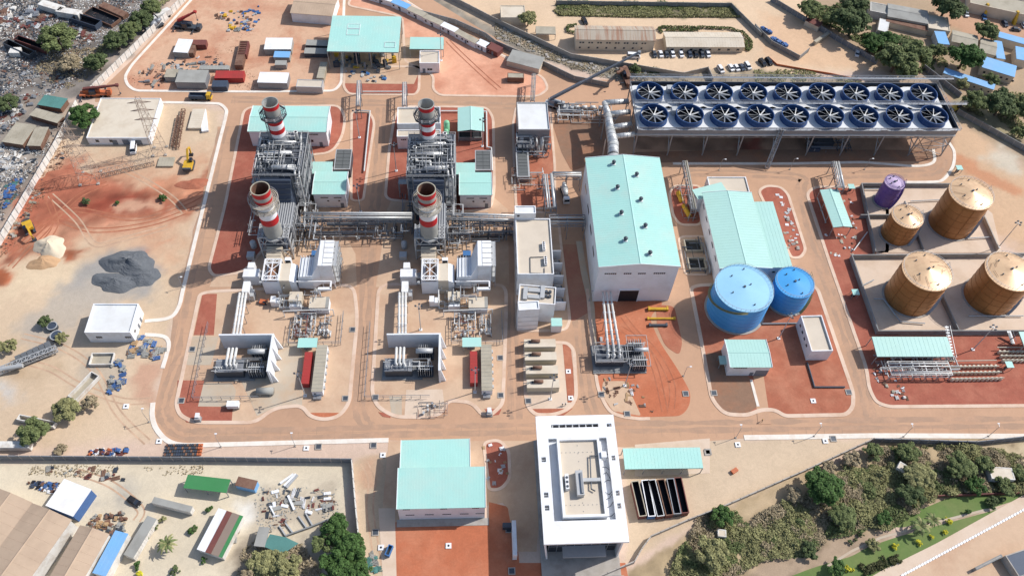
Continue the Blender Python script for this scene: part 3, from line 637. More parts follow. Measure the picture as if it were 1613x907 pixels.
        if fascia:
            def fs(lo, hi): part(root, 'fascia', MB().hexa(lo, hi), fascia)
            if roof == 'gable' and ridge == 'y':
                for y in (-ov-0.06, D+ov-0.06):
                    for sx in (-1, 1):
                        x0 = W/2+sx*(W/2+ov+0.05); xm = W/2+sx*0.002
                        fs([(x0,y,h-0.5),(xm,y,h+rise-0.45),(xm,y+0.12,h+rise-0.45),(x0,y+0.12,h-0.5)],[(x0,y,h+0.3),(xm,y,h+rise+0.3),(xm,y+0.12,h+rise+0.3),(x0,y+0.12,h+0.3)])
            else:
                for x in (-ov-0.06, W+ov-0.1):
                    if roof == 'gable':
                        for sy in (-1, 1):
                            y0 = D/2+sy*(D/2+ov); ym = D/2+sy*0.002
                            fs([(x,y0,h-0.4),(x+0.16,y0,h-0.4),(x+0.16,ym,h+rise-0.3),(x,ym,h+rise-0.3)],[(x,y0,h+0.3),(x+0.16,y0,h+0.3),(x+0.16,ym,h+rise+0.32),(x,ym,h+rise+0.32)])
                    else: fs([(x,-ov,h-0.4),(x+0.16,-ov,h-0.4),(x+0.16,D+ov,h2-0.3),(x,D+ov,h2-0.3)],[(x,-ov,h+0.3),(x+0.16,-ov,h+0.3),(x+0.16,D+ov,h2+0.3),(x,D+ov,h2+0.3)])
    windows(root, wins, W, D); doors(root, drs, W, D)
    root['wd'] = (W, D); return root, W, D
def ac_unit(root, x, y, z, rz=0):
    a = MB(); a.cb(x,y,z+0.6,1.6,1.0,1.2,rz); o = part(root, 'condenser_unit', a, 'white')
    q = MB()
    for k in (-0.4,0.4): q.cyl(x+k*math.cos(rz), y+k*math.sin(rz), z+1.2, z+1.24, 0.33, n=12)
    part(o, 'fan_grille', q, 'black')
# ---- turbine hall: measured corners, 20 m eaves
hall, W, D = building('turbine_hall', 'tall white turbine hall with pale turquoise gable roof and a dark doorway', 'building', (944.4,420),(1070.5,419),(922.4,250.2), 20, roof='gable', ridge='y', rise=1.6, ov=0.35, wm='white_panel', rm='aqua', rib=1.0, fascia='white',
    wins=[('f',2.2,15.8,0.45,0.6,6,0.22),('f',8.6,15.8,0.45,0.6,4,0.22),('f',13.4,15.8,0.45,0.6,4,0.22),('f',18.6,15.8,0.45,0.6,6,0.22)]+[('l',6+i*9.5,12,4.2,1.5,1,1) for i in range(4)])
# doorway: black panel in a portal, interior shade painted on, no opening
q = MB(); q.box(8.3,-0.25,0,8.7,0.05,6.6); q.box(15.3,-0.25,0,15.7,0.05,6.6); q.box(8.3,-0.25,6.6,15.7,0.05,7.0); part(hall, 'portal', q, 'white_panel')
part(hall, 'doorway', MB().box(8.7,-0.12,0.02,15.3,0.06,6.6), 'black')
for i, (kx, ky) in enumerate([(755,580),(918,665),(782,755),(948,842)]):
    v = g('J', kx, ky, 21.5)
    lv = hall.matrix_basis.inverted() @ v
    zr = 20+1.6*(1-abs(lv.x-W/2)/(W/2))
    q = MB().box(lv.x-0.7, lv.y-0.7, zr-0.3, lv.x+0.7, lv.y+0.7, zr+0.45); o = part(hall, 'vent_curb', q, 'white')
    q = MB().cyl(lv.x, lv.y, zr+0.45, zr+1.0, 0.5, n=14).ball((lv.x,lv.y,zr+1.4), 0.75, 12, 8, 0.8); part(o, 'roof_vent', q, 'dark_steel', True)
for (kx, ky) in [(858,72),(1020,160),(886,252),(1052,346)]:
    lv = hall.matrix_basis.inverted() @ g('K', kx, ky, 21.5); zr = 20+1.6*(1-abs(lv.x-W/2)/(W/2))
    q = MB().box(lv.x-0.7, lv.y-0.7, zr-0.3, lv.x+0.7, lv.y+0.7, zr+0.45); o = part(hall, 'vent_curb', q, 'white')
    q = MB().cyl(lv.x, lv.y, zr+0.45, zr+1.0, 0.5, n=14).ball((lv.x,lv.y,zr+1.4), 0.75, 12, 8, 0.8); part(o, 'roof_vent', q, 'dark_steel', True)
# ---- unit side buildings (two alike sets, 53 m apart)
U1 = Vector((-67.2,182.6,0)); U2 = Vector((-13.9,182.2,0))
def shift(pt, z=0): return pt
building('electrical_building', 'long white building with turquoise roof behind the first striped chimney', 'building', p('F',150,465),p('F',1000,470),p('F',205,195), 8, roof='gable', ridge='x', rise=0.9, rm='aqua', wm='white_panel', fascia='white', rib=1.2,
    wins=[('f',22,6.2,0.9,0.45,4,0.15),('f',17,6.2,0.9,0.45,4,0.15),('f',6,6.2,0.9,0.45,4,0.15),('f',23,2.4,0.8,1.2,1,1),('f',17,2.4,0.8,1.2,1,1)], drs=[('r',3,3.0,3.2),('f',26,1.2,2.3)])
for U, nm in ((U1,'left'),(U2,'right')):
    dx = 0 if nm == 'left' else 0.3
    building('pump_house', 'white building with pale turquoise roof beside the %s boiler' % nm, 'building', None,None,None, 7.5, roof='gable', ridge='x', rise=0.5, rm='aqua', wm='white_panel', fascia='white', rib=1.0, loc=Vector((U.x+10.5,U.y+21.5,0)), rz=0, W=11.5, D=10.6,
        wins=[('f',2.4,5.2,0.35,0.4,6,0.12),('f',7.2,5.2,0.35,0.4,6,0.12),('f',4.6,3.4,0.6,0.6,1,1),('f',8.6,3.4,0.6,0.6,1,1)], drs=[('f',9.2,1.2,2.4)])
    building('annex', 'low annex with turquoise roof at the back of the %s pump house' % nm, 'building', None,None,None, 6.6, roof='mono', h2=7.0, rm='aqua', wm='white_panel', loc=Vector((U.x+6.2,U.y+32.6,0)), rz=0, W=9.6, D=4.9, rib=1.0)
    building('dry_cooler', 'grey slatted dry cooler bank beside the %s pump house' % nm, 'cooler', None,None,None, 4.6, roof='flat', wm='dark_steel', rm='cooler', par=0.35, pm='light_steel', loc=Vector((U.x+16.2,U.y+36.4,0)), rz=0, W=6.1, D=10.4)
# slat panels on the coolers
for o in [o for o in C.objects if o.name.startswith('dry_cooler')]:
    for i in range(2):
        for j in range(5):
            part(o, 'cooler_panel', MB().box(0.4+i*2.7,0.4+j*1.95,4.45,2.95+i*2.7,2.2+j*1.95,4.6), 'cooler')
b_, W, D = building('switch_building', 'beige flat roofed building behind the second striped chimney', 'building', p('H',178,398),p('H',655,392),p('H',188,215), 7.5, wm='white', rm='beige', par=0.8)
building('switch_building', 'lower beige flat roofed block in front of the beige flat roofed building', 'building', p('H',175,530),p('H',655,525),p('H',178,455), 6.5, wm='white', rm='beige', par=0.4, wins=[('f',1.5,4.8,0.5,0.5,3,0.2)])
building('gas_shelter', 'open turquoise gable shelter right of the second striped chimney', 'shelter', p('H',850,465),p('H',1130,465),p('H',850,215), 6, roof='gable', ridge='y', rise=0.8, rm='aqua_green', open_=True, ov=0.2)
building('low_wall', 'low grey concrete basin wall under the turquoise gable shelter', 'basin', p('H',855,545),p('H',1110,545),p('H',855,400), 1.4, par=0.6, wm='concrete_grey', rm='black')
b_, W, D = building('feedwater_building', 'cube shaped building with a bright white flat roof left of the condenser', 'building', p('J',75,340),p('J',300,340),p('J',55,145), 11, wm='grey_steel', rm='roof_white', par=0.5, pm='light_steel')
# ---- control building strip
b_, W, D = building('control_building', 'long white control building with beige flat roof and two rooftop units', 'building', p('K',152,487),p('K',400,487),p('K',137,108), 12, rm='roof_beige', par=0.6, wins=[('l',3+i*5,8,1.2,0.8,1,1) for i in range(7)])
for kx, ky in ((330,300),(342,400)):
    lv = b_.matrix_basis.inverted() @ g('K', kx, ky, 12)
    ac_unit(b_, lv.x, lv.y-0.8, 11.85, R(90)); ac_unit(b_, lv.x, lv.y+0.9, 11.85, R(90))
q = MB().pipe([b_.matrix_basis.inverted() @ g('K',x,y,12.1) for x,y in ((330,365),(238,368),(240,475),(335,478),(335,440))], 0.12, 6); part(b_, 'roof_pipe', q, 'dark_steel')
b_, W, D = building('stair_tower', 'small white roof block at the back of the control building', 'building', p('K',135,72),p('K',277,72),p('K',133,20), 15, rm='roof_white', par=0.4, wins=[('f',0.8,13.4,0.8,0.9,1,1)])
b_, W, D = building('control_building', 'white equipment block with air ducts on its roof before the control building', 'building', p('K',155,672),p('K',408,694),p('K',150,552), 10.5, rm='roof_beige', par=0.5)
for (x,y,w_,d_,h_) in ((0.12,0.15,0.12,0.7,0.9),(0.58,0.3,0.12,0.7,0.9),(0.25,0.25,0.35,0.2,0.7),(0.25,0.62,0.35,0.22,0.7)):
    part(b_, 'air_duct', MB().box(W*x,D*y,10.3,W*(x+w_),D*(y+d_),10.3+h_), 'light_steel')
for i in range(2):
    for j in range(2): part(b_, 'roof_fan', MB().cyl(W*(0.74+0.1*i),D*(0.45+0.25*j),10.3,11.1,0.55,n=14), 'dark_steel')
b_, W, D = building('control_building', 'white panel clad block at the front end of the control building', 'building', p('K',160,730),p('K',302,722),p('K',160,672), 12, rm='roof_white', par=0.4)
for k in (2.6,5.2,7.8): part(b_, 'cladding_joint', MB().box(-0.04,-0.04,k,W+0.04,0.05,k+0.1), 'grey_steel')
for i, (kx, ky) in enumerate([(450,322),(458,406),(466,492),(474,580),(483,672)]):   # transformer fire walls
    A = g('K', kx, ky, 5); 
    q = MB().box(-4.2,-0.2,0,0,0.2,5); single('fire_wall', q, 'white', 'white concrete fire wall beside the control building, %s from the back' % ORD[i], 'wall', (A.x,A.y,0), 0, 'fire walls along the control building')
    if i: 
        r = thing('auxiliary_transformer', 'small transformer in the %s bay from the back beside the control building' % ORD[i-1], 'transformer', (A.x-2.2,A.y+2.6,0), 0, 'transformers along the control building')
        part(r, 'tank', MB().box(-1.2,-0.9,0.2,1.2,0.9,2.4), 'grey_steel'); part(r, 'radiator', MB().box(1.25,-0.8,0.4,1.7,0.8,2.1), 'dark_steel')
        for k in (-0.6,0,0.6): part(r, 'bushing', MB().cyl(k,0,2.4,3.2,0.12,n=6), 'beige')
building('kiosk', 'small white kiosk with turquoise roof at the front of the control building', 'kiosk', p('K',385,835),p('K',455,835),p('K',385,785), 4, roof='mono', h2=4.1, rm='aqua', wm='white', ov=0.1)
# ---- water treatment plant
building('water_treatment_building', 'white water treatment building with wide turquoise gable roof behind the blue tanks', 'building', p('L',350,835),p('L',680,832),p('L',235,350), 9, roof='gable', ridge='y', rise=1.0, rm='aqua_green', wm='white_panel', rib=1.2, fascia='white', wins=[('l',3+i*6,6.2,2.6,0.7,1,1) for i in range(5)])
building('lean_to', 'lower turquoise lean-to on the right side of the water treatment building', 'building', p('L',682,830),p('L',815,828),p('L',565,408), 8, roof='mono', h2=8.1, rm='aqua_green', wm='white_panel', rib=1.2, ov=0.15, wins=[('f',1,5,1,0.7,2,1)])
building('rear_block', 'flat beige roofed block behind the water treatment building', 'building', p('L',285,345),p('L',540,345),p('L',275,245), 7, rm='roof_beige', par=0.5)
building('side_block', 'narrow turquoise roofed strip behind the left eave of the water treatment building', 'building', p('L',205,390),p('L',395,340),p('L',190,322), 7.5, roof='mono', h2=7.6, rm='aqua_green', wm='white_panel', ov=0.05)
b_, W, D = building('chlorine_building', 'small white building with turquoise barrel roof below the large blue tank', 'building', p('S',248,583),p('S',470,583),p('S',218,440), 6, roof='gable', ridge='x', rise=0.5, rm='aqua_green', wm='white', fascia='white', rib=1.0, wins=[('f',1.2,4.9,0.6,0.4,6,0.15)], drs=[('f',9.0,4.2,3.4),('f',7.4,1.2,2.2)])
building('lean_shelter', 'tiny turquoise shelter on the left wall of the small turquoise roofed building', 'shelter', p('S',190,570),p('S',225,570),p('S',187,528), 2.6, roof='mono', h2=2.8, rm='aqua_green', open_=True, ov=0.1)
building('substation_building', 'white flat roofed box building standing right of the small blue tank', 'building', p('S',690,503),p('S',808,500),p('S',637,308), 5.5, rm='roof_beige', wm='white', par=0.7, wins=[('l',2+i*2.6,3.2,1.0,0.8,1,1) for i in range(4)])
building('pump_shelter', 'open turquoise gable shelter with steel posts left of the tank farm', 'shelter', p('L',1085,568),p('L',1202,566),p('L',1003,330), 5, roof='gable', ridge='y', rise=0.5, rm='aqua_green', open_=True, ov=0.2, rib=1.2)
building('fuel_shelter', 'long turquoise roofed shelter in front of the tank farm', 'shelter', p('T',208,575),p('T',608,575),p('T',182,478), 5, roof='mono', h2=5.6, rm='aqua_green', open_=True, ov=0.1, rib=1.4)
building('fuel_shelter', 'turquoise shelter cut by the right edge of the picture below the tanks', 'shelter', p('T',985,520),p('T',1180,520),p('T',962,450), 5, roof='mono', h2=5.4, rm='aqua_green', open_=True, ov=0.1)
# ---- workshop and admin at the bottom
b_, W, D = building('workshop', 'workshop with tall turquoise metal roof, front part', 'building', p('X',88,545),p('X',557,535),p('X',95,343), 9, roof='mono', h2=10.2, rm='aqua', wm='white_panel', rib=0.8, ov=0.25, fascia='white', wins=[('f',1.5,7.9,0.4,0.35,4,0.1),('f',12,7.9,0.4,0.35,4,0.1),('f',21,7.9,0.4,0.35,4,0.1),('f',2,3.6,0.4,0.4,5,0.1),('f',7.5,3.6,0.4,0.4,5,0.1),('f',12.5,3.6,0.4,0.4,5,0.1),('f',17.5,3.6,0.4,0.4,5,0.1),('f',22,3.6,0.4,0.4,5,0.1)])
part(b_, 'apron_slab', MB().box(-0.8,-2.2,0,W+1.2,-0.02,0.18), 'concrete')
building('workshop', 'lower turquoise roofed rear part of the workshop beside the road', 'building', p('X',105,342),p('X',475,332),p('X',112,182), 8, roof='mono', h2=7.4, rm='aqua', wm='white_panel', rib=0.8, ov=0.2, fascia='white', zr=7.7)
building('car_port', 'long turquoise roofed car port right of the white administration block', 'shelter', p('Y',560,334),p('Y',975,328),p('Y',553,228), 4, roof='mono', h2=4.3, rm='aqua', open_=True, ov=0.1, rib=1.0)
building('guard_house', 'white flat roofed guard house on the sand left of the ring road', 'building', p('U',447,283),p('U',690,283),p('U',495,130), 5.6, rm='roof_white', wm='white', par=0.5, wins=[('f',2.8,2.6,0.5,0.9,3,0.15),('f',12,2.6,0.5,0.9,3,0.15),('r',2,2.5,0.9,0.9,1,1)], drs=[('r',5,1.0,2.2),('r',7.5,1.0,2.2)])
b_, W, D = building('store_building', 'wide beige flat roofed store near the left boundary wall', 'building', p('A',535,857),p('A',925,857),p('A',625,610), 3.6, rm='cream', wm='white', par=0.25, wins=[('f',3,1.4,1.2,1.2,2,4)], drs=[('f',9,2,2.4),('f',13,2.4,2.6),('f',18,2.2,2.4)])
# ---- north yard
b_, W, D = building('fuel_gas_station', 'big flat turquoise roof on steel columns in the upper yard', 'shelter', p('B',520,312),p('B',950,318),p('B',550,100), 9, roof='mono', h2=9.2, rm='aqua', open_=True, ov=0.1, rib=1.2)
for (u0,v0,u1,v1) in ((0.24,0.45,0.42,0.62),(0.24,0.64,0.42,0.76),(0.8,0.12,0.95,0.26)):
    r = MB(); z = 9.36
    for (x0,y0,x1,y1) in ((u0,v0,u1,v0),(u0,v1,u1,v1),(u0,v0,u0,v1),(u1,v0,u1,v1)): r.bar((W*x0,D*y0,z),(W*x1,D*y1,z),0.07)
    part(b_, 'roof_hatch', r, 'white')
building('small_shelter', 'small turquoise roof right of the big turquoise roof', 'shelter', p('B',1020,298),p('B',1222,300),p('B',1025,230), 4, roof='mono', h2=4.2, rm='aqua', open_=True, ov=0.1)
building('gate_office', 'small white cube office below the small turquoise roof', 'building', p('B',1078,385),p('B',1198,385),p('B',1078,310), 5, rm='roof_beige', wm='white', par=0.4, wins=[('f',3.2,1.4,0.9,0.9,2,0.2)], drs=[('f',1.2,1.1,2.2)])
building('site_office', 'brown roofed white shed at the top of the storage yard', 'building', p('B',300,78),p('B',548,98),p('B',318,-40), 5, roof='gable', ridge='x', rise=0.8, rm='roof_brown', wm='white', rib=1.0)
building('store_shed', 'low beige roofed shed at the edge of the upper yard road', 'building', p('B',330,525),p('B',488,530),p('B',335,480), 3.4, rm='roof_beige', wm='light_steel', par=0.2)
building('barrack', 'two storey barrack with rusty corrugated roof beside the parked cars', 'building', p('C',492,238),p('C',968,245),p('C',490,158), 6, roof='gable', ridge='x', rise=1.6, rm='rust_roof', wm='cream', rib=0.9, wins=[('f',1.5+i*3.9,3.9,0.8,0.7,2,0.4) for i in range(8)]+[('f',1.5+i*3.9,1.2,0.8,0.8,1,1) for i in range(8)])
building('barrack', 'long cream barrack with low white roof behind the row of cars', 'building', p('C',1040,283),p('C',1505,285),p('C',1025,198), 3.2, roof='gable', ridge='x', rise=1.2, rm='cream', wm='beige', rib=1.2, wins=[('f',2+i*4.2,1.2,1.2,0.9,1,1) for i in range(8)])
building('gate_lodge', 'beige flat roofed house at the top beside a round tree', 'building', p('C',35,108),p('C',185,108),p('C',35,35), 4, rm='cream', wm='beige', par=0.3)
building('lodge_canopy', 'dull beige canopy roof between the two boundary walls', 'shelter', p('C',248,205),p('C',365,208),p('C',255,165), 3, roof='mono', h2=3.2, rm='roof_dull', open_=True, ov=0.1)
b_, W, D = building('hut', 'small hut with white flat roof on the red earth triangle', 'hut', p('C',75,470),p('C',175,472),p('C',90,440), 2.8, rm='roof_dull', wm='rust', par=0.1)
building('site_cabin', 'grey roofed cabin by the wall right of the red roofed cabin', 'cabin', p('C',70,370),p('C',265,420),p('C',110,305), 2.8, roof='mono', h2=2.9, rm='roof_grey', wm='cream', ov=0.1)
# ================================================================ ADMINISTRATION BLOCK (white frame round an inner block)
def admin():
    z = 15.0
    loc, rz, W, D = frame(p('Y',125,737), p('Y',582,723), p('Y',83,52), z)
    r = thing('administration_block', 'white administration block with a hollow white frame roof around a beige terrace', 'building', loc, rz)
    M = r.matrix_basis.inverted()
    def L(x, y, zz): return M @ g('Y', x, y, zz)
    a = L(177,612,z); b = L(515,603,z); c = L(146,170,z); d = L(462,166,z)
    x0, x1, y0, y1 = min(a.x,c.x)+0.2, max(b.x,d.x)-0.2, (a.y+b.y)/2, (c.y+d.y)/2
    ys = (L(250,95,z).y, L(250,112,z).y)   # slot near the back edge
    t = 0.8
    for bx in ((0,0,W,y0),(0,y1,W,ys[1]),(0,ys[0],W,D),(0,ys[1],W*0.19,ys[0]),(W*0.79,ys[1],W*0.9,ys[0]),(W*0.96,ys[1],W,ys[0])): part(r, 'roof_frame', MB().box(bx[0],bx[1],z-t,bx[2],bx[3],z), 'white')
    for i in range(7): part(r, 'slat', MB().box(W*(0.2+i*0.085),ys[1]-0.05,z-0.5,W*(0.215+i*0.085),ys[0]+0.05,z-0.2), 'light_steel')
    # side beams of the frame with three dark slots each
    cuts = [(L(135,283,z).y), (L(147,472,z).y), (L(150,541,z).y)]
    for sx, (xa, xb) in (('l',(0,x0)),('r',(x1,W))):
        ylist = sorted([y0, y1]+[v for k in cuts for v in (k-0.75, k+0.75)])
        for i in range(0, len(ylist)-1, 2): part(r, 'frame_beam', MB().box(xa,ylist[i],z-t,xb,ylist[i+1],z), 'white')
        for k in cuts:
            part(r, 'frame_beam', MB().box(xa,k-0.75,z-t,xa+(xb-xa)*0.28,k+0.75,z-0.02), 'white'); part(r, 'frame_beam', MB().box(xa+(xb-xa)*0.66,k-0.75,z-t,xb,k+0.75,z-0.02), 'white')
            part(r, 'frame_beam', MB().box(xa,k-0.08,z-t,xb,k+0.08,z-0.3), 'light_steel')
    # inner block and terrace
    i0 = L(228,598,z+0.5); i1 = L(465,592,z+0.5); i2 = L(195,178,z+0.5); ix0 = i0.x-0.1; ix1 = i1.x; iy0 = i0.y; iy1 = i2.y
    part(r, 'core_wall', MB().box(ix0,iy0,0,ix1,iy1,z+0.2), 'white')
    part(r, 'terrace', MB().box(ix0+0.7,iy0+0.7,z+0.2,ix1-0.7,iy1-0.5,z+0.3), 'roof_beige')
    pr = MB(); h = z+1.3
    pr.box(ix0,iy0,z+0.2,ix1,iy0+0.7,h); pr.box(ix0,iy1-0.5,z+0.2,ix1,iy1,h); pr.box(ix0,iy0+0.7,z+0.2,ix0+0.7,iy1-0.5,h); pr.box(ix1-0.7,iy0+0.7,z+0.2,ix1,iy1-0.5,h); part(r, 'parapet', pr, 'white')
    # roof plant
    m = L(315,415,z+1)
    a1 = part(r, 'air_handler', MB().box(m.x-1.0,m.y-3.6,z+0.3,m.x+1.0,m.y+3.6,z+2.3), 'light_steel')
    part(a1, 'air_duct', MB().box(m.x+1.0,m.y+0.6,z+0.6,m.x+6.0,m.y+1.6,z+1.5), 'light_steel')
    part(a1, 'air_duct', MB().box(m.x+0.2,m.y-3.2,z+2.3,m.x+0.8,m.y+2.8,z+2.8), 'grey_steel')
    a2 = part(r, 'condenser_unit', MB().box(m.x-4.0,m.y-1.6,z+0.3,m.x-3.0,m.y+2.8,z+2.0), 'white')
    for k in (-0.9,0.4,1.7): part(a2, 'fan_grille', MB().cyl(m.x-3.5,m.y+k,z+2.0,z+2.05,0.4,n=10), 'dark_steel')
    part(r, 'roof_pipe', MB().pipe([L(440,262,z+1.0),L(372,264,z+1.0),L(378,440,z+1.0),L(400,452,z+1.0)],0.2,6), 'dark_steel')
    part(r, 'roof_box', MB().box(L(430,262,z+1).x,L(430,262,z+1).y-0.9,z-0.4,L(458,262,z+1).x,L(430,262,z+1).y+0.9,z+1.9), 'white')
    dots = MB()
    for i in range(9):
        dots.cyl(ix0+(ix1-ix0)*(0.1+0.8*i/8), iy0+(iy1-iy0)*0.16, z+0.3, z+0.42, 0.12, n=6); dots.cyl(ix0+(ix1-ix0)*(0.1+0.8*i/8), iy0+(iy1-iy0)*0.83, z+0.3, z+0.42, 0.12, n=6)
        dots.cyl(ix0+(ix1-ix0)*0.48, iy0+(iy1-iy0)*(0.08+0.84*i/8), z+0.3, z+0.42, 0.12, n=6)
    part(r, 'roof_drains', dots, 'grey_steel')
    # right light well: cable trays between frame and core
    tr = MB(); rr = random.Random(5)
    for i in range(9):
        y = y0+(y1-y0)*(0.05+0.1*i); tr.pipe([(ix1,y,z-1.1),(ix1+1.5,y+rr.uniform(-1,1),z-1.3),(x1,y+rr.uniform(-2,2),z-1.1)],0.08,5)
    part(r, 'cables', tr, 'dark_steel')
    part(r, 'floor_slab', MB().box(0.6,y0+0.1,z-1.9,W-1.1,y1+0.6,z-1.5), 'white_panel')
    # outer walls: left one sloping inwards at its foot, seams and end posts
    lw = MB(); xs_ = 1.6
    lw.hexa([(xs_,0.6,0.4),(xs_+0.5,0.6,0.4),(xs_+0.5,D-0.4,0.4),(xs_,D-0.4,0.4)],[(0.02,0.02,z-0.4),(0.5,0.02,z-0.4),(0.5,D-0.02,z-0.4),(0.02,D-0.02,z-0.4)]); wl = part(r, 'side_wall', lw, 'white_panel')
    for k in cuts:
        q = MB(); q.hexa([(xs_-0.06,k-0.7,0.6),(xs_+0.1,k-0.7,0.6),(xs_+0.1,k+0.7,0.6),(xs_-0.06,k+0.7,0.6)],[(-0.06,k-0.7,z-0.9),(0.1,k-0.7,z-0.9),(0.1,k+0.7,z-0.9),(-0.06,k+0.7,z-0.9)]); part(wl, 'window_strip', q, 'glass')
    rw = MB(); rw.box(W-1.6,0.6,0.4,W-1.1,D-0.4,z-0.8); part(r, 'side_wall', rw, 'white_panel')
    part(r, 'rear_wall', MB().box(1.9,D-1.2,0.4,W-1.7,D-0.8,z-0.8), 'white_panel')
    # glazed front set back, steps and plinth
    fr0 = MB().box(2.2,2.6,0.4,W-1.8,3.0,z-0.8); fw = part(r, 'glass_front', fr0, 'glass')
    for i in range(9): part(fw, 'mullion', MB().box(2.2+(W-4.0)*i/8-0.08,2.5,0.4,2.2+(W-4.0)*i/8+0.08,2.6,z-0.8), 'galv')
    for k in (5.0,10.0): part(fw, 'transom', MB().box(2.2,2.48,k,W-1.8,2.6,k+0.25), 'galv')
    part(r, 'canopy', MB().box(6,-0.6,4.6,W-5,2.5,5.0), 'light_steel')
    pl = part(r, 'plinth', MB().box(0.2,-4.6,0.0,W-0.6,D-1,0.42), 'concrete')
    for i in range(3): part(pl, 'step', MB().box(-0.6-0.0*i,-5.6-i*0.6,0,W+0.2,-4.6-i*0.6-0.001,0.3-0.1*i), 'concrete')
admin()
# ================================================================ TANKS
def tank(name, label, top, hh, rad, sm, rm, cone=0.6, rings=5, stair=None, rail=True, group=None, rimm='light_steel'):
    c = G(top, hh+cone*0.4); r = thing(name, label, 'tank', (c.x, c.y, 0.1), 0, group); n = 56
    part(r, 'shell', MB().cyl(0,0,0.25,hh,rad,n=n,cap=False), sm, True)
    part(r, 'roof', MB().cyl(0,0,hh,hh+cone,rad+0.05,0.15,n=n), rm, False)
    part(r, 'foundation', MB().cyl(0,0,-0.1,0.3,rad+0.7,n=n), 'concrete')
    for i in range(rings):
        z = hh*(i+1)/(rings+0.4); part(r, 'band', MB().ring(0,0,z-0.06,z+0.06,rad-0.02,rad+0.07,n), sm)
    part(r, 'rim', MB().ring(0,0,hh-0.15,hh+0.12,rad-0.05,rad+0.16,n), rm)
    if rail:
        q = MB(); k = 40
        q.rail([((rad-0.15)*math.cos(2*math.pi*i/k),(rad-0.15)*math.sin(2*math.pi*i/k),hh+0.05) for i in range(k)],1.1,3,0.035,True); part(r, 'handrail', q, rimm)
    for a_, rr_ in ((0.4,0.25),(2.2,0.6),(3.6,0.5),(5.0,0.75),(1.4,0.8)):
        x, y = rad*rr_*math.cos(a_), rad*rr_*math.sin(a_); zz = hh+cone*(1-rr_)
        part(r, 'roof_nozzle', MB().cyl(x,y,zz-0.1,zz+0.6,0.22,n=8), 'dark_steel')
    part(r, 'roof_centre', MB().cyl(0,0,hh+cone-0.1,hh+cone+0.4,0.4,n=10), 'dark_steel')
    if stair:
        a0, a1, m = stair; st = MB(); k = 48; pr = None
        for i in range(k+1):
            t = i/k; a = a0+(a1-a0)*t; z = 0.3+(hh-0.3)*t; co, si = math.cos(a), math.sin(a)
            q = ((rad+0.05)*co,(rad+0.05)*si,z,(rad+0.95)*co,(rad+0.95)*si)
            if pr:
                st.hexa([(pr[0],pr[1],pr[2]-0.1),(pr[3],pr[4],pr[2]-0.1),(q[3],q[4],q[2]-0.1),(q[0],q[1],q[2]-0.1)],[(pr[0],pr[1],pr[2]),(pr[3],pr[4],pr[2]),(q[3],q[4],q[2]),(q[0],q[1],q[2])])
                st.bar((pr[3],pr[4],pr[2]+1.05),(q[3],q[4],q[2]+1.05),0.04)
                if i % 3 == 0: st.bar((q[3],q[4],q[2]),(q[3],q[4],q[2]+1.05),0.035)
            pr = q
        part(r, 'spiral_stair', st, m)
    return r
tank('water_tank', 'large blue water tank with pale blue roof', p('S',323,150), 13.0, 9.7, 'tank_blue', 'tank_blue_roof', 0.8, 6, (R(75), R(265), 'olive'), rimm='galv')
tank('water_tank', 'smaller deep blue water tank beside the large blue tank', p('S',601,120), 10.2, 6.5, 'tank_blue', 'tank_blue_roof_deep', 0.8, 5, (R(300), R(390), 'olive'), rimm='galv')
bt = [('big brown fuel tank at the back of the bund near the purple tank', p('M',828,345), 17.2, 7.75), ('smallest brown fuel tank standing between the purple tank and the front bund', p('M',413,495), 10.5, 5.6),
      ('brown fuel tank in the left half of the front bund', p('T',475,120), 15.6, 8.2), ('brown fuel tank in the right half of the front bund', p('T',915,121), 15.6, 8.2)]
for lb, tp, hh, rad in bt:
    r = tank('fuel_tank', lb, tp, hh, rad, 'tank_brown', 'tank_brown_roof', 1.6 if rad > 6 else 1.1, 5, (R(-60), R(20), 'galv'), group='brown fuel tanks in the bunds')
    w_ = MB(); rr = random.Random(int(rad*10)+int(tp[0]))
    for i in range(10):
        a = rr.uniform(0,6.28); q = rad*rr.uniform(0.4,0.95); z = hh+1.4*(1-q/rad); e = rad*rr.uniform(0.4,0.95); a2 = a+rr.uniform(0.15,0.5); z2 = hh+1.4*(1-e/rad)
        w_.pipe([(q*math.cos(a),q*math.sin(a),z+0.35),(e*math.cos(a2),e*math.sin(a2),z2+0.35)],0.05,4)
    part(r, 'foam_pipe', w_, 'rust')
    v = MB()
    for a in (R(200),R(235),R(262)): v.tube((1.012*rad*math.cos(a),1.012*rad*math.sin(a),0.4),(1.012*rad*math.cos(a),1.012*rad*math.sin(a),hh),0.08,5)
    part(r, 'riser_pipe', v, 'tank_brown')
    lat = MB()
    for k in range(6): a = R(-40+k*9); lat.bar(((rad+0.9)*math.cos(a),(rad+0.9)*math.sin(a),0.5+k*hh/6),((rad+0.9)*math.cos(a),(rad+0.9)*math.sin(a),2.5+k*hh/6),0.05)
    part(r, 'stair_post', lat, 'light_steel')
r = tank('chemical_tank', 'purple tank with pale stained lilac roof', p('M',327,277), 10.6, 3.6, 'tank_purple', 'tank_purple_roof', 0.5, 4, (R(-80), R(10), 'tank_purple'), rimm='tank_purple')
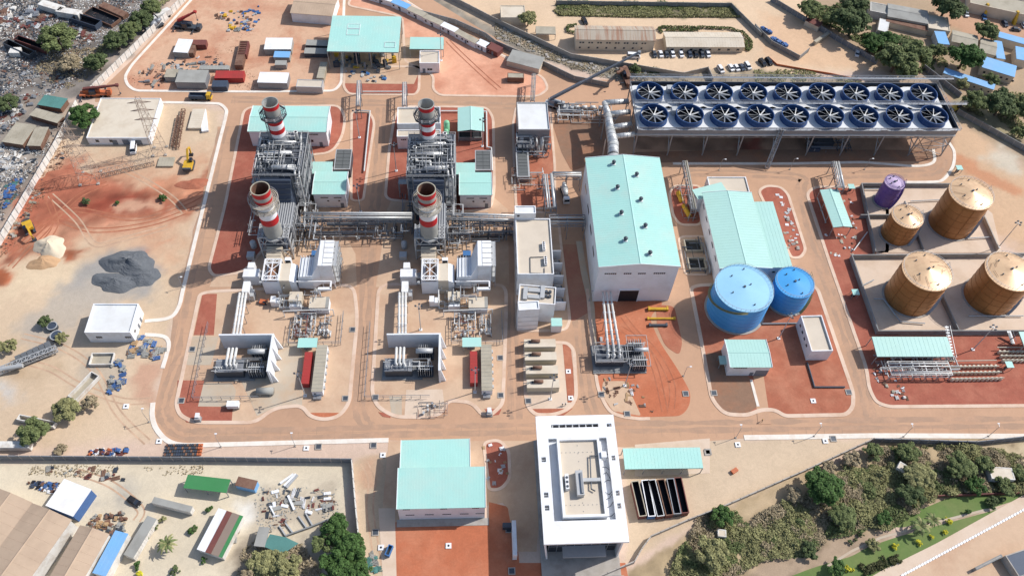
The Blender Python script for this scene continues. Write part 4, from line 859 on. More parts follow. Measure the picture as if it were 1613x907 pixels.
# bund walls: each wall a thing, floors are structure
def wallrun(name, label, pts, h, th, m, cat='wall', z0=0.0, group=None):
    q = [G(t, h) for t in pts]; mb = MB()
    o = Vector((q[0].x,q[0].y,0))
    h0 = h
    for i_, (a, b) in enumerate(zip(q, q[1:])):
        d = (b-a).normalized(); n = Vector((-d.y,d.x,0))*th/2; e = d*th/2; h = h0-0.006*i_
        A = a-o-e; B = b-o+e
        mb.hexa([(A+n).to_tuple()[:2]+(z0,),(A-n).to_tuple()[:2]+(z0,),(B-n).to_tuple()[:2]+(z0,),(B+n).to_tuple()[:2]+(z0,)],[(A+n).to_tuple()[:2]+(h,),(A-n).to_tuple()[:2]+(h,),(B-n).to_tuple()[:2]+(h,),(B+n).to_tuple()[:2]+(h,)])
    return single(name, mb, m, label, cat, o, 0, group)
sheet('bund_floor', [p('M',120,285),p('M',700,285),p('M',960,480),p('M',1020,735),p('M',205,735)], 0.16, 'slab_pale')
sheet('bund_floor', [p('T',75,45),p('T',990,40),p('T',1090,440),p('T',215,450)], 0.18, 'slab_pale')
wallrun('bund_wall', 'concrete bund wall around the rear fuel tanks', [p('M',205,720),p('M',115,283),p('M',690,285)], 2.2, 0.4, 'concrete_grey')
wallrun('bund_wall', 'sloping end wall on the right of the rear bund', [p('M',915,500),p('M',1005,700)], 2.17, 0.4, 'concrete')
wallrun('bund_wall', 'dividing wall in front of the purple tank', [p('M',110,487),p('M',300,487)], 2.13, 0.35, 'concrete_grey')
wallrun('bund_wall', 'wall between the rear bund and the smaller brown tank', [p('M',395,400),p('M',520,720)], 1.6, 0.35, 'concrete_grey')
wallrun('bund_wall', 'concrete bund wall around the two front fuel tanks', [p('T',1100,437),p('T',215,438),p('T',75,38),p('T',990,30)], 2.4, 0.4, 'concrete_grey')
wallrun('bund_wall', 'dividing wall between the two front fuel tanks', [p('T',640,430),p('T',560,260),p('T',520,60)], 2.3, 0.35, 'concrete_grey')
# ================================================================ AIR COOLED CONDENSER
DZ = 15.0
def condenser():
    A, B, Cc, Dd = [G(t, DZ) for t in ((1002,203.2),(1505.7,201.8),(996.5,128.7),(1479.5,130.6))]
    x0, x1, y0, y1 = (A.x+Cc.x)/2, (B.x+Dd.x)/2, (A.y+B.y)/2, (Cc.y+Dd.y)/2
    r = thing('air_cooled_condenser', 'huge air cooled condenser on steel legs carrying two rows of blue fans', 'condenser', (x0,y0,0)); W = x1-x0; D = y1-y0
    # fan hub survey -> regular grid
    h0 = [G((960+x/5.336,110+y/5.336),DZ+2.6) for x,y in ((342,183),(380,372))]; h1 = [G((1220+x/5.337,110+y/5.337),DZ+2.6) for x,y in ((1250,190),(1345,374))]
    yT = (h0[0].y+h1[0].y)/2; yB = (h0[1].y+h1[1].y)/2; xs0 = (h0[0].x+h0[1].x)/2; xs1 = (h1[0].x+h1[1].x)/2
    pitch = (xs1-xs0)/8; fr = 5.0
    # deck panels: a square plate with round hole per cell
    for row, yc in ((0,yT),(1,yB)):
        for i in range(9):
            cx, cy = xs0+i*pitch-x0, yc-y0; hx = pitch/2; hy = (yT-yB)/2; n = 32; vs = []; fs = []
            for k in range(n):
                a = 2*math.pi*(k+0.5)/n; co, si = math.cos(a), math.sin(a); s_ = min(hx/abs(co), hy/abs(si))
                vs += [(cx+fr*co,cy+fr*si,DZ),(cx+s_*co,cy+s_*si,DZ)]
            for k in range(n): fs.append((2*k,2*k+1,2*((k+1)%n)+1,2*((k+1)%n)))
            part(r, 'deck_panel', MB().add(vs, fs), 'roof_white')
    # plate for the A-frame bundles below the fans; interior shade painted near-black, blocks sun
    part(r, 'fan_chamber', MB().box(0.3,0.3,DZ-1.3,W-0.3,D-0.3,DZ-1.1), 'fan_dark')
    part(r, 'wind_wall', MB().box(0,0,DZ-3.3,W,0.25,DZ+0.1), 'grey_steel'); part(r, 'wind_wall', MB().box(0,D-0.25,DZ-3.3,W,D,DZ+0.1), 'grey_steel')
    part(r, 'wind_wall', MB().box(0,0.25,DZ-3.3,0.25,D-0.25,DZ+0.1), 'grey_steel'); part(r, 'wind_wall', MB().box(W-0.25,0.25,DZ-3.3,W,D-0.25,DZ+0.1), 'grey_steel')
    part(r, 'steam_header', MB().tube((-4,0.2,DZ-3.6),(W,0.2,DZ-3.6),0.55,12), 'light_steel', True)
    wk = MB().box(-0.2,-0.9,DZ-0.1,W+0.2,0.0,DZ+0.02); part(r, 'walkway', wk, 'galv')
    part(r, 'handrail', MB().rail([(-0.2,-0.85,DZ),(W+0.2,-0.85,DZ),(W+0.2,D+0.3,DZ),(-0.2,D+0.3,DZ)],1.1,2.4,0.05,True), 'galv')
    md = MB().box(-0.5,(yT+yB)/2-y0-0.45,DZ+2.3,W+6,(yT+yB)/2-y0+0.45,DZ+2.45); part(r, 'catwalk', md, 'galv')
    part(r, 'catwalk_rail', MB().rail([(-0.5,(yT+yB)/2-y0-0.45,DZ+2.4),(W+6,(yT+yB)/2-y0-0.45,DZ+2.4)],1.0,2.5,0.05).rail([(-0.5,(yT+yB)/2-y0+0.45,DZ+2.4),(W+6,(yT+yB)/2-y0+0.45,DZ+2.4)],1.0,2.5,0.05), 'galv')
    part(r, 'catwalk', MB().box(-0.5,D-0.6,DZ+2.3,W+6,D+0.3,DZ+2.45).rail([(-0.5,D+0.3,DZ+2.4),(W+6,D+0.3,DZ+2.4)],1.0,2.5,0.05), 'galv')
    # legs, braces, trusses
    nx = 9
    for i in range(nx+1):
        for j in range(3):
            x, y = W*i/nx, D*j/2; xx = x+(0.3 if i == 0 else -0.3 if i == nx else 0); yy = y+(0.35 if j == 0 else -0.35 if j == 2 else 0)
            part(r, 'leg', MB().tube((xx,yy,0),(xx,yy,DZ-3.3),0.28,8), 'galv')
        for (ya, yb) in ((0.3,D/2),(D/2,D-0.3)):
            br = MB()
            xx = W*i/nx+(0.3 if i == 0 else -0.3 if i == nx else 0)
            br.bar((xx,ya,1.0),(xx,(ya+yb)/2,DZ-3.6),0.12); br.bar((xx,yb,1.0),(xx,(ya+yb)/2,DZ-3.6),0.12); br.bar((xx,ya,6),(xx,yb,6),0.1); part(r, 'brace', br, 'galv')
    tr = MB()
    for y in (0.5, D/2, D-0.5):
        for i in range(nx): 
            tr.bar((W*i/nx,y,DZ-3.4),(W*(i+1)/nx,y,DZ-3.4),0.15); tr.bar((W*i/nx,y,DZ-3.4),(W*(i+0.5)/nx,y,DZ-5.2),0.1); tr.bar((W*(i+0.5)/nx,y,DZ-5.2),(W*(i+1)/nx,y,DZ-3.4),0.1); tr.bar((W*(i+0.5)/nx,y,DZ-5.2),(W*min(i+1.5,nx)/nx,y,DZ-5.2),0.1)
    for i in (nx-1,):
        for y in (0.35, D-0.35):
            for k in range(2):
                z0 = 0.5+k*5; z1 = z0+5
                tr.bar((W*i/nx,y,z0),(W,y,z1),0.09); tr.bar((W*i/nx,y,z1),(W,y,z0),0.09); tr.bar((W*i/nx,y,z1),(W,y,z1),0.09)
        for k in range(6): tr.bar((W-0.3,D*k/6,0.5+(k%2)*5),(W-0.3,D*(k+1)/6,0.5+((k+1)%2)*5),0.09)
    part(r, 'truss', tr, 'galv')
    # stair from ground to deck in front
    s0 = g('a',1320,835,0); s1 = g('a',1450,490,DZ)
    st = MB().lattice((s0.x-x0,s0.y-y0,0.8),(s1.x-x0,s1.y-y0-0.5,DZ),1.6,12,0.1)
    for k in range(24): t = (k+0.5)/24; st.box(s0.x-x0+(s1.x-s0.x)*t-0.7,s0.y-y0+(s1.y-s0.y-0.5)*t-0.2,DZ*t,s0.x-x0+(s1.x-s0.x)*t+0.7,s0.y-y0+(s1.y-s0.y-0.5)*t+0.2,DZ*t+0.06)
    part(r, 'stair', st, 'galv')
    # fans
    sh = MB(); n = 36
    for z0, z1, ra, rb in ((DZ,DZ+1.2,fr+0.45,fr+0.1),(DZ+1.2,DZ+2.7,fr+0.1,fr+0.3)):
        vs = [(ra*math.cos(2*math.pi*i/n),ra*math.sin(2*math.pi*i/n),z0) for i in range(n)]+[(rb*math.cos(2*math.pi*i/n),rb*math.sin(2*math.pi*i/n),z1) for i in range(n)]
        sh.add(vs, [(i,(i+1)%n,n+(i+1)%n,n+i) for i in range(n)])
    sh.ring(0,0,DZ+2.6,DZ+2.75,fr+0.1,fr+0.42,n); shm = sh.mesh('shroud','fan_blue',False)
    hub = MB().cyl(0,0,DZ+1.3,DZ+2.2,0.55,0.45,n=14).mesh('hub','blade')
    bl = MB(); c_, n_ = 0.27*math.cos(R(38)), 0.27*math.sin(R(38)); zc = DZ+1.75
    bl.hexa([(0.4,-c_,zc-n_),(fr-0.25,-c_*0.8,zc-n_*0.5),(fr-0.25,c_*0.8,zc+n_*0.5),(0.4,c_,zc+n_)],[(0.4,-c_,zc-n_+0.09),(fr-0.25,-c_*0.8,zc-n_*0.5+0.07),(fr-0.25,c_*0.8,zc+n_*0.5+0.07),(0.4,c_,zc+n_+0.09)]); blm = bl.mesh('blade','fan_blade')
    gr = MB().bar((-fr,0.25,DZ+0.6),(fr,0.25,DZ+0.6),0.12).bar((-fr,-0.25,DZ+0.6),(fr,-0.25,DZ+0.6),0.12).box(-0.5,-0.5,DZ+0.4,0.5,0.5,DZ+1.3); grm = gr.mesh('gear_bridge','dark_steel')
    for row, yc in ((0,yT),(1,yB)):
        for i in range(9):
            lb = 'blue cooling fan, %s from the %s end of the %s row on the condenser' % (ORD[i if i < 5 else 8-i], 'left' if i < 5 else 'right', 'back' if row == 0 else 'front')
            f = thing('cooling_fan', lb, 'fan', (xs0+i*pitch,yc,0), 0, 'cooling fans on the condenser deck')
            link('shroud', shm, f); link('hub', hub, f); link('gear_bridge', grm, f)
            for k in range(9):
                b = link('blade', blm, f); b.rotation_euler = (0,0,R(12+40*k+((i*7+row*3)%4)*6))
    # galvanised switch boxes beside two fans
    for (zx, zy) in ((510,145),(550,325)):
        v = g('a',zx,zy,DZ+2.6); part(r, 'switch_cabinet', MB().box(v.x-x0-1.1,v.y-y0-1.2,DZ,v.x-x0+1.1,v.y-y0+1.2,DZ+2.6), 'light_steel')
    return r, x0, x1, y0, y1
ACC = condenser()
# main exhaust steam duct: lagged trunk with branches
def steam_duct():
    r = thing('steam_duct', 'fat pale lagged steam duct running from the turbine hall to the condenser', 'duct', (50,210,0)); o = Vector((50,210,0))
    P_ = [g('J',752,520,12),g('J',752,440,12),g('J',730,330,12),g('J',715,230,12),g('J',690,150,12)]
    rad = [2.1,2.1,1.7,1.4,1.1]
    for i in range(4): part(r, 'trunk', MB().tube(P_[i]-o,P_[i+1]-o,rad[i],20,rad[i+1]), 'lagging', True)
    part(r, 'trunk', MB().tube(P_[0]-o,P_[0]-o+Vector((0,-6,-2)),2.1,20), 'lagging', True)
    for q, rr in zip(P_[1:], rad[1:]): part(r, 'elbow', MB().ball(q-o, rr*1.02, 16, 10), 'lagging', True)
    for i in range(4):
        d = P_[i+1]-P_[i]; k = max(3, int(d.length/2))
        for j in range(k):
            c = P_[i]+d*(j/k); ra = rad[i]+(rad[i+1]-rad[i])*j/k; part(r, 'stiffener_ring', MB().tube(c-o,c-o+d.normalized()*0.15,ra+0.07,20), 'grey_steel')
    for (sx, sy, ex, ey, rr) in ((690,145,860,135,1.1),(735,225,870,210,1.1),(755,320,880,300,1.1),(770,385,900,370,1.0)):
        a, b = g('J',sx,sy,12)-o, g('J',ex,ey,12)-o; bq = part(r, 'branch', MB().tube(a,b,rr,16), 'lagging', True)
        for j in range(1,5): c = a.lerp(b,j/5); part(bq, 'stiffener_ring', MB().tube(c,c+(b-a).normalized()*0.15,rr+0.07,16), 'grey_steel')
    for (sx, sy) in ((725,400),(715,260),(700,170)):
        v = g('J',sx,sy,11)-o
        for k in (-1.4,1.4): part(r, 'support_leg', MB().bar((v.x+k,v.y,-0.0),(v.x+k,v.y,10.6),0.22), 'galv')
steam_duct()
# ================================================================ GAS TURBINE UNITS
def tangle(root, x0, x1, y0, y1, z0, z1, n, seed, ms=('lagging','grey_steel','light_steel'), rr=(0.08,0.24), name='pipe'):
    rd = random.Random(seed)
    for i in range(n):
        r = rd.uniform(*rr); q = [rd.uniform(x0,x1), rd.uniform(y0,y1), rd.uniform(z0,z1)]; pts = [tuple(q)]; ax = rd.choice([0,1,2])
        for k in range(rd.choice([1,2,2,3])):
            lim = ((x0,x1),(y0,y1),(z0,z1))[ax]; q = list(q); q[ax] = min(lim[1], max(lim[0], q[ax]+rd.choice([-1,1])*rd.uniform(0.25,0.8)*(lim[1]-lim[0]))); pts.append(tuple(q)); ax = (ax+rd.choice([1,2])) % 3
        part(root, name, MB().pipe(pts, r, 6), rd.choice(ms))
def valves(root, x0, x1, y0, y1, z, n, seed, hh=1.4):
    rd = random.Random(seed)
    for i in range(n):
        x, y = rd.uniform(x0,x1), rd.uniform(y0,y1); h = hh*rd.uniform(0.6,1.3)
        part(root, 'valve', MB().cyl(x,y,z,z+h,0.14,n=6).cyl(x,y,z+h,z+h+0.12,0.35,n=10).ball((x,y,z+h*0.4),0.32,8,5), rd.choice(['light_steel','grey_steel','lagging','blade']))
def striped(root, cx, cy, segs, n=28):
    for z1, z0, r1, r0, m in segs:
        part(root, 'chimney_band', MB().cyl(cx,cy,z0,z1,r0,r1,n=n,cap=False), m, True)
def ring_platform(root, cx, cy, z, ri, ro, n, m='grey_steel', rails=True, rm='light_steel'):
    gq = MB(); w_ = (ro-ri)/7
    for j in range(4): gq.ring(cx,cy,z-0.1,z,ri+j*2*w_,ri+(j*2+1)*w_,n)
    o = part(root, 'ring_platform', gq, m)
    q = MB().rail([(cx+ro*math.cos(2*math.pi*i/n),cy+ro*math.sin(2*math.pi*i/n),z) for i in range(n)],1.1,3.0,0.03,True); part(o, 'handrail', q, rm)
    k = MB()
    for i in range(0, n, max(1, n//8)): a = 2*math.pi*i/n; k.bar((cx+ri*math.cos(a),cy+ri*math.sin(a),z-0.9),(cx+ro*math.cos(a),cy+ro*math.sin(a),z-0.12),0.07)
    part(o, 'bracket', k, 'grey_steel')
def unit(U, side, seed):
    sd = seed
    # ---- boiler
    r = thing('recovery_boiler', 'grey heat recovery boiler covered with pipes, %s of the two' % side, 'boiler', (U.x,U.y+3.0,0)); r.scale = (1,1,0.84)
    part(r, 'casing', MB().box(-5.7,14.0,0.4,5.0,36.5,23.0), 'navy_steel')
    duct = part(r, 'inlet_duct', MB().hexa([(-5.7,11.0,2.2),(4.6,11.0,2.2),(5.0,14.0,2.2),(-5.7,14.0,2.2)],[(-5.0,11.0,13.5),(4.2,11.0,13.5),(5.0,14.0,22.8),(-5.7,14.0,22.8)]), 'navy_steel')
    for k in range(4):
        t = 0.15+k*0.24; y = 11.0+3.0*t; z = 13.5+9.3*t
        part(duct, 'stiffener', MB().box(-5.5,y-0.25,z-0.1,4.8,y-0.05,z+0.12), 'dark_steel')
    for k in range(5): part(r, 'casing_column', MB().box(-6.1,15+k*5,0,-5.7,15.5+k*5,23.6), 'grey_steel'); part(r, 'casing_column', MB().box(5.0,15+k*5,0,5.4,15.5+k*5,23.6), 'grey_steel')
    b2 = part(r, 'lower_duct', MB().box(-3.6,-0.4,3.4,5.6,11.0,13.2), 'grey_steel')
    for k in range(7): part(b2, 'rib', MB().box(0.1+k*0.8,0.6,13.2,0.4+k*0.8,11.0,13.6), 'light_steel')
    for k in range(5): part(b2, 'rib', MB().box(5.6,0.4+k*2.2,3.6,5.85,0.8+k*2.2,13.1), 'light_steel')
    dk = part(r, 'top_platform', MB().box(-8.1,15.4,23.6,9.0,36.8,23.9), 'dark_steel')
    part(dk, 'handrail', MB().rail([(-8.1,15.4,23.9),(9.0,15.4,23.9),(9.0,36.8,23.9),(-8.1,36.8,23.9)],1.15,2,0.06,True), 'light_steel')
    for x in (-7.9,8.8):
        for y in (15.7,22.5,29.5,36.5): part(r, 'column', MB().bar((x,y,0),(x,y,23.6),0.2), 'grey_steel')
    for k, z in enumerate((6.5,12,18)):
        pl = part(r, 'side_platform', MB().box(5.5,14.5,z,9.0,36,z+0.15), 'grey_steel'); part(pl, 'handrail', MB().rail([(9.0,14.5,z+0.15),(9.0,36,z+0.15)],1.1,2,0.05).rail([(5.5,14.5,z+0.15),(9.0,14.5,z+0.15)],1.1,2,0.05), 'light_steel')
        pl = part(r, 'side_platform', MB().box(-8.1,20,z,-6.2,36,z+0.15), 'grey_steel'); part(pl, 'handrail', MB().rail([(-8.1,36,z+0.15),(-8.1,20,z+0.15),(-6.2,20,z+0.15)],1.1,2,0.05), 'light_steel')
    for x in (-7.9,8.8):
        br = MB()
        for (ya,yb) in ((15.7,22.5),(22.5,29.5),(29.5,36.5)):
            for z in (0.3,6.5,12,18): br.bar((x,ya,z),(x,yb,min(23.6,z+5.6)),0.09)
        part(r, 'brace', br, 'grey_steel')
    # steam drums, silencers and pipe work on the top platform
    for (x0,x1,y,z,rad) in ((-1.0,5.6,18.6,25.4,0.95),(-4.5,4.0,25.0,26.0,0.8),(-4.0,5.0,30.5,25.6,0.7)):
        d = part(r, 'steam_drum', MB().tube((x0,y,z),(x1,y,z),rad,16).ball((x0,y,z),rad,12,8).ball((x1,y,z),rad,12,8), 'lagging', True)
        for k in (0.25,0.75): xx = x0+(x1-x0)*k; part(d, 'saddle', MB().box(xx-0.2,y-rad*0.8,23.9,xx+0.2,y+rad*0.8,z), 'dark_steel')
    for (x,y,h) in ((-5.5,27.5,3.0),(-2.6,24.0,2.6),(5.2,33.5,4.2),(1.5,33.8,3.4),(-6.6,22.0,2.4)):
        s_ = part(r, 'silencer', MB().cyl(x,y,24,24+h,0.75,n=14,cap=False).ring(x,y,24+h-0.2,24+h,0.5,0.85,14), 'lagging', True)
    part(r, 'main_steam_pipe', MB().pipe([(-7.2,33,25.6),(-7.3,24.5,25.6),(-5.2,24.3,25.6),(-4.8,21.8,25.6),(0.2,21.6,25.6),(0.4,19.4,25.4),(2.4,18.0,25.4),(6.4,17.6,25.2),(6.6,15.9,24.8),(6.6,15.2,12)],0.34,8), 'blade')
    part(r, 'main_steam_pipe', MB().pipe([(6.8,34,25.2),(7.4,28,25.2),(7.6,20,25.0),(8.2,14.6,24.6),(8.2,14.2,9),(8.2,10.5,8.4)],0.3,8), 'lagging')
    tangle(r, -7.6, 8.6, 16.5, 33.5, 24.2, 27.8, 90, sd, ('grey_steel','light_steel','galv','grey_steel','dark_steel','lagging'), (0.07,0.2))
    tangle(r, 5.3, 8.8, 14.6, 34, 2, 23, 30, sd+1, ('lagging','grey_steel','light_steel','galv'), (0.09,0.26))
    tangle(r, 5.5, 11.5, 3, 17, 0.6, 11, 30, sd+2, ('lagging','grey_steel','light_steel','galv'), (0.09,0.28))
    valves(r, -7.2, 8.2, 16.5, 33, 23.9, 46, sd+3, 1.5)
    fr = MB()
    for (xa,xb,y,z) in ((-3.5,4.5,28,27.2),(-6.5,1.5,22.2,26.8),(-3.0,5.0,32,27.4)):
        for x in (xa,xb,(xa+xb)/2): fr.bar((x,y,23.9),(x,y,z),0.09); fr.bar((x,y+1.8,23.9),(x,y+1.8,z),0.09)
        fr.bar((xa,y,z),(xb,y,z),0.1); fr.bar((xa,y+1.8,z),(xb,y+1.8,z),0.1); fr.bar((xa,y,z),(xa,y+1.8,z),0.1); fr.bar((xb,y,z),(xb,y+1.8,z),0.1)
    part(r, 'pipe_frame', fr, 'blade')
    lad = MB().rail([(-12.2,23.6,9),(-8.2,23.6,9)],1.1,1,0.06).rail([(-12.2,26.2,9),(-8.2,26.2,9)],1.1,1,0.06).box(-12.2,23.6,8.9,-8.2,26.2,9.0).bar((-12.1,23.7,0),(-12.1,23.7,9),0.12).bar((-12.1,26.1,0),(-12.1,26.1,9),0.12); part(r, 'side_landing', lad, 'light_steel')
    tangle(r, 4, 14, -2, 9, 0.5, 9, 40, sd+20, ('grey_steel','light_steel','dark_steel','lagging'), (0.08,0.22))
    tangle(r, -11, -6.2, 2, 20, 0.4, 8, 20, sd+21, ('grey_steel','light_steel','dark_steel'), (0.08,0.2))
    tangle(r, -8, 9, 15, 15.6, 1, 23, 16, sd+22, ('grey_steel','light_steel'), (0.08,0.16))
    part(r, 'blowdown_tank', MB().cyl(-9.5,0,0,3.2,1.1,n=14).ball((-9.5,0,3.2),1.1,12,6,0.5), 'light_steel', True); part(r, 'electrical_cabinet', MB().box(-11,-6,0.1,-8.4,-3.5,2.4), 'light_steel'); part(r, 'electrical_cabinet', MB().box(11.5,-5.5,0.1,14.3,-3.4,2.6), 'blue_paint')
    # ---- rear chimney
    cx, cy = -0.8, 35.9
    c = thing('chimney', 'red and white banded chimney rising from the back of the %s boiler' % side, 'chimney', (U.x,U.y,0), 0, 'striped chimneys')
    striped(c, cx, cy, [(38,36.2,2.75,2.75,'red'),(36.2,33.2,2.75,2.75,'roof_grey'),(33.2,31.2,2.75,2.75,'white'),(31.2,29.4,2.75,2.75,'red'),(29.4,27.2,2.75,2.75,'white'),(27.2,25.2,2.75,2.75,'red'),(25.2,23.6,2.75,2.75,'white'),(23.6,20.0,2.75,4.2,'grey_steel')])
    part(c, 'liner', MB().cyl(cx,cy,30,37.98,2.6,n=28,cap=False), 'lagging', True); part(c, 'rim', MB().ring(cx,cy,37.9,38.1,2.55,2.85,28), 'roof_grey')
    part(c, 'flue_floor', MB().cyl(cx,cy,29.9,30.0,2.6,n=28), 'pit_dark')
    ring_platform(c, cx, cy, 33.2, 2.75, 4.7, 10, 'dark_steel', rm='grey_steel')
    part(c, 'platform_skirt', MB().ring(cx,cy,32.4,33.1,4.5,4.72,10), 'dark_steel')
    part(c, 'ladder', MB().lattice((cx-2.4,cy-2.2,20),(cx-2.4,cy-2.2,36),0.7,14,0.05), 'grey_steel')
    for a in (R(250),R(285),R(320)): part(c, 'beacon', MB().box(cx+4.6*math.cos(a)-0.25,cy+4.6*math.sin(a)-0.25,33.2,cx+4.6*math.cos(a)+0.25,cy+4.6*math.sin(a)+0.25,34.1), 'light_steel')
    # ---- bypass chimney
    c = thing('bypass_chimney', 'red and white banded bypass chimney in a white lattice base, %s unit' % side, 'chimney', (U.x,U.y,0), 0, 'striped chimneys')
    striped(c, 0, 0, [(34,31.8,3.0,3.0,'red'),(31.8,30.2,3.0,3.0,'roof_grey'),(30.2,28.4,3.0,3.0,'red'),(28.4,24.4,3.0,3.0,'white'),(24.4,21.2,3.0,3.0,'white'),(21.2,18.2,3.0,3.0,'red'),(18.2,11,3.0,3.05,'roof_grey')], 32)
    part(c, 'liner', MB().cyl(0,0,14,33.98,2.82,n=32,cap=False), 'rust', True); part(c, 'rim', MB().ring(0,0,33.9,34.12,2.8,3.12,32), 'roof_dull')
    part(c, 'flue_floor', MB().cyl(0,0,13.8,14,2.85,n=32), 'black')
    ring_platform(c, 0, 0, 29.0, 3.0, 4.9, 24, 'roof_dull'); ring_platform(c, 0, 0, 25.6, 3.0, 4.7, 24, 'roof_dull')
    part(c, 'base_ring', MB().ring(0,0,10.6,11.4,3.0,3.5,32), 'light_steel')
    part(c, 'diverter_box', MB().box(-3.3,-1.6,3.0,3.3,2.55,10.6), 'navy_steel')
    for x in (-5.0,5.2):
        for y in (-2.4,3.6): part(c, 'support_column', MB().bar((x,y,0),(x,y,12.0),0.24), 'light_steel')
    fr = MB()
    for z in (11.8,8.4,5.0):
        for a, b in (((-5,-2.4),(5.2,-2.4)),((5.2,-2.4),(5.2,3.6)),((-5,-2.4),(-5,3.6))): fr.bar((*a,z),(*b,z),0.16)
    for (xa,xb) in ((-5,-3.4),(3.4,5.2)):
        fr.bar((xa,-2.4,12),(xb,-2.4,12),0.12)
        for k in range(4): y0 = -2.4+k*1.5; fr.bar((xa,y0,12),(xb,y0+1.5,12),0.1); fr.bar((xb,y0,12),(xa,y0+1.5,12),0.1); fr.bar((xa,y0,12),(xb,y0,12),0.1)
        fr.bar((xa,-2.4,12),(xa,3.6,12),0.14); fr.bar((xb,-2.4,12),(xb,3.6,12),0.14)
    for k in range(6): x0 = -5+k*1.7; fr.bar((x0,-2.4,8.4 if k%2 else 11.8),(x0+1.7,-2.4,11.8 if k%2 else 8.4),0.12)
    fr.bar((-5,-2.4,0.2),(-1.5,-2.4,5),0.12); fr.bar((5.2,-2.4,0.2),(1.8,-2.4,5),0.12); fr.bar((5.2,-2.4,0.2),(5.2,3.6,5),0.12); fr.bar((5.2,3.6,0.2),(5.2,-2.4,5),0.12)
    part(c, 'lattice_frame', fr, 'light_steel')
    # ---- gas turbine train
    r = thing('gas_turbine', 'gas turbine train with white filter house and open white frame, %s unit' % side, 'turbine', (U.x,U.y,0))
    df = part(r, 'exhaust_diffuser', MB().hexa([(-3.3,-7.2,0.8),(1.9,-7.2,0.8),(2.4,-1.7,0.8),(-3.4,-1.7,0.8)],[(-2.8,-7.2,5.4),(1.6,-7.2,5.4),(2.2,-1.7,6.4),(-3.2,-1.7,6.4)]), 'beige')
    for k in range(5): part(df, 'rib', MB().box(-3.15,-6.8+k*1.15,5.45+k*0.22,2.0,-6.6+k*1.15,5.75+k*0.22), 'cream')
    part(r, 'enclosure', MB().box(-2.2,-17.2,0.2,2.9,-8.8,5.2), 'white_panel'); part(r, 'enclosure_core', MB().box(-1.2,-16.2,5.2,1.9,-9.8,6.6), 'dirt_brown')
    fr = MB(); X0,X1,Y0,Y1 = -2.35,3.0,-17.4,-8.65
    for x in (X0,X1):
        for y in (Y0,(Y0+Y1)/2,Y1): fr.bar((x,y,0),(x,y,8),0.2)
        fr.bar((x,Y0,8),(x,Y1,8),0.22)
    for y in (Y0,Y1,Y0+1.6,Y1-1.6): fr.bar((X0,y,8),(X1,y,8),0.18)
    fr.bar((0.3,Y0,8),(0.3,Y1,8),0.14); fr.bar((X0,Y0+1.6,8),(X1,Y1-1.6,8),0.1); fr.bar((X1,Y0+1.6,8),(X0,Y1-1.6,8),0.1)
    for y in (Y0,Y1-1.6):
        for k in range(4): x = X0+k*1.34; fr.bar((x,y,8),(x+1.34,y+1.6,8),0.07); fr.bar((x,y+1.6,8),(x+1.34,y,8),0.07)
    part(r, 'crane_frame', fr, 'white')
    part(r, 'frame_cladding', MB().box(X0-0.1,Y0-0.28,0.3,X1+0.1,Y0-0.05,7.2), 'white_panel')
    part(r, 'auxiliary_block', MB().box(3.25,-17.6,0.2,6.6,-10.2,7.8), 'cream'); part(r, 'auxiliary_block', MB().hexa([(6.6,-17.6,0.2),(8.6,-17.6,0.2),(8.6,-10.2,0.2),(6.6,-10.2,0.2)],[(6.6,-17.6,7.8),(8.6,-17.6,6.6),(8.6,-10.2,6.6),(6.6,-10.2,7.8)]), 'white_panel')
    part(r, 'vent_hood', MB().box(4.4,-9.9,6.0,6.4,-8.6,9.0), 'white'); part(r, 'vent_hood', MB().box(4.6,-9.95,7.6,6.2,-9.88,8.8), 'black')
    dc = part(r, 'intake_duct', MB().hexa([(8.8,-16.7,2.2),(14.2,-16.9,2.2),(14.2,-8.6,2.2),(8.8,-8.6,2.2)],[(9.6,-16.7,8.6),(14.2,-16.9,9.2),(14.2,-8.6,9.2),(9.6,-8.6,8.6)]), 'white_panel')
    for k in range(5): part(dc, 'rib', MB().box(9.7+k*0.95,-8.6,4,9.85+k*0.95,-8.3,9.4), 'white')
    for k in range(4): part(dc, 'seam', MB().box(10.2+k*1.1,-16.9,8.75+k*0.1,10.3+k*1.1,-8.6,9.0+k*0.1), 'light_steel')
    part(r, 'transition', MB().hexa([(14.2,-16.8,2.2),(16.6,-15.2,2.6),(16.6,-4.4,2.6),(14.2,-8.6,2.2)],[(14.2,-16.8,9.1),(16.6,-15.2,13.0),(16.6,-4.4,13.0),(14.2,-8.6,9.1)]), 'white_panel')
    fh = part(r, 'filter_house', MB().box(16.6,-15.3,2.6,21.2,-4.5,13.0), 'white')
    for k in range(5): part(fh, 'roof_seam', MB().box(18.2,-15.2+k*2.16+1.0,13.0,21.2,-15.1+k*2.16+1.0,13.12), 'grey_steel')
    part(fh, 'roof_seam', MB().box(18.1,-15.3,13.0,18.22,-4.5,13.12), 'light_steel')
    for k in range(4):
        lv = part(fh, 'louvre', MB().box(21.25,-14.8+k*2.7,3.6,21.6,-12.6+k*2.7,12.6), 'light_steel')
    for y in (-15.1,-10,-4.8):
        for x in (16.9,20.9): part(r, 'filter_leg', MB().bar((x,y,0),(x,y,2.6),0.18), 'white')
    sc = MB()
    for k in range(6): y = -15+k*2.1; sc.bar((22.6,y,0),(22.6,y,12.6),0.09)
    for z in (3.5,6.5,9.5,12.5): sc.bar((22.6,-15,z),(22.6,-4.5,z),0.08); sc.bar((21.6,-15,z),(22.6,-15,z),0.08); sc.box(21.65,-15,z-0.06,22.6,-4.5,z)
    part(r, 'maintenance_stair', sc, 'light_steel')
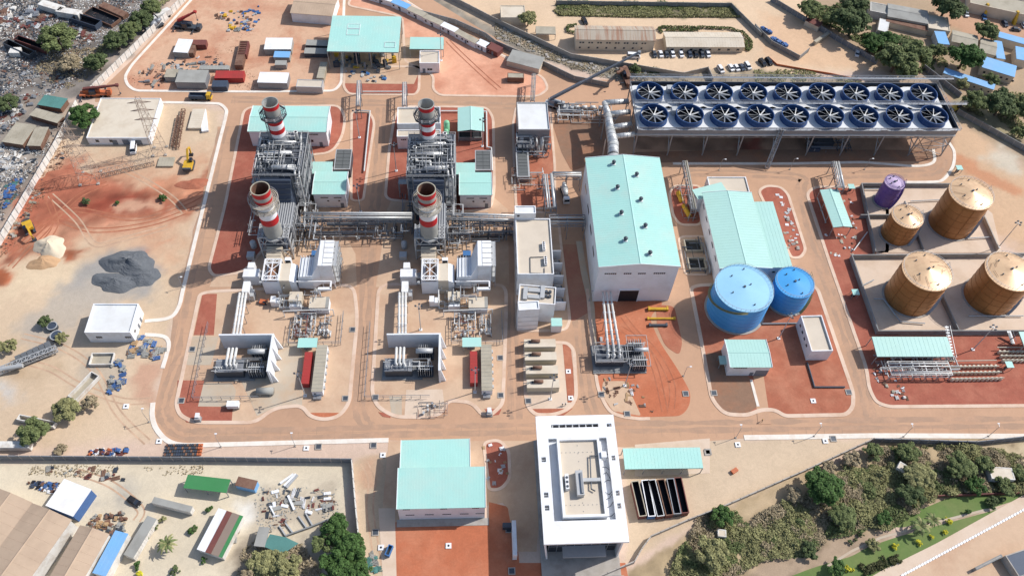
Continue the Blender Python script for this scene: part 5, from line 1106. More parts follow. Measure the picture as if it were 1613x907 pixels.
    part(r, 'generator_enclosure', MB().box(-10.0,-13.8,0.2,-4.6,-10.5,5.0), 'white'); part(r, 'generator_enclosure', MB().box(-9.1,-9.6,0.2,-6.9,-7.2,4.4), 'white'); part(r, 'link_duct', MB().box(-4.6,-13.2,0.4,-2.5,-11,3.6), 'grey_steel')
    part(r, 'terminal_box', MB().box(-9.3,-20.1,0.2,-7.1,-15.7,5.0), 'white'); part(r, 'terminal_box', MB().box(-7.0,-20.6,0.2,-5.8,-17.8,3.2), 'light_steel')
    for k in range(3): part(r, 'fan_vent', MB().cyl(-3.6,-16.2+k*0.1,5.0-k,5.2-k,0.5,n=10), 'light_steel') if k == 0 else None
    tangle(r, 3, 16, -24, -16.8, 0.5, 5.5, 26, sd+5, ('grey_steel','light_steel','lagging','blade'), (0.08,0.22))
    tangle(r, -4.4, 9, -16.9, -9, 0.6, 4.5, 12, sd+6)
    part(r, 'gantry', MB().bar((8.8,-17.4,7.0),(20.5,-17.4,7.0),0.2).bar((20.5,-17.4,7),(20.5,-20.5,7),0.25).bar((16.4,-20.4,6.8),(20.8,-20.4,6.8),0.45).bar((16.6,-20.3,0),(16.6,-20.3,6.6),0.2), 'white')
    # ---- skids in front
    s_ = thing('lube_oil_skid', 'beige oil skid with pipe work before the %s gas turbine' % side, 'skid', (U.x+6.4,U.y-24,0))
    part(s_, 'housing', MB().box(0,0.8,0.2,4.2,4.6,4.0), 'cream'); part(s_, 'housing', MB().box(0.1,-0.6,0.2,4.0,0.75,2.6), 'white_panel'); tangle(s_, 0.2, 4, -0.4, 3.4, 2.6, 4.8, 12, sd+7)
    s_ = thing('control_cabin', 'beige roofed control cabin with two small windows before the %s gas turbine' % side, 'cabin', (U.x+13.5,U.y-26,0))
    part(s_, 'wall', MB().box(0,0,0.2,6.3,4.3,3.8), 'white_panel'); part(s_, 'roof', MB().box(-0.1,-0.1,3.8,5.3,4.4,4.0), 'cream'); part(s_, 'roof', MB().box(5.31,-0.1,3.8,6.4,4.4,3.98), 'roof_grey')
    windows(s_, [('f',2.4,2.2,0.5,0.4,2,0.5)], 6.3, 4.3)
    s_ = thing('valve_box', 'small white box house with a pipe at its side, %s unit' % side, 'cabinet', (U.x+0.1,U.y-23,0))
    part(s_, 'wall', MB().box(0,0,0.2,1.6,2.4,3.2), 'white'); part(s_, 'annex', MB().box(1.62,0,0.2,3.1,2.2,2.6), 'white_panel'); part(s_, 'pipe', MB().pipe([(3.1,1,1.8),(5.2,1,1.8),(5.2,-1,1.8),(5.2,-1,0)],0.18,6), 'light_steel')
    # pipe skids and fuel piping
    s_ = thing('fuel_gas_skid', 'dense skid of silver valves and pipes in front of the %s gas turbine' % side, 'skid', (U.x,U.y,0))
    tangle(s_, 8.6, 15.6, -36.5, -26.8, 0.4, 2.8, 42, sd+8, ('light_steel','grey_steel','lagging','blade','maroon'), (0.08,0.2)); valves(s_, 8.8, 15, -36, -27, 0.3, 30, sd+9, 1.4)
    part(s_, 'pipe_bridge', MB().pipe([(5,-27,0),(5,-27,3.6),(16.5,-26.6,3.6),(21.4,-26.6,3.6),(21.4,-26.6,0)],0.18,6), 'blade')
    s_ = thing('pump_skid', 'compact pump skid with three white domes right of the %s valve skid' % side, 'skid', (U.x,U.y,0))
    tangle(s_, 17, 21, -35.5, -27.5, 0.3, 2.4, 26, sd+10, ('light_steel','grey_steel','dark_steel','blade'), (0.08,0.2))
    for k in range(3): part(s_, 'dome', MB().cyl(17.6+k*1.2,-33.6,0.3,1.8,0.5,n=12).ball((17.6+k*1.2,-33.6,1.8),0.5,10,6), 'blade', True)
    fn = MB()
    for (a,b) in (((7.6,-38.2),(7.6,-30)),((7.6,-38.2),(24.6,-38.2)),((24.6,-38.2),(24.6,-26))):
        fn.rail([(*a,0.1),(*b,0.1)],2.0,2.6,0.07)
    part(s_, 'pipe_fence', fn, 'grey_steel')
    # ---- step up transformer bay
    t = thing('step_up_transformer', 'large step up transformer with white bushings in the %s fire wall bay' % side, 'transformer', (U.x-8,U.y-48,0), 0)
    part(t, 'tank', MB().box(-5.4,-2.2,0.4,3.2,2.2,3.8), 'dark_steel'); part(t, 'cover', MB().box(-5.5,-2.3,3.8,3.3,2.3,4.0), 'grey_steel')
    part(t, 'plinth', MB().box(-6.5,-3.4,0,6.5,3.4,0.4), 'concrete_grey')
    cn = part(t, 'conservator', MB().tube((4.4,4.2,5.6),(9.8,4.2,5.6),0.85,16), 'light_steel', True)
    for bx, by in ((5.0,6.0),(5.0,-0.6)):
        rd = part(t, 'radiator_bank', MB().box(bx,by-2.2,0.8,bx+5.0,by+1.6,1.2), 'dark_steel')
        for k in range(7): part(rd, 'radiator', MB().box(bx+0.2+k*0.7,by-2.0,1.2,bx+0.34+k*0.7,by+1.4,4.4), 'light_steel' if k%2 else 'grey_steel')
        part(rd, 'header_pipe', MB().tube((bx,by-0.3,4.6),(bx+5,by-0.3,4.6),0.2,8), 'blade')
    for k in range(3):
        part(t, 'bushing', MB().cyl(-1.6+k*1.25,-0.6,4.0,5.6,0.55,0.42,n=14).ball((-1.6+k*1.25,-0.6,5.7),0.42,10,6), 'blade', True)
        part(t, 'bushing', MB().cyl(-4.8+k*0.8,-1.2,4.0,5.2,0.22,0.14,n=10).ball((-4.8+k*0.8,-1.2,5.3),0.2,8,5), 'blade', True)
        part(t, 'bus_end', MB().tube((-1.9+k*1.2,5.6,5.2),(-1.9+k*1.2,-0.4,5.2),0.45,12).ball((-1.9+k*1.2,5.6,5.2),0.45,10,6), 'blade', True)
    tangle(t, -6, 9, -2.5, 2.5, 3.9, 5.6, 22, sd+11, ('light_steel','grey_steel','blade'), (0.06,0.14))
    bs = thing('bus_duct', 'three parallel white bus ducts running to the %s transformer' % side, 'duct', (U.x,U.y,0))
    for k in range(3):
        x0 = -10.0+k*1.05; x1 = -9.3+k*1.05
        pp = part(bs, 'duct_pipe', MB().tube((x0,-20.2,4.6),(x1,-38.4,5.2),0.42,12), 'blade', True)
        for j in range(5): a = Vector((x0,-20.2,4.6)).lerp(Vector((x1,-38.4,5.2)),(j+0.5)/5); part(pp, 'flange', MB().tube(a,a+Vector((0,-0.2,0)),0.52,12), 'white')
    for j in range(5):
        y = -21.5-j*4; part(bs, 'support', MB().bar((-10.3,y,0),(-10.3,y,4.3),0.1).bar((-7.2,y,0),(-7.2,y,4.3),0.1).bar((-10.5,y,4.2),(-7.0,y,4.2),0.12), 'galv')
    fw = thing('fire_wall', 'tall white fire wall around the %s step up transformer' % side, 'wall', (U.x,U.y,0))
    part(fw, 'back_wall', MB().box(-13.0,-39.1,0,4.4,-38.6,8.0), 'wall_white' if False else 'white_panel'); part(fw, 'side_wall', MB().box(3.8,-52.4,0,4.4,-39.12,8.0), 'white_panel')
    for k in range(4): part(fw, 'buttress', MB().hexa([(4.4,-51.9+k*4.1,0),(6.0,-51.9+k*4.1,0),(6.0,-51.5+k*4.1,0),(4.4,-51.5+k*4.1,0)],[(4.4,-51.9+k*4.1,7.6),(4.5,-51.9+k*4.1,7.6),(4.5,-51.5+k*4.1,7.6),(4.4,-51.5+k*4.1,7.6)]), 'white_panel')
    fc = MB()
    for (a,b) in (((-19.5,-58),(-19.5,-30)),((-19.5,-58),(1,-58))): fc.rail([(*a,0.1),(*b,0.1)],2.2,2.6,0.06)
    single('wire_fence', fc, 'grey_steel', 'thin wire fence around the %s transformer yard' % side, 'fence', (U.x,U.y,0))
    # ---- containers and shelters
    s_ = thing('shelter', 'small turquoise canopy at the head of the red container, %s unit' % side, 'shelter', (U.x+11.4,U.y-41.1,0))
    part(s_, 'roof', MB().box(-0.1,-0.1,3.4,6.1,3.5,3.55), 'aqua')
    for x in (0.2,5.8):
        for y in (0.2,3.2): part(s_, 'post', MB().bar((x,y,0),(x,y,3.4),0.08), 'galv')
    part(s_, 'pump', MB().box(1.5,1,0.1,4,2.4,1.3), 'grey_steel')
    s_ = thing('container', 'long red container in the %s unit yard' % side, 'container', (U.x+13.75,U.y-54.0,0))
    part(s_, 'body', corrug(2.35,11.7,2.6), 'red_container'); part(s_, 'door', MB().box(0.1,-0.06,0.2,1.15,0.05,2.5), 'red_container'); part(s_, 'door', MB().box(1.2,-0.06,0.2,2.25,0.05,2.5), 'red_container')
    s_ = thing('switchgear_shed', 'long white shed with grey beige roof beside the red container, %s unit' % side, 'shed', (U.x+17.4,U.y-57.1,0))
    part(s_, 'wall', MB().box(0,0,0.2,3.4,17.0,3.0), 'white_panel'); rf = part(s_, 'roof', MB().box(-0.05,-0.05,3.0,3.45,17.05,3.15), 'roof_dull')
    for k in range(12): part(rf, 'roof_joint', MB().box(-0.06,1.2+k*1.33,3.15,3.46,1.26+k*1.33,3.2), 'roof_grey')
    for k in range(6): part(s_, 'air_conditioner', MB().box(3.42,1.6+k*2.6,1.2,3.9,2.5+k*2.6,2.2), 'light_steel')
    part(s_, 'landing', MB().box(0.4,-1.4,0,2.8,-0.02,0.9).rail([(0.4,-1.4,0.9),(2.8,-1.4,0.9)],1,0.8,0.05), 'galv')
    windows(s_, [('f',0.6,1.4,0.6,0.6,1,1)], 3.4, 17)
def corrug(W, D, H, z0=0.12):
    """container body with corrugated long sides and a framed top"""
    mb = MB().box(0,0,z0,W,D,H); k = int(D/0.9)
    for i in range(k): y = 0.35+i*(D-0.7)/k; mb.box(-0.05,y,z0+0.25,-0.001,y+0.4,H-0.2); mb.box(W+0.001,y,z0+0.25,W+0.05,y+0.4,H-0.2)
    for i in range(int(D/1.2)): y = 0.4+i*1.2; mb.box(0.12,y,H+0.001,W-0.12,y+0.35,H+0.03)
    return mb
unit(U1, 'left', 11); unit(U2, 'right', 57)
# ---------------------------------------------------------------- pipe racks
def rack(name, label, a, b, wd, h, pipes, bay=6.0, levels=1, tall=0.0, m='grey_steel'):
    """steel pipe rack from a to b (world x,y), every pipe a part"""
    a = Vector((*a,0)); b = Vector((*b,0)); d = (b-a); Ln = d.length; rz = math.atan2(d.y,d.x)
    r = thing(name, label, 'pipe rack', a, rz); k = max(1, round(Ln/bay))
    for i in range(k+1):
        x = Ln*i/k; f = MB().bar((x,-wd/2,0),(x,-wd/2,h+tall),0.13).bar((x,wd/2,0),(x,wd/2,h+tall),0.13)
        for L_ in range(levels+1): f.bar((x,-wd/2,h-L_*2.2),(x,wd/2,h-L_*2.2),0.12)
        part(r, 'frame', f, m)
    tr = MB()
    for s_ in (-1,1):
        y = s_*wd/2
        for zz in (h, h-1.6): tr.bar((0,y,zz),(Ln,y,zz),0.11)
        n = int(Ln/2)
        for i in range(n): tr.bar((Ln*i/n,y,h if i%2 else h-1.6),(Ln*(i+1)/n,y,h-1.6 if i%2 else h),0.07)
    part(r, 'truss', tr, m)
    for (y, z, rad, mm) in pipes: part(r, 'pipe', MB().tube((0.1,y,z),(Ln-0.1,y,z),rad,8), mm, True)
    return r
rack('pipe_rack', 'long pipe rack crossing from the left boiler to the right chimney', (-58.8,193.2), (-20.5,193.0), 3.2, 8.0, [(-1.1,8.45,0.32,'lagging'),(0.9,8.5,0.42,'lagging'),(0.1,8.35,0.2,'light_steel'),(-0.5,6.3,0.25,'dark_steel'),(0.5,6.3,0.2,'lagging'),(1.1,6.25,0.15,'grey_steel'),(-1.0,6.2,0.14,'navy_steel')])
rack('pipe_rack', 'pipe rack from the right chimney to the control building', (-8.8,193.0), (22.5,191.6), 3.2, 8.0, [(-1.1,8.4,0.28,'lagging'),(0.9,8.45,0.38,'lagging'),(0.0,8.35,0.2,'light_steel'),(-0.5,6.3,0.25,'dark_steel'),(0.5,6.3,0.2,'lagging'),(1.1,6.25,0.15,'grey_steel')])
kx = g('K',400,110,9); ky = g('K',600,100,9)
rack('pipe_rack', 'pipe bridge between the control building and the turbine hall', (kx.x-1.5,kx.y), (41.5,kx.y), 4.0, 9.0, [(-1.2,9.3,0.25,'light_steel'),(0.5,9.35,0.3,'lagging'),(1.2,7,0.3,'dark_steel'),(-0.5,7,0.25,'grey_steel')])
a_, b_ = g('J',285,660,8), g('J',310,900,8)
rack('pipe_rack', 'pipe rack with fat lagged pipes running up past the white roofed building', (b_.x,b_.y), (a_.x,a_.y), 4.0, 8.0, [(-1.2,8.6,0.6,'lagging'),(0.4,8.4,0.3,'light_steel'),(1.2,8.4,0.35,'lagging'),(0.0,6.2,0.3,'grey_steel')])
a_, b_ = g('J',320,655,8), g('J',530,640,8)
rack('pipe_rack', 'short pipe bridge entering the left wall of the turbine hall', (a_.x,a_.y), (42,a_.y), 2.4, 8.0, [(-0.7,8.3,0.3,'blade'),(0.3,8.3,0.28,'lagging')])
a_, b_ = g('L',1100,145,7), g('L',1135,310,7)
rack('pipe_rack', 'pipe rack stub crossing the road behind the pump shelter', (b_.x,b_.y), (a_.x,a_.y), 2.6, 7.0, [(-0.8,7.3,0.4,'lagging'),(0.1,7.25,0.25,'blade'),(0.8,7.25,0.2,'lagging')])
a_, b_ = g('L',120,140,7), g('L',180,450,7)
rack('pipe_rack', 'pipe rack running along the left wall of the water treatment building', (b_.x,b_.y), (a_.x,a_.y), 1.8, 7.0, [(-0.5,7.3,0.3,'roof_dull'),(0.2,7.25,0.25,'roof_grey')])
for lb, q0, q1, hh in (('tall pipe bridge over the road below the big turquoise roof, first', ('B',712,490,7), ('B',706,640,7), 7),('tall pipe bridge over the road left of the small office', ('B',988,500,7), ('B',985,640,7), 7)):
    a_, b_ = g(*q0), g(*q1); rack('pipe_bridge', lb, (b_.x,b_.y), (a_.x,a_.y), 1.6, hh, [(-0.3,hh+0.3,0.22,'lagging'),(0.3,hh+0.25,0.18,'blade')], 8)
a_, b_ = g('C',235,450,6), g('C',226,610,6); rack('pipe_bridge', 'pipe bridge over the road behind the cube shaped white building', (b_.x,b_.y), (a_.x,a_.y), 1.6, 6, [(-0.3,6.3,0.22,'roof_grey'),(0.3,6.25,0.2,'roof_grey')], 8)
# low ground pipes
for lb, pts, z, rad, m in (('pipe on sleepers along the red strip beside the left dry cooler', [('F',1330,240),('F',1485,245),('F',1440,700),('F',1420,907)], 0.9, 0.3, 'lagging'),
        ('long lagged pipe round the red bed right of the turquoise shelter', [('H',660,245),('H',850,245),('H',1160,250),('H',1165,640),('H',1215,650),('H',1225,900)], 0.9, 0.3, 'blade'),
        ('dark pipe laid in an angle on the red earth below the box building', [('S',668,560),('S',708,695),('S',875,695)], 0.5, 0.3, 'dark_steel'),
        ('pale pipe between the small blue tank and the box building', [('S',420,348),('S',620,345)], 0.6, 0.3, 'grey_steel'),
        ('white pipe along the bed under the tall pipe bridges', [('B',730,555),('B',975,555)], 0.9, 0.25, 'blade')):
    q = [g(*t, z) for t in pts]; o = Vector((q[0].x,q[0].y,0)); single('ground_pipe', MB().pipe([v-o for v in q], rad, 8), m, lb, 'pipe', o)
# equipment in front of the white roofed cube building
fe = g('J',130,505,0); r = thing('feed_pump_set', 'cluttered feed pump set with vessels before the white roofed cube building', 'pumps', (fe.x,fe.y,0))
tangle(r, -4, 9, -3, 3, 0.5, 8, 50, 91, ('light_steel','grey_steel','lagging','dark_steel'), (0.08,0.3)); valves(r, -3, 8, -3, 3, 0.3, 14, 92)
for k in range(3): part(r, 'vessel', MB().cyl(-2+k*4,1.4,0.3,6.5,0.9,n=14).ball((-2+k*4,1.4,6.5),0.9,12,6), 'lagging', True)
part(r, 'platform', MB().box(-3.5,-2,5,3,4,5.15).rail([(-3.5,-2,5.15),(3,-2,5.15),(3,4,5.15)],1.1,1.5,0.05), 'grey_steel')
part(r, 'deck_columns', MB().bar((-3.4,-1.9,0),(-3.4,-1.9,5),0.12).bar((2.9,-1.9,0),(2.9,-1.9,5),0.12), 'grey_steel')
lb = g('J',105,560,3.5); r = thing('dry_cooler', 'narrow slatted dry cooler on the red earth before the feed pumps', 'cooler', (lb.x,lb.y,0)); part(r, 'casing', MB().box(-2.3,-8,0.3,2.3,7.5,3.2), 'grey_steel'); part(r, 'rim', MB().box(-2.5,-8.2,3.2,2.5,7.7,3.35), 'light_steel')
for k in range(9): part(r, 'cooler_panel', MB().box(-1.9,-7.7+k*1.7,3.36,1.9,-6.2+k*1.7,3.5), 'cooler')
v = g('J',110,720,0); r = thing('pipe_manifold', 'tangle of pale pipes behind the small roof block of the control building', 'pipes', (v.x,v.y,0)); tangle(r, -4.5, 8.5, -4, 6, 0.3, 3.2, 44, 95, ('light_steel','khaki','lagging','rust'), (0.06,0.18))
v = g('J',560,230,0); r = thing('condensate_pumps', 'row of silver condensate pumps and pipes left of the condenser', 'pumps', (v.x,v.y,0)); tangle(r, -12, 12, -5, 5, 0.3, 3.5, 50, 97, ('light_steel','blade','grey_steel','rust'), (0.08,0.25)); valves(r, -10, 10, -3, 4, 0.2, 16, 98)
for k in range(4): part(r, 'motor', MB().tube((-5+k*3.4,3,1.3),(-3+k*3.4,3,1.3),0.7,12), 'blade', True)
v = g('b',420,640,0); r = thing('vacuum_skid', 'dark equipment skid in the shade under the condenser', 'skid', (v.x,v.y,0)); part(r, 'housing', MB().box(-5,-1,0,3,4,2.6), 'dark_steel'); part(r, 'housing', MB().box(-8,-3.5,0,-3,-1.2,1.6), 'navy_steel'); tangle(r, -8, 10, -4, 4, 0.3, 3, 30, 99, ('dark_steel','grey_steel'))
v = g('L',75,420,0); r = thing('dosing_skid', 'yellow dosing vessels beside the water treatment building', 'skid', (v.x,v.y,0))
for (x0,y0,x1,y1) in ((0.5,5,1.2,0.5),(1.6,-1.5,3.0,-7.0)): part(r, 'vessel', MB().tube((x0,y0,1.2),(x1,y1,1.2),0.9,14), 'yellow', True)
tangle(r, 0, 6, -8, 8, 0.3, 3, 24, 101, ('grey_steel','light_steel','rust'), (0.06,0.16))
v = g('L',180,750,0); r = thing('settling_pit', 'twin concrete settling pits with dark water beside the water treatment building', 'basin', (v.x,v.y,0))
for dy in (-4.6,3.6): 
    part(r, 'pit_wall', MB().box(-3.2,dy-2.6,0,3.2,dy-2.2,1.4).box(-3.2,dy+2.2,0,3.2,dy+2.6,1.4).box(-3.2,dy-2.2,0,-2.8,dy+2.2,1.4).box(2.8,dy-2.2,0,3.2,dy+2.2,1.4), 'roof_dull'); part(r, 'water', MB().box(-2.8,dy-2.2,0.1,2.8,dy+2.2,0.3), 'pit_dark')
tangle(r, -4.5, 4, -9, 7, 0.4, 2, 20, 103, ('grey_steel','dark_steel'))
# hall step up transformer with its own bus duct
v = g('R',330,520,0)
t = thing('step_up_transformer', 'step up transformer on red earth before the turbine hall', 'transformer', (v.x,v.y,0))
part(t, 'plinth', MB().box(-6.5,-4,0,11,6.5,0.4), 'concrete_grey'); part(t, 'tank', MB().box(-5.6,-1.5,0.4,3.4,2.8,3.6), 'dark_steel')
for bx, by in ((5.2,5.0),(6.0,-1.2)):
    rd = part(t, 'radiator_bank', MB().box(bx,by-2.4,0.8,bx+5.0,by+1.8,1.2), 'dark_steel')
    for k in range(7): part(rd, 'radiator', MB().box(bx+0.2+k*0.7,by-2.2,1.2,bx+0.34+k*0.7,by+1.6,4.4), 'light_steel' if k%2 else 'grey_steel')
    part(rd, 'header_pipe', MB().tube((bx,by-0.3,4.6),(bx+5,by-0.3,4.6),0.2,8), 'blade')
part(t, 'conservator', MB().tube((7.0,2.0,5.2),(11.4,2.0,5.2),0.75,14), 'light_steel', True)
for k in range(3):
    part(t, 'bushing', MB().cyl(-1.8+k*1.9,0.2,3.6,5.0,0.6,0.45,n=12).ball((-1.8+k*1.9,0.2,5.1),0.48,10,6), 'blade', True); part(t, 'bushing', MB().cyl(-1.7+k*1.9,1.8,3.6,5.0,0.6,0.45,n=12).ball((-1.7+k*1.9,1.8,5.1),0.48,10,6), 'blade', True)
part(t, 'rail_frame', MB().rail([(-6,-2,3.6),(4.2,-2,3.6),(4.2,4,3.6),(-6,4,3.6)],1.1,2,0.06,True).rail([(4.8,-4,4.6),(11.6,-4,4.6),(11.6,7.6,4.6),(4.8,7.6,4.6)],0.4,3,0.06,True), 'light_steel')
tangle(t, -6, 11, -2, 5, 3.6, 5, 22, 105, ('light_steel','grey_steel'), (0.06,0.14))
bs = thing('bus_duct', 'three white bus ducts leaving the front of the turbine hall', 'duct', (v.x,v.y,0))
A0, B0 = g('R',305,150,6)-Vector((v.x,v.y,0)), Vector((0.1,2.2,5.4))
for k in range(3):
    o = Vector((-1.35+k*1.35,0,0)); pp = part(bs, 'duct_pipe', MB().tube(A0+o,B0+o*1.4,0.42,12).tube(A0+o,A0+o+Vector((0,4.5,0.6)),0.3,10), 'blade', True)
    for j in range(5): a = (A0+o).lerp(B0+o*1.4,j/5); part(pp, 'flange', MB().tube(a,a+Vector((0,-0.25,0)),0.54,12), 'white')
for j in range(4): c = A0.lerp(B0,(j+0.6)/4); part(bs, 'support', MB().bar((c.x-1.9,c.y,0),(c.x-1.9,c.y,5),0.1).bar((c.x+1.9,c.y,0),(c.x+1.9,c.y,5),0.1).bar((c.x-2,c.y,4.9),(c.x+2,c.y,4.9),0.12), 'galv')
# four container generators
for i, (x, y) in enumerate([(1168,220),(1172,318),(1180,420),(1188,525)]):
    v = g('Q',x,y,3.0); r = thing('generator_container', 'cream generator container with dark exhaust silencer, %s from the back' % ORD[i], 'generator', (v.x,v.y,0), 0, 'generator containers on the pad')
    Wc = 10.3; part(r, 'body', MB().box(0,0,0.15,Wc,2.9,3.0), 'khaki'); part(r, 'roof', MB().box(-0.06,-0.06,3.0,Wc+0.06,2.96,3.08), 'cream')
    for k in range(16): part(r, 'panel_rib', MB().box(0.3+k*0.63,-0.06,0.4,0.55+k*0.63,-0.001,2.8), 'khaki')
    sl_ = part(r, 'silencer', MB().tube((2.2,1.9,3.7),(5.2,1.9,3.7),0.55,14), 'rust', True); part(sl_, 'exhaust_pipe', MB().pipe([(2.2,1.9,3.7),(1.2,1.9,3.7),(1.0,1.5,3.9),(-1.3,1.0,4.2)],0.12,6), 'dark_steel')
    for k in (1.6,2.2): part(r, 'hatch', MB().box(k,1.5,3.08,k+0.4,2.3,3.4), 'dark_steel')
    part(r, 'louvre', MB().box(Wc,0.5,0.6,Wc+0.05,2.4,2.6), 'roof_dull')

for i,(x0,x1,sd_) in enumerate(((-56,-24,201),(-6,20,202))):
    r = thing('under_rack_piping', 'dense dark pipe work standing under the pipe rack, %s half' % ('left','right')[i], 'pipes', (0,0,0))
    tangle(r, x0, x1, 187.5, 196.5, 0.4, 6, 46, sd_, ('dark_steel','grey_steel','navy_steel','light_steel'), (0.08,0.28)); valves(r, x0, x1, 188, 192, 0.1, 16, sd_+5, 1.8)
    for k in range(5): x = x0+(x1-x0)*(k+0.5)/5; part(r, 'support_frame', MB().bar((x,188,0),(x,188,5),0.12).bar((x,196,0),(x,196,5),0.12).bar((x,188,5),(x,196,5),0.12), 'grey_steel')
# ================================================================ WALLS AND FENCES
PANEL = {}
def panelwall(label, pts, h, m, plen=3.0, th=0.16, post=0.24, name='boundary_wall', cat='wall', pm=None, zm=True, spikes=False):
    q = [G(t, h) for t in pts]; q = [Vector((v.x,v.y,0)) for v in q]; r = thing(name, label, cat, q[0])
    for a, b in zip(q, q[1:]):
        d = b-a; k = max(1, round(d.length/plen)); L = d.length/k; rz = math.atan2(d.y,d.x); key = (round(L,2),h,m,th); pm = pm or ('concrete_grey' if m == 'wall_white' else 'concrete')
        if key not in PANEL: PANEL[key] = MB().box(post/2,-th/2,0,L-post/2,th/2,h-0.08).box(post/2,-th/2-0.05,h-0.2,L-post/2,th/2+0.05,h).mesh('panel', m)
        kp = (h,pm or m,post)
        if kp not in PANEL: PANEL[kp] = MB().box(-post/2,-post/2,0,post/2,post/2,h+0.15).mesh('post', pm or m)
        for i in range(k):
            o = link('panel', PANEL[key], r); o.location = a+d*(i/k)-q[0]; o.rotation_euler = (0,0,rz)
            o = link('post', PANEL[kp], r); o.location = a+d*(i/k)-q[0]; o.rotation_euler = (0,0,rz)
    o = link('post', PANEL[kp], r); o.location = q[-1]-q[0]
    return r
panelwall('white panel boundary wall on the left, section below the beige store', [(-60,470),(0,368),(87,220),(119,157)], 3.2, 'wall_white', 3.0)
panelwall('white panel boundary wall on the left, upper section beside the scrap yard', [(137,141),(210,70),(281,0),(320,-38)], 3.2, 'wall_white', 3.0)
panelwall('dark grey panel wall between the ring road and the lower left compound', [(-40,717),(320,719.5),(553,722)], 3.0, 'wall_grey', 3.2)  # panel grey also holds the shade of the camera-facing side
panelwall('grey panel wall running down from the corner of the long dark wall', [(553.5,723),(560,800),(572,920)], 3.0, 'wall_white', 3.2)
panelwall('low concrete fence wall along the paved plot at the lower right', [(900,925),(1000,883),(1012,862),(1026,843),(1085,817),(1140,796),(1272,738),(1377,690)], 2.0, 'concrete', 3.0, 0.2, 0.26)
panelwall('dark panel wall beside the lower right road', [(1378,690),(1450,692),(1540,695),(1613,687),(1660,683)], 2.6, 'wall_grey', 3.2)
panelwall('pale boundary wall above the rubble strip behind the site cabins', [(700,-12),(740,8),p('C',0,110),p('C',225,215),p('C',460,325),p('C',820,385),p('C',1140,440),p('C',1290,405),p('C',1320,470)], 2.6, 'concrete', 4.0)
panelwall('grey wall on the site side of the rubble strip', [p('B',760,-30),p('B',1000,40),p('B',1300,120),p('B',1480,200),p('C',0,245),p('C',280,365),p('C',480,460),p('C',690,500)], 2.6, 'concrete_grey', 4.0)
panelwall('wall along the top of the planted strip in the camp', [p('C',370,5),p('C',1430,20),p('C',1613,200),p('D',0,145),p('D',100,245),p('D',270,335),p('D',325,290)], 2.4, 'concrete_grey', 5.0)
panelwall('dark block wall between the camp yard and the houses', [p('D',100,-20),p('D',290,95),p('D',740,360)], 2.6, 'wall_grey', 3.2)
panelwall('dark block wall between the condenser and the blue roofed hut', [p('D',1020,390),p('D',1240,560)], 2.6, 'wall_grey', 3.2)
panelwall('grey wall leading off to the right edge behind the condenser', [p('D',1225,655),p('D',1613,870),p('D',1680,910)], 2.6, 'concrete_grey', 3.4)
# ================================================================ LAMPS
def mast(label, base, h=15.0, group='flood light masts'):
    v = G(base) if not isinstance(base[0], str) else g(*base); r = thing('floodlight_mast', label, 'lamp', (v.x,v.y,0), 0, group)
    part(r, 'base', MB().box(-0.5,-0.5,0,0.5,0.5,0.35), 'white'); part(r, 'pole', MB().cyl(0,0,0.35,h,0.2,0.1,n=8), 'light_steel')
    part(r, 'crossarm', MB().bar((-1.1,0,h),(1.1,0,h),0.07).bar((0,-0.9,h),(0,0.9,h),0.07), 'galv')
    for x, y in ((-1.0,0.2),(1.0,0.2),(0.2,-0.9),(0.2,0.9)): part(r, 'floodlight', MB().box(x-0.3,y-0.2,h-0.1,x+0.3,y+0.2,h+0.35), 'dark_steel')
def lamp(label, base, h=6.0, arm=(1,0)):
    v = G(base) if not isinstance(base[0], str) else g(*base); r = thing('street_lamp', label, 'lamp', (v.x,v.y,0), 0, 'street lamps along the roads')
    part(r, 'base', MB().box(-0.25,-0.25,0,0.25,0.25,0.3), 'concrete'); part(r, 'pole', MB().cyl(0,0,0.3,h,0.1,0.06,n=6).bar((0,0,h),(arm[0]*0.9,arm[1]*0.9,h+0.15),0.05), 'galv'); part(r, 'lamp_head', MB().cb(arm[0]*1.1,arm[1]*1.1,h+0.18,0.7,0.35,0.14), 'white')
for lb, b in (('flood light mast right of the long turquoise roofed building', ('F',1370,540)), ('flood light mast on the road left of the beige flat roofed building', ('H',170,905)), ('flood light mast on the red bed beside the turquoise gable shelter', ('H',1115,635)), ('flood light mast between the left pump house and the pipe rack', ('G',1285,480)),
        ('flood light mast at the foot of the left red container', ('P',1048,585)), ('flood light mast at the foot of the right red container', ('Q',798,558)), ('flood light mast beside the last cream generator', ('Q',1360,610)), ('flood light mast before the hall transformer', ('R',410,660)),
        ('flood light mast standing between the blue tanks and the box building', ('S',510,430)), ('flood light mast in front of the front bund', ('T',712,540)), ('flood light mast beside the rear bund on the right', ('M',1000,700)), ('flood light mast by the small office in the upper yard', ('B',1210,370)), ('flood light mast before the right gas turbine', ('O',380,905))):
    mast(lb, b, 14.0)
for i, b in enumerate([('U',790,755),('W',233,95),('W',700,90),('Z',185,155),('Z',572,148),('Z',1015,150),('Z',1435,148)]):
    lamp('street lamp on the outer kerb of the lower road, %s from the left' % ORD[i], b, 7.0, (0,0.9))
for lb, b in (('street lamp at the end of the red earth drive before the hall', ('R',775,600)), ('street lamp beside the left front corner of the hall', ('K',640,665)), ('street lamp in the shade behind the water treatment building, first', ('L',340,200)), ('street lamp in the shade behind the water treatment building, second', ('L',800,195)), ('street lamp at the bend of the road right of the condenser', ('M',130,195)), ('street lamp on the kerb beside the left gravel heap', ('E',1090,880))):
    lamp(lb, b, 6.0)
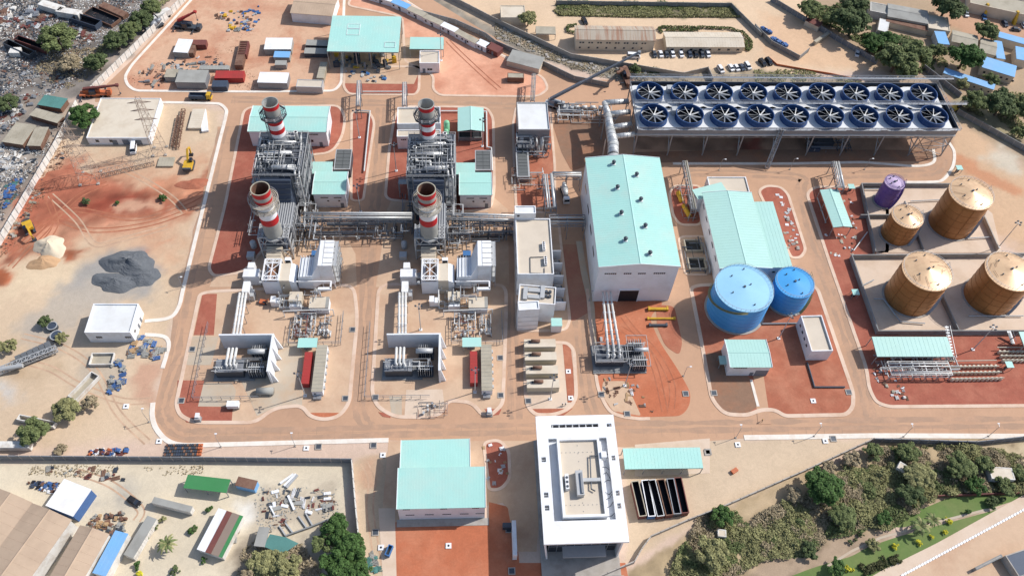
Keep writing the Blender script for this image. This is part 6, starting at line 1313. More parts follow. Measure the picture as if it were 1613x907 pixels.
# ================================================================ VEHICLES
VEH = {}
def vehicle(kind, c):
    if (kind, c) in VEH: return VEH[(kind, c)]
    if kind == 'car': L, Wd, H, hood, tail, belt = 4.4, 1.8, 1.5, 1.3, 0.5, 0.85
    elif kind == 'suv': L, Wd, H, hood, tail, belt = 4.8, 1.9, 1.8, 1.2, 0.15, 1.0
    else: L, Wd, H, hood, tail, belt = 6.0, 2.1, 2.4, 0.7, 0.05, 1.3
    x = Wd/2; b = MB().hexa([(-x,-L/2,0.3),(x,-L/2,0.3),(x,L/2,0.3),(-x,L/2,0.3)],[(-x*0.95,-L/2+0.1,belt),(x*0.95,-L/2+0.1,belt),(x*0.95,L/2-0.05,belt),(-x*0.95,L/2-0.05,belt)])
    y0, y1 = -L/2+hood, L/2-tail
    cab = MB().hexa([(-x*0.92,y0-0.3,belt+0.003),(x*0.92,y0-0.3,belt+0.003),(x*0.92,y1,belt+0.003),(-x*0.92,y1,belt+0.003)],[(-x*0.78,y0+0.35,H-0.1),(x*0.78,y0+0.35,H-0.1),(x*0.78,y1-0.25,H-0.1),(-x*0.78,y1-0.25,H-0.1)])
    rf = MB().hexa([(-x*0.8,y0+0.33,H-0.1),(x*0.8,y0+0.33,H-0.1),(x*0.8,y1-0.22,H-0.1),(-x*0.8,y1-0.22,H-0.1)],[(-x*0.7,y0+0.5,H),(x*0.7,y0+0.5,H),(x*0.7,y1-0.35,H),(-x*0.7,y1-0.35,H)])
    pil = MB()
    for yy in ((y0+y1)/2, y1-0.3):
        for s_ in (-1,1): pil.bar((s_*x*0.93,yy,belt),(s_*x*0.8,yy,H-0.06),0.06)
    wh = MB().tube((-0.12,0,0.32),(0.12,0,0.32),0.32,10); hl = MB().box(-0.2,-0.04,-0.1,0.2,0.05,0.1)
    VEH[(kind, c)] = dict(b=b.mesh('body',c), c=cab.mesh('windows','glass'), r=rf.mesh('roof',c), p=pil.mesh('pillars',c), w=wh.mesh('wheel','rubber'), h=hl.mesh('headlight','blade'), L=L, W=Wd)
    return VEH[(kind, c)]
def car(label, at, rz, kind='car', c='white', group='parked cars'):
    m = vehicle(kind, c); v = g(*at); r = thing({'car':'parked_car','suv':'parked_car','van':'van'}[kind], label, 'van' if kind == 'van' else 'car', (v.x,v.y,0.05), rz, group)
    link('body',m['b'],r); link('windows',m['c'],r); link('roof',m['r'],r); link('pillars',m['p'],r)
    for sx in (-1,1):
        for sy in (-1,1): o = link('wheel',m['w'],r); o.location = (sx*(m['W']/2-0.1),sy*m['L']*0.31,0)
        o = link('headlight',m['h'],r); o.location = (sx*m['W']*0.33,-m['L']/2+0.06,0.65)
cols = ['dark_steel','white','dark_steel','white','white','navy_steel','black','dark_steel','white']
for i, x in enumerate((962,1000,1035,1072,1123,1175,1212,1250,1286)):
    car('%s car, %s in the row before the cream barrack' % ('white' if cols[i] == 'white' else 'dark', ORD[i]), ('C',x,335), R(6), 'car', cols[i])
for i, (x, y, k, c, lb) in enumerate([(1362,428,'suv','white','white van-like car alone right of the wall end'),(1425,418,'car','white','white car, left one of a pair beyond the wall end'),(1458,418,'car','white','white car, right one of a pair beyond the wall end'),(1490,415,'car','navy_steel','dark blue car beside the last white one'),(1525,408,'suv','white','white car at the end of the loose group behind the condenser'),(540,138,'suv','black','black car parked behind the rusty roofed barrack'),(835,350,'van','white','white minibus under the crane boom')]):
    car(lb, ('C',x,y), R(15 if k != 'van' else 85), k, c)
for (k,x,y,rz,kd,c,lb) in (('D',40,385,20,'suv','black','black car, left of two beside the orange netting'),('D',78,378,20,'suv','black','black car, right of two beside the orange netting'),('D',608,330,-20,'car','white','lone white car on the sandy camp yard'),('D',1262,92,-5,'car','white','white car parked before the yellow arcade'),('D',1370,110,-10,'car','blue_paint','blue car parked before the yellow arcade'),('D',1560,185,80,'car','dark_steel','dark car seen side on near the blue roofs'),('D',1495,150,0,'car','navy_steel','dark blue car beside the small round tree'),('D',1608,160,0,'car','white','white car at the right picture edge'),('D',1465,360,10,'car','dark_steel','dark car in the court between the blue roofs'),
        ('E',800,60,8,'van','white','white minibus in front of the beige store'),('V',850,440,60,'car','black','black wreck on the ash ground of the lower compound')):
    car(lb, (k,x,y), R(rz), kd, c)
def truck(label, at, rz, cabm='yellow', bodym='navy_steel', kind='flat', sc=1.0):
    v = g(*at); r = thing('truck', label, 'truck', (v.x,v.y,0.05), rz); r.scale = (sc,)*3
    part(r, 'chassis', MB().box(-1.1,-4.2,0.7,1.1,4.2,1.0), 'dark_steel'); part(r, 'cab', MB().hexa([(-1.2,-4.6,0.6),(1.2,-4.6,0.6),(1.2,-2.6,0.6),(-1.2,-2.6,0.6)],[(-1.1,-4.3,2.9),(1.1,-4.3,2.9),(1.1,-2.7,2.9),(-1.1,-2.7,2.9)]), cabm)
    part(r, 'windscreen', MB().hexa([(-1.05,-4.52,1.6),(1.05,-4.52,1.6),(1.05,-4.4,1.6),(-1.05,-4.4,1.6)],[(-0.98,-4.4,2.6),(0.98,-4.4,2.6),(0.98,-4.3,2.6),(-0.98,-4.3,2.6)]), 'glass')
    if kind == 'flat': part(r, 'tipper_body', MB().box(-1.25,-2.3,1.0,1.25,4.4,1.2).box(-1.25,-2.3,1.2,-1.15,4.4,2.3).box(1.15,-2.3,1.2,1.25,4.4,2.3).box(-1.15,4.3,1.2,1.15,4.4,2.3).box(-1.15,-2.3,1.2,1.15,-2.2,2.5), bodym)
    elif kind == 'mixer': part(r, 'mixer_drum', MB().tube((0,-1.9,2.2),(0,1.2,2.6),0.9,14,1.35).tube((0,1.2,2.6),(0,4.0,3.2),1.35,14,0.6), bodym, True)
    elif kind == 'box': part(r, 'box_body', MB().box(-1.25,-2.3,1.0,1.25,4.4,3.4), bodym)
    for s_ in (-1,1):
        for y in (-3.4,1.8,3.1): part(r, 'wheel', MB().tube((s_*0.9,y,0.5),(s_*1.2,y,0.5),0.5,10), 'rubber')
    return r
truck('tipper truck with yellow cab and dark body on the upper road', ('A',1250,615), R(88), 'yellow', 'navy_steel')
truck('white concrete mixer truck parked left of the turbine hall', ('J',405,810), R(5), 'white', 'lagging', 'mixer')
truck('brown truck parked below the brown roofed shed', ('B',375,128), R(85), 'wood', 'rust')
truck('white box truck beside the upper boundary wall', ('A',1010,120), R(-45), 'white', 'wall_white', 'box')
truck('grey tank truck by the upper boundary wall', ('A',965,180), R(-45), 'light_steel', 'grey_steel', 'mixer')
def excavator(label, at, rz, m='yellow', sc=1.0, bent=1.0):
    v = g(*at); r = thing('excavator', label, 'excavator', (v.x,v.y,0.05), rz); r.scale = (sc,)*3
    for s_ in (-1,1): part(r, 'track', MB().hexa([(s_*1.2-0.35,-1.9,0),(s_*1.2+0.35,-1.9,0),(s_*1.2+0.35,1.9,0),(s_*1.2-0.35,1.9,0)],[(s_*1.2-0.35,-2.2,0.8),(s_*1.2+0.35,-2.2,0.8),(s_*1.2+0.35,2.2,0.8),(s_*1.2-0.35,2.2,0.8)]), 'dark_steel')
    part(r, 'body', MB().box(-1.4,-0.9,0.9,1.4,2.6,2.0), m); part(r, 'cab', MB().hexa([(-1.4,-1.6,0.95),(-0.4,-1.6,0.95),(-0.4,0.2,0.95),(-1.4,0.2,0.95)],[(-1.35,-1.3,2.9),(-0.45,-1.3,2.9),(-0.45,0.1,2.9),(-1.35,0.1,2.9)]), 'glass'); part(r, 'counterweight', MB().box(-1.3,2.6,1.0,1.3,3.2,2.1), 'dark_steel')
    part(r, 'boom', MB().bar((0.3,-0.6,1.7),(0.3,-3.4,4.4),0.3).bar((0.3,-3.4,4.4),(0.3,-5.6,3.2*bent),0.25), m); part(r, 'stick', MB().bar((0.3,-5.6,3.2*bent),(0.3,-5.0,0.9),0.2), m); part(r, 'bucket', MB().hexa([(-0.3,-5.6,0.1),(0.9,-5.6,0.1),(0.9,-4.6,0.1),(-0.3,-4.6,0.1)],[(-0.3,-5.4,0.9),(0.9,-5.4,0.9),(0.9,-4.8,1.1),(-0.3,-4.8,1.1)]), 'dark_steel')
excavator('yellow excavator on the sand below the beige store', ('E',1130,160), R(180), 'yellow', 1.15)
excavator('yellow digger working near the left boundary wall', ('E',180,540), R(30), 'yellow', 1.1)
excavator('small red machine before the left gas turbine', ('N',280,650), R(80), 'orange', 0.55)
excavator('yellow machine half hidden behind the right wall', ('D',1195,660), R(120), 'yellow', 0.8)
def crane(label, at, rz, tip, m='light_steel', bm='grey_steel', sc=1.0):
    v = g(*at); r = thing('mobile_crane', label, 'crane', (v.x,v.y,0.05), rz); Mi = r.matrix_basis.inverted()
    part(r, 'carrier', MB().box(-1.4,-5,0.8,1.4,6,1.6), m); part(r, 'cab', MB().box(-1.3,-6.2,0.7,1.3,-4.9,2.6), m); part(r, 'slewing_cab', MB().box(-1.5,-0.5,1.65,-0.3,1.8,3.4), 'glass'); part(r, 'superstructure', MB().box(-0.25,-2.0,1.65,1.5,4.6,3.0), m)
    for s_ in (-1,1):
        for y in (-4,-2.2,1.6,3.2,4.8): part(r, 'wheel', MB().tube((s_*1.1,y,0.6),(s_*1.45,y,0.6),0.6,10), 'rubber')
        for y in (-3.1,5.3): part(r, 'outrigger', MB().box(s_*1.5-0.1,y-0.2,0.7,s_*1.5+0.1,y+0.2,1.0).bar((s_*1.4,y,0.9),(s_*3.4,y,0.9),0.15).cyl(s_*3.4,y,0,0.9,0.25,n=8), 'dark_steel')
    a = Vector((0.5,4.0,3.2)); b = Mi @ tip; d = b-a
    for i, (t0,t1,rr) in enumerate(((0,0.36,0.55),(0.34,0.68,0.44),(0.66,1.0,0.34))): part(r, 'boom', MB().bar(a+d*t0,a+d*t1,rr), bm)
    part(r, 'boom_head', MB().cb(b.x,b.y,b.z,1.2,1.2,0.9), bm); part(r, 'hook_line', MB().bar(b,(b.x,b.y,b.z-4),0.05).ball((b.x,b.y,b.z-4.2),0.4,8,5), 'dark_steel')
crane('mobile crane with a long grey boom stretched over the rubble strip', ('C',385,655), R(70), g('C',872,318,26))
crane('mobile crane with lowered red boom behind the beige store', ('A',600,595), R(95), g('A',725,530,5), 'orange', 'maroon')
crane('mobile crane with raised red boom at the edge of the storage yard', ('A',1170,180), R(80), g('A',1210,75,7), 'dark_steel', 'red_container')
crane('small crane with rusty jib left of the condenser', ('C',790,480), R(10), g('C',745,440,9), 'rust', 'rust')
# ================================================================ CONTAINERS, CABINS, STORES
def cont(label, a, b, c, h=2.6, m='rust', name='container', cat='container', top=None, group=None, open_=False, rib=True):
    loc, rz, W, D = frame(a, b, c, h); r = thing(name, label, cat, loc, rz, group)
    if open_:
        q = MB().box(0,0,0.1,W,D,0.25); part(r, 'floor', q, 'black' if name == 'container' else 'roof_dull')  # container floors black, interior shade put into the colour
        t = 0.1
        for nm, bx in (('side',(0,0,0.25,t,D,h)),('side',(W-t,0,0.25,W,D,h)),('end',(t,0,0.25,W-t,t,h)),('end',(t,D-t,0.25,W-t,D,h))): part(r, nm, MB().box(*bx), m)
        for bx in () if name != 'container' else ((t,t,0.26,t+0.04,D-t,h-0.02),(W-t-0.04,t,0.26,W-t,D-t,h-0.02),(t+0.041,t,0.26,W-t-0.041,t+0.04,h-0.02),(t+0.041,D-t-0.04,0.26,W-t-0.041,D-t,h-0.02)): part(r, 'inner_shade', MB().box(*bx), 'black')  # black sheets added inside, shade of the open box put in as colour
        part(r, 'top_rail', MB().box(-0.05,-0.05,h,t+0.1,D+0.05,h+0.12).box(W-t-0.1,-0.05,h,W+0.05,D+0.05,h+0.12).box(t+0.1,-0.05,h,W-t-0.1,t+0.1,h+0.12).box(t+0.1,D-t-0.1,h,W-t-0.1,D+0.05,h+0.12), top or m)
    else:
        if D >= W: part(r, 'body', corrug(W,D,h), m)
        else:
            q = corrug(D,W,h); q.v = [(W-y,x,z) for x,y,z in q.v]; part(r, 'body', q, m)
        if top: part(r, 'roof', MB().box(-0.08,-0.08,h+0.03,W+0.08,D+0.08,h+0.12), top)
        if D >= W: part(r, 'door', MB().box(0.08,-0.07,0.2,W/2-0.03,0.02,h-0.1), m); part(r, 'door', MB().box(W/2+0.03,-0.07,0.2,W-0.08,0.02,h-0.1), m)
        else: part(r, 'door', MB().box(W-0.02,0.08,0.2,W+0.07,D/2-0.03,h-0.1), m); part(r, 'door', MB().box(W-0.02,D/2+0.03,0.2,W+0.07,D-0.08,h-0.1), m)
    return r
six = [((635,588),(676,583),(597,400),'maroon','roof_dull'),((684,588),(723,585),(643,394),'blue_paint','white'),((731,588),(770,583),(693,392),'maroon','light_steel'),((778,583),(818,578),(742,390),'maroon','rust'),((820,575),(860,572),(782,386),'dark_steel','grey_steel'),((862,570),(902,567),(824,380),'maroon','maroon')]
for i, (a,b,c,m,tm) in enumerate(six):
    cont('open topped container, %s from the left in the row below the car port' % ORD[i], p('Y',*a),p('Y',*b),p('Y',*c), 2.6, m, open_=True, top=tm, group='open containers below the car port')
cab = [((760,-30),(905,12),(775,-55),'white'),((905,14),(1000,55),(920,-14),'blue_roof'),((1000,58),(1100,105),(1015,32),'roof_dull'),((1100,108),(1200,152),(1112,82),'roof_dull'),((1205,155),(1290,195),(1215,128),'white'),((1290,198),(1415,265),(1302,172),'roof_dull'),((1420,262),(1480,290),(1435,232),'white'),((1480,285),(1550,320),(1500,250),'maroon')]
for i, (a,b,c,m) in enumerate(cab):
    loc, rz, W, D = frame(p('B',*a),p('B',*b),p('B',*c), 2.8); r = thing('site_cabin', 'white site cabin, %s from the top in the row along the wall' % ORD[i], 'cabin', loc, rz, 'site cabins along the wall'); D = max(D,2.6)
    part(r, 'wall', MB().box(0,0,0.1,W,D,2.7), 'white_panel' if m != 'maroon' else 'maroon'); part(r, 'roof', MB().box(-0.15,-0.15,2.7,W+0.15,D+0.15,2.85), m); windows(r, [('f',1.0+k*3,1.2,0.8,0.8,1,1) for k in range(max(1,int(W/3.2)))], W, D); doors(r, [('f',W*0.5,0.9,2.0)], W, D)
for lb,k,a,b,c,h,m,top in (('white roofed store box in the upper yard beside a brown container','A',(1075,325),(1165,330),(1095,243),3,'roof_grey','white'),('brown container behind the white roofed store box','A',(1180,280),(1275,280),(1175,248),2.6,'maroon',None),('rusty container under the white roofed store box','A',(1150,330),(1200,330),(1160,275),2.6,'rust',None),
        ('rust and blue container on the right side of the storage yard','A',(1455,405),(1505,405),(1490,255),2.6,'rust',None),('grey hall of stacked goods with a blue tarp corner','A',(1088,512),(1272,515),(1110,435),3.6,'grey_steel','roof_grey'),('red container lying along the upper yard','A',(1330,487),(1508,487),(1330,440),2.6,'red_container',None),('blue container beside the grey hall of goods','A',(1312,540),(1405,540),(1312,500),2.6,'navy_steel',None),
        ('grey flat container behind the blue tarp','A',(1020,480),(1090,482),(1025,430),2.4,'roof_grey','roof_dull'),('long grey beam stack behind the red container','A',(1235,432),(1420,432),(1240,408),1.6,'roof_grey',None),('white tent roofed store, uppermost of three','B',(138,300),(300,300),(150,232),3,'roof_grey','white'),('white tent roofed store with blue edge, middle of three','B',(195,348),(290,350),(198,312),2.6,'roof_grey','blue_roof'),('white tent roofed store near the upper road, lowest of three','B',(98,500),(275,505),(110,438),3.4,'grey_steel','white'),
        ('grey low container between the tent roofed stores','B',(203,395),(270,395),(205,368),2.4,'grey_steel','roof_grey'),('dark rack of steel sections left of the big turquoise roof, upper','B',(390,275),(525,280),(392,242),2.2,'dark_steel','roof_grey'),('dark rack of steel sections left of the big turquoise roof, lower','B',(380,325),(525,328),(385,292),2.2,'dark_steel','roof_grey'),('narrow beige container standing end on left of the big turquoise roof','B',(455,472),(498,474),(472,375),2.8,'roof_dull',None),('red container at the left edge of the steel store','B',(-20,330),(30,330),(-15,250),2.6,'maroon',None)):
    cont(lb, p(k,*a),p(k,*b),p(k,*c), h, m, 'container' if 'container' in lb else 'store_box', 'container' if 'container' in lb else 'store', top)
# scrap yard on the far left
for lb,k,a,b,c,h,m,op in (('dark open container in the scrap yard, nearer one','A',(180,345),(215,320),(50,245),2.5,'dark_steel',True),('open container with red end in the scrap yard','A',(270,310),(300,285),(120,215),2.5,'maroon',True),('white box trailer at the top of the scrap yard','A',(370,70),(405,40),(265,0),3,'wall_white',False),('white box trailer beside a long brown one','A',(480,95),(505,65),(395,10),3,'wall_white',False),('long brown flat trailer in the scrap yard','A',(690,160),(750,115),(560,55),1.6,'rust',True),('brown roofed trailer beside the long flat one','A',(760,105),(795,80),(635,20),2,'rust',False),('dark blue container at the scrap yard corner','A',(590,165),(630,130),(500,60),2.5,'navy_steel',True),('small white box beside the dark open containers','A',(50,330),(115,330),(55,295),2.2,'wall_white',False),
        ('teal roofed shack beside the left wall','A',(230,650),(375,675),(275,590),2.6,'teal_net',False),('dull roofed shack below the teal roofed shack','A',(180,715),(355,765),(215,670),2.6,'roof_dull',False),('dull olive roofed shack on the left edge','A',(10,880),(140,900),(120,765),2.6,'roof_dull',False),('long olive roofed shack beside the white wall','A',(165,905),(250,907),(225,790),2.6,'roof_dull',False)):
    if 'shack' in lb:
        loc, rz, W, D = frame(p(k,*a),p(k,*b),p(k,*c), h); r = thing('shack', lb, 'shack', loc, rz); part(r, 'wall', MB().box(0.2,0.2,0,W-0.2,D-0.2,h-0.1), 'rust'); part(r, 'roof', MB().box(0,0,h-0.1,W,D,h), m)
        for j in range(4): part(r, 'roof_sheet', MB().box(W*j/4+0.05,-0.1,h+0.01,W*(j+1)/4-0.05,D+0.1,h+0.06+0.03*(j%2)), m)
    else: cont(lb, p(k,*a),p(k,*b),p(k,*c), h, m, open_=op)
CW = dict(grey_steel='grey',rust='rusty',wall_white='off-white',dark_steel='dark grey',light_steel='silver',maroon='maroon',roof_grey='stone grey',roof_dull='dull beige',blue_tarp='blue',teal_net='teal',concrete='pale concrete',yellow='yellow',blue_paint='sky blue',white='white',orange='orange',black='black',navy_steel='navy',wood='wooden',khaki='khaki')
def nth(i):
    if i < 20: return ORD[i]
    t = ['twenty','thirty','forty','fifty'][(i-19)//10] if False else ['twenty','thirty','forty','fifty','sixty'][(i+1)//10-2]
    return (t[:-1]+'ieth') if (i+1) % 10 == 0 else t+'-'+ORD[(i+1) % 10-1]
def scatter(name, where, cat, k, poly, n, ms, size, seed, group, hh=(0.3,1.2), long=1.0):
    """loose goods: each piece a thing of its own, alike pieces share mesh data; told apart by colour and order"""
    rd = random.Random(seed); pts = [g(k,*q) for q in poly]; P2 = [(v.x,v.y) for v in pts]; xs = [q[0] for q in P2]; ys = [q[1] for q in P2]; lib = {}
    made = []; tries = 0
    while len(made) < n and tries < n*40:
        tries += 1; x, y = rd.uniform(min(xs),max(xs)), rd.uniform(min(ys),max(ys))
        if sdist(np.array([x]), np.array([y]), P2)[0] < 0: continue
        m = rd.choice(ms); vi = rd.randrange(5)
        if (m,vi) not in lib:
            s_ = rd.uniform(*size); l_ = s_*rd.uniform(1,1.6)*long; h = rd.uniform(*hh); q = MB()
            sh = rd.randrange(4)
            if sh == 0: q.cb(0,0,h/2,l_,s_,h,0); q.cb(l_*0.1,0.05,h*1.12,l_*0.6,s_*0.7,h*0.24,0.3)
            elif sh == 1:
                for j in range(5): q.cb(0,(j-2)*s_*0.2,h*0.3+0.05*(j%2),l_*rd.uniform(0.8,1.3),s_*0.12,h*0.6,rd.uniform(-0.12,0.12))
            elif sh == 2:
                for j in range(3): q.tube((-l_*0.55,(j-1)*s_*0.3,h*0.3),(l_*0.55,(j-1)*s_*0.3+rd.uniform(-0.2,0.2),h*0.3),s_*0.14,7)
            else:
                for j in range(6): q.cb(rd.uniform(-0.4,0.4)*l_,rd.uniform(-0.4,0.4)*s_,h*0.25,l_*rd.uniform(0.25,0.6),s_*rd.uniform(0.2,0.5),h*rd.uniform(0.4,1.0),rd.uniform(0,3))
            lib[(m,vi)] = q.mesh(name, m)
        o = link(name, lib[(m,vi)]); o.location = (x,y,0.03); o.rotation_euler = (0,0,rd.choice([0,1.57])+rd.uniform(-0.35,0.35)); made.append((x,m,o))
    made.sort(key=lambda t: t[0]); cnt = {}
    for x, m, o in made:
        i = cnt.get(m, 0); cnt[m] = i+1; tag(o, '%s %s %s, %s of that colour from the left' % (CW.get(m, m), name.replace('_',' '), where, nth(i)), cat, group)
SC = ['grey_steel','rust','wall_white','dark_steel','light_steel','maroon']
scatter('scrap_heap','between the box trailers','scrap','A',[(0,20),(250,60),(340,110),(240,170),(0,190)],70,SC,(1.0,2.6),1,'scrap heaps in the scrap yard')
scatter('scrap_heap','on the rough scrap ground','scrap','A',[(0,400),(330,350),(460,500),(250,560),(20,520)],50,['dark_steel','grey_steel','rust','roof_grey'],(0.6,1.6),2,'scrap heaps in the scrap yard',(0.2,0.6))
scatter('scrap_heap','beside the long trailer','scrap','A',[(400,190),(520,170),(600,260),(480,250)],26,SC,(0.6,1.4),3,'scrap heaps in the scrap yard',(0.2,0.6),2.5)
scatter('junk_pile','near the teal shack','junk','A',[(0,690),(160,590),(240,580),(160,700),(60,800),(0,830)],60,SC,(0.6,1.5),4,'junk outside the left wall',(0.3,1.0))
scatter('junk_pile','beside the white heap','junk','E',[(0,40),(180,60),(210,130),(120,220),(0,180)],46,['wall_white','dark_steel','light_steel','wall_white'],(0.6,1.6),5,'junk outside the left wall',(0.3,0.9))
scatter('junk_pile','near the blue sheet','junk','E',[(0,330),(80,240),(140,240),(90,330),(0,460)],30,['blue_tarp','teal_net','light_steel','rust'],(0.8,2.0),6,'junk outside the left wall',(0.2,0.6))
scatter('broken_block','inside the left wall','rubble','E',[(40,520),(200,330),(340,90),(420,40),(440,80),(330,170),(230,350),(120,560),(0,680)],60,['roof_dull','rust','concrete','dark_steel'],(0.4,1.1),7,'rubble along the left wall',(0.2,0.6))
scatter('stored_part','around the grey hall','steel parts','A',[(850,440),(960,420),(1080,330),(1300,350),(1420,420),(1240,430),(1080,520),(900,570)],70,['grey_steel','light_steel','rust','dark_steel','roof_grey'],(0.5,1.4),8,'steel parts in the upper yard',(0.2,0.9),1.8)
scatter('stored_part','in the top yard','steel parts','A',[(1330,80),(1560,70),(1570,190),(1400,200)],50,['blue_tarp','light_steel','rust','roof_grey','yellow'],(0.6,1.5),9,'steel parts in the upper yard',(0.2,0.9))
scatter('stored_part','left of the tents','steel parts','B',[(0,60),(110,40),(120,110),(60,190),(0,180)],26,['blue_tarp','light_steel','rust','blue_paint'],(0.6,1.5),10,'steel parts in the upper yard',(0.2,0.9))
scatter('machine_part','on the apron','machine','B',[(630,430),(870,430),(900,500),(680,500)],24,['grey_steel','dark_steel','light_steel','blue_paint'],(0.6,1.6),12,'machines below the big turquoise roof',(0.6,1.8))
scatter('machine_part','below the big roof','machine','B',[(560,330),(950,330),(950,420),(560,430)],36,['grey_steel','dark_steel','light_steel','yellow'],(0.8,1.8),13,'machines below the big turquoise roof',(0.6,3.0))
scatter('crate','right of the guard house','crate','U',[(720,300),(860,300),(870,370),(830,420),(690,430),(680,390)],44,['blue_tarp','roof_grey','rust','roof_grey','grey_steel','wood'],(0.9,1.8),14,'crates near the guard house',(0.4,1.0))
scatter('crate','below the tank tray','crate','U',[(590,430),(670,430),(660,580),(580,610),(570,560)],26,['blue_tarp','roof_grey','grey_steel'],(0.9,1.9),15,'crates near the guard house',(0.4,1.0))
scatter('barrel','against the dark wall','goods','V',[(560,110),(800,105),(805,145),(555,145)],50,['blue_tarp','white','orange','black','maroon'],(0.5,1.2),16,'goods along the dark grey wall',(0.3,0.9))
scatter('junk_piece','under the dark wall','junk','V',[(280,210),(500,225),(800,230),(800,330),(640,300),(300,260)],24,['rust','roof_grey','maroon','dark_steel'],(0.5,1.5),17,'junk in the lower compound',(0.2,0.6))
scatter('junk_piece','behind the white shed','junk','V',[(140,310),(380,330),(360,390),(200,350)],40,['navy_steel','white','rust','black','blue_tarp'],(0.5,1.3),18,'junk in the lower compound',(0.3,1.0))
scatter('junk_piece','before the brown shed','junk','V',[(560,540),(800,500),(790,620),(700,650),(560,590)],50,['dark_steel','rust','wood','roof_grey'],(0.6,1.8),19,'junk in the lower compound',(0.3,1.2))
scatter('junk_piece','among the beams','junk','W',[(470,380),(900,360),(960,500),(640,600),(460,560)],60,['roof_grey','rust','maroon','dark_steel','white'],(0.4,1.2),20,'junk in the lower compound',(0.2,0.6),2.0)
scatter('junk_piece','beside the striped shed','junk','W',[(300,540),(360,560),(340,680),(290,690)],20,['roof_grey','rust','wood'],(0.5,1.2),21,'junk in the lower compound',(0.2,0.7))
scatter('site_part','before the hall transformer','part','R',[(230,360),(330,350),(330,640),(480,640),(600,830),(330,790),(240,620)],40,['light_steel','wood','rust','white'],(0.4,1.1),22,'loose parts near the hall transformer',(0.2,0.5),1.6)
scatter('site_part','near the pump rack','part','T',[(170,620),(300,690),(420,760),(330,820),(230,740),(160,660)],22,['white','khaki','rust','light_steel'],(0.5,1.2),23,'loose parts near the long turquoise shelter',(0.3,0.8))
scatter('site_part','in the kerbed bed','part','X',[(545,210),(640,190),(690,270),(680,400),(600,430),(560,380)],18,['white','light_steel','wood'],(0.4,1.2),24,'loose parts beside the workshop',(0.2,0.6))
scatter('site_part','beside the lean-to','part','L',[(700,330),(790,420),(860,640),(860,760),(800,760),(740,520)],26,['white','light_steel','khaki','concrete'],(0.5,1.2),25,'loose parts beside the lean-to',(0.2,0.7))
scatter('site_part','left of the tank farm','part','L',[(1130,380),(1237,380),(1237,760),(1060,770),(1020,600),(1190,600)],30,['white','light_steel','khaki','rust'],(0.4,1.1),26,'loose parts beside the tank farm',(0.2,0.6))
scatter('rubble_stone','between the two walls','rubble','C',[(0,130),(200,230),(440,340),(800,410),(1100,460),(900,480),(640,470),(300,350),(0,230)],120,['roof_dull','concrete','roof_grey'],(0.4,1.4),27,'rubble strip stones',(0.2,0.7))
# yellow pipes before the hall
for i,(x0,y0,x1,y1,m,rr,lb) in enumerate(((555,183,680,185,'yellow',0.6,'yellow machine beam lying before the hall'),(550,243,725,243,'yellow',0.42,'long yellow crane beam lying before the hall'),(560,284,675,284,'dark_steel',0.5,'dark pipe lying below the long yellow beam'))):
    a,b = g('R',x0,y0,rr),g('R',x1,y1,rr); o = Vector((a.x,a.y,0)); single('stored_beam', MB().tube(a-o,b-o,rr,8).cb(0.3,0,rr,0.6,rr*2.4,rr*2).cb((b-o).x-0.3,0,rr,0.6,rr*2.4,rr*2), m, lb, 'beam', o)
# steel grillage lying on the right: pipe gratings before the tanks
def grating(label, k, a, b, c, n, m='cream', h=1.4):
    loc, rz, W, D = frame(p(k,*a),p(k,*b),p(k,*c), h); r = thing('pipe_support_grid', label, 'support grid', loc, rz)
    for i in range(n):
        x = W*(i+0.5)/n
        for j in range(3): part(r, 'support', MB().box(x-0.35,D*j/3+0.1,0,x+0.35,D*j/3+0.9,h), m)
    for j in range(4): part(r, 'pipe', MB().tube((0,D*j/3.2+0.45,h+0.2),(W,D*j/3.2+0.45,h+0.2),0.16,6), 'khaki')
grating('grid of beige pipe supports right of the long turquoise shelter','T',(600,700),(880,695),(620,600),12)
grating('grid of beige pipe supports near the right picture edge','T',(870,600),(1060,600),(850,530),8)
a_, b_ = g('T',270,640,3), g('T',590,640,3)
rack('pipe_rack', 'white cross braced pipe rack in front of the long turquoise shelter', (a_.x,a_.y), (b_.x,b_.y), 5.0, 3.4, [(-2,3.7,0.2,'blade'),(-1.4,3.7,0.15,'light_steel'),(0.5,3.7,0.2,'lagging'),(1.6,3.7,0.2,'blade')], 4.5, m='light_steel')
v = g('T',400,625,0); r = thing('pump_manifold', 'busy pump manifold behind the white braced pipe rack', 'pumps', (v.x,v.y,0)); tangle(r, -13, 14, -3, 4, 0.3, 2.6, 44, 131, ('light_steel','blade','grey_steel'), (0.07,0.2)); valves(r, -12, 13, -3, 4, 0.2, 20, 132)
# steps over the bund walls
for lb,k,a,b,z in (('galvanised stair over the front bund wall','T',(575,420),(610,590),2.6),('galvanised stair over the bund wall near the right edge','T',(905,445),(925,505),2.6)):
    A,B = g(k,*a,z), g(k,*b,0.5); o = Vector((A.x,A.y,0)); q = MB()
    for i in range(12): t = i/11; c = (A-o).lerp(B-o,t); q.cb(c.x,c.y,c.z,1.3,0.6,0.08)
    q.bar((A-o)+Vector((0.7,0,1)),(B-o)+Vector((0.7,0,1)),0.05).bar((A-o)+Vector((-0.7,0,1)),(B-o)+Vector((-0.7,0,1)),0.05); single('access_stair', q, 'galv', lb, 'stair', o)
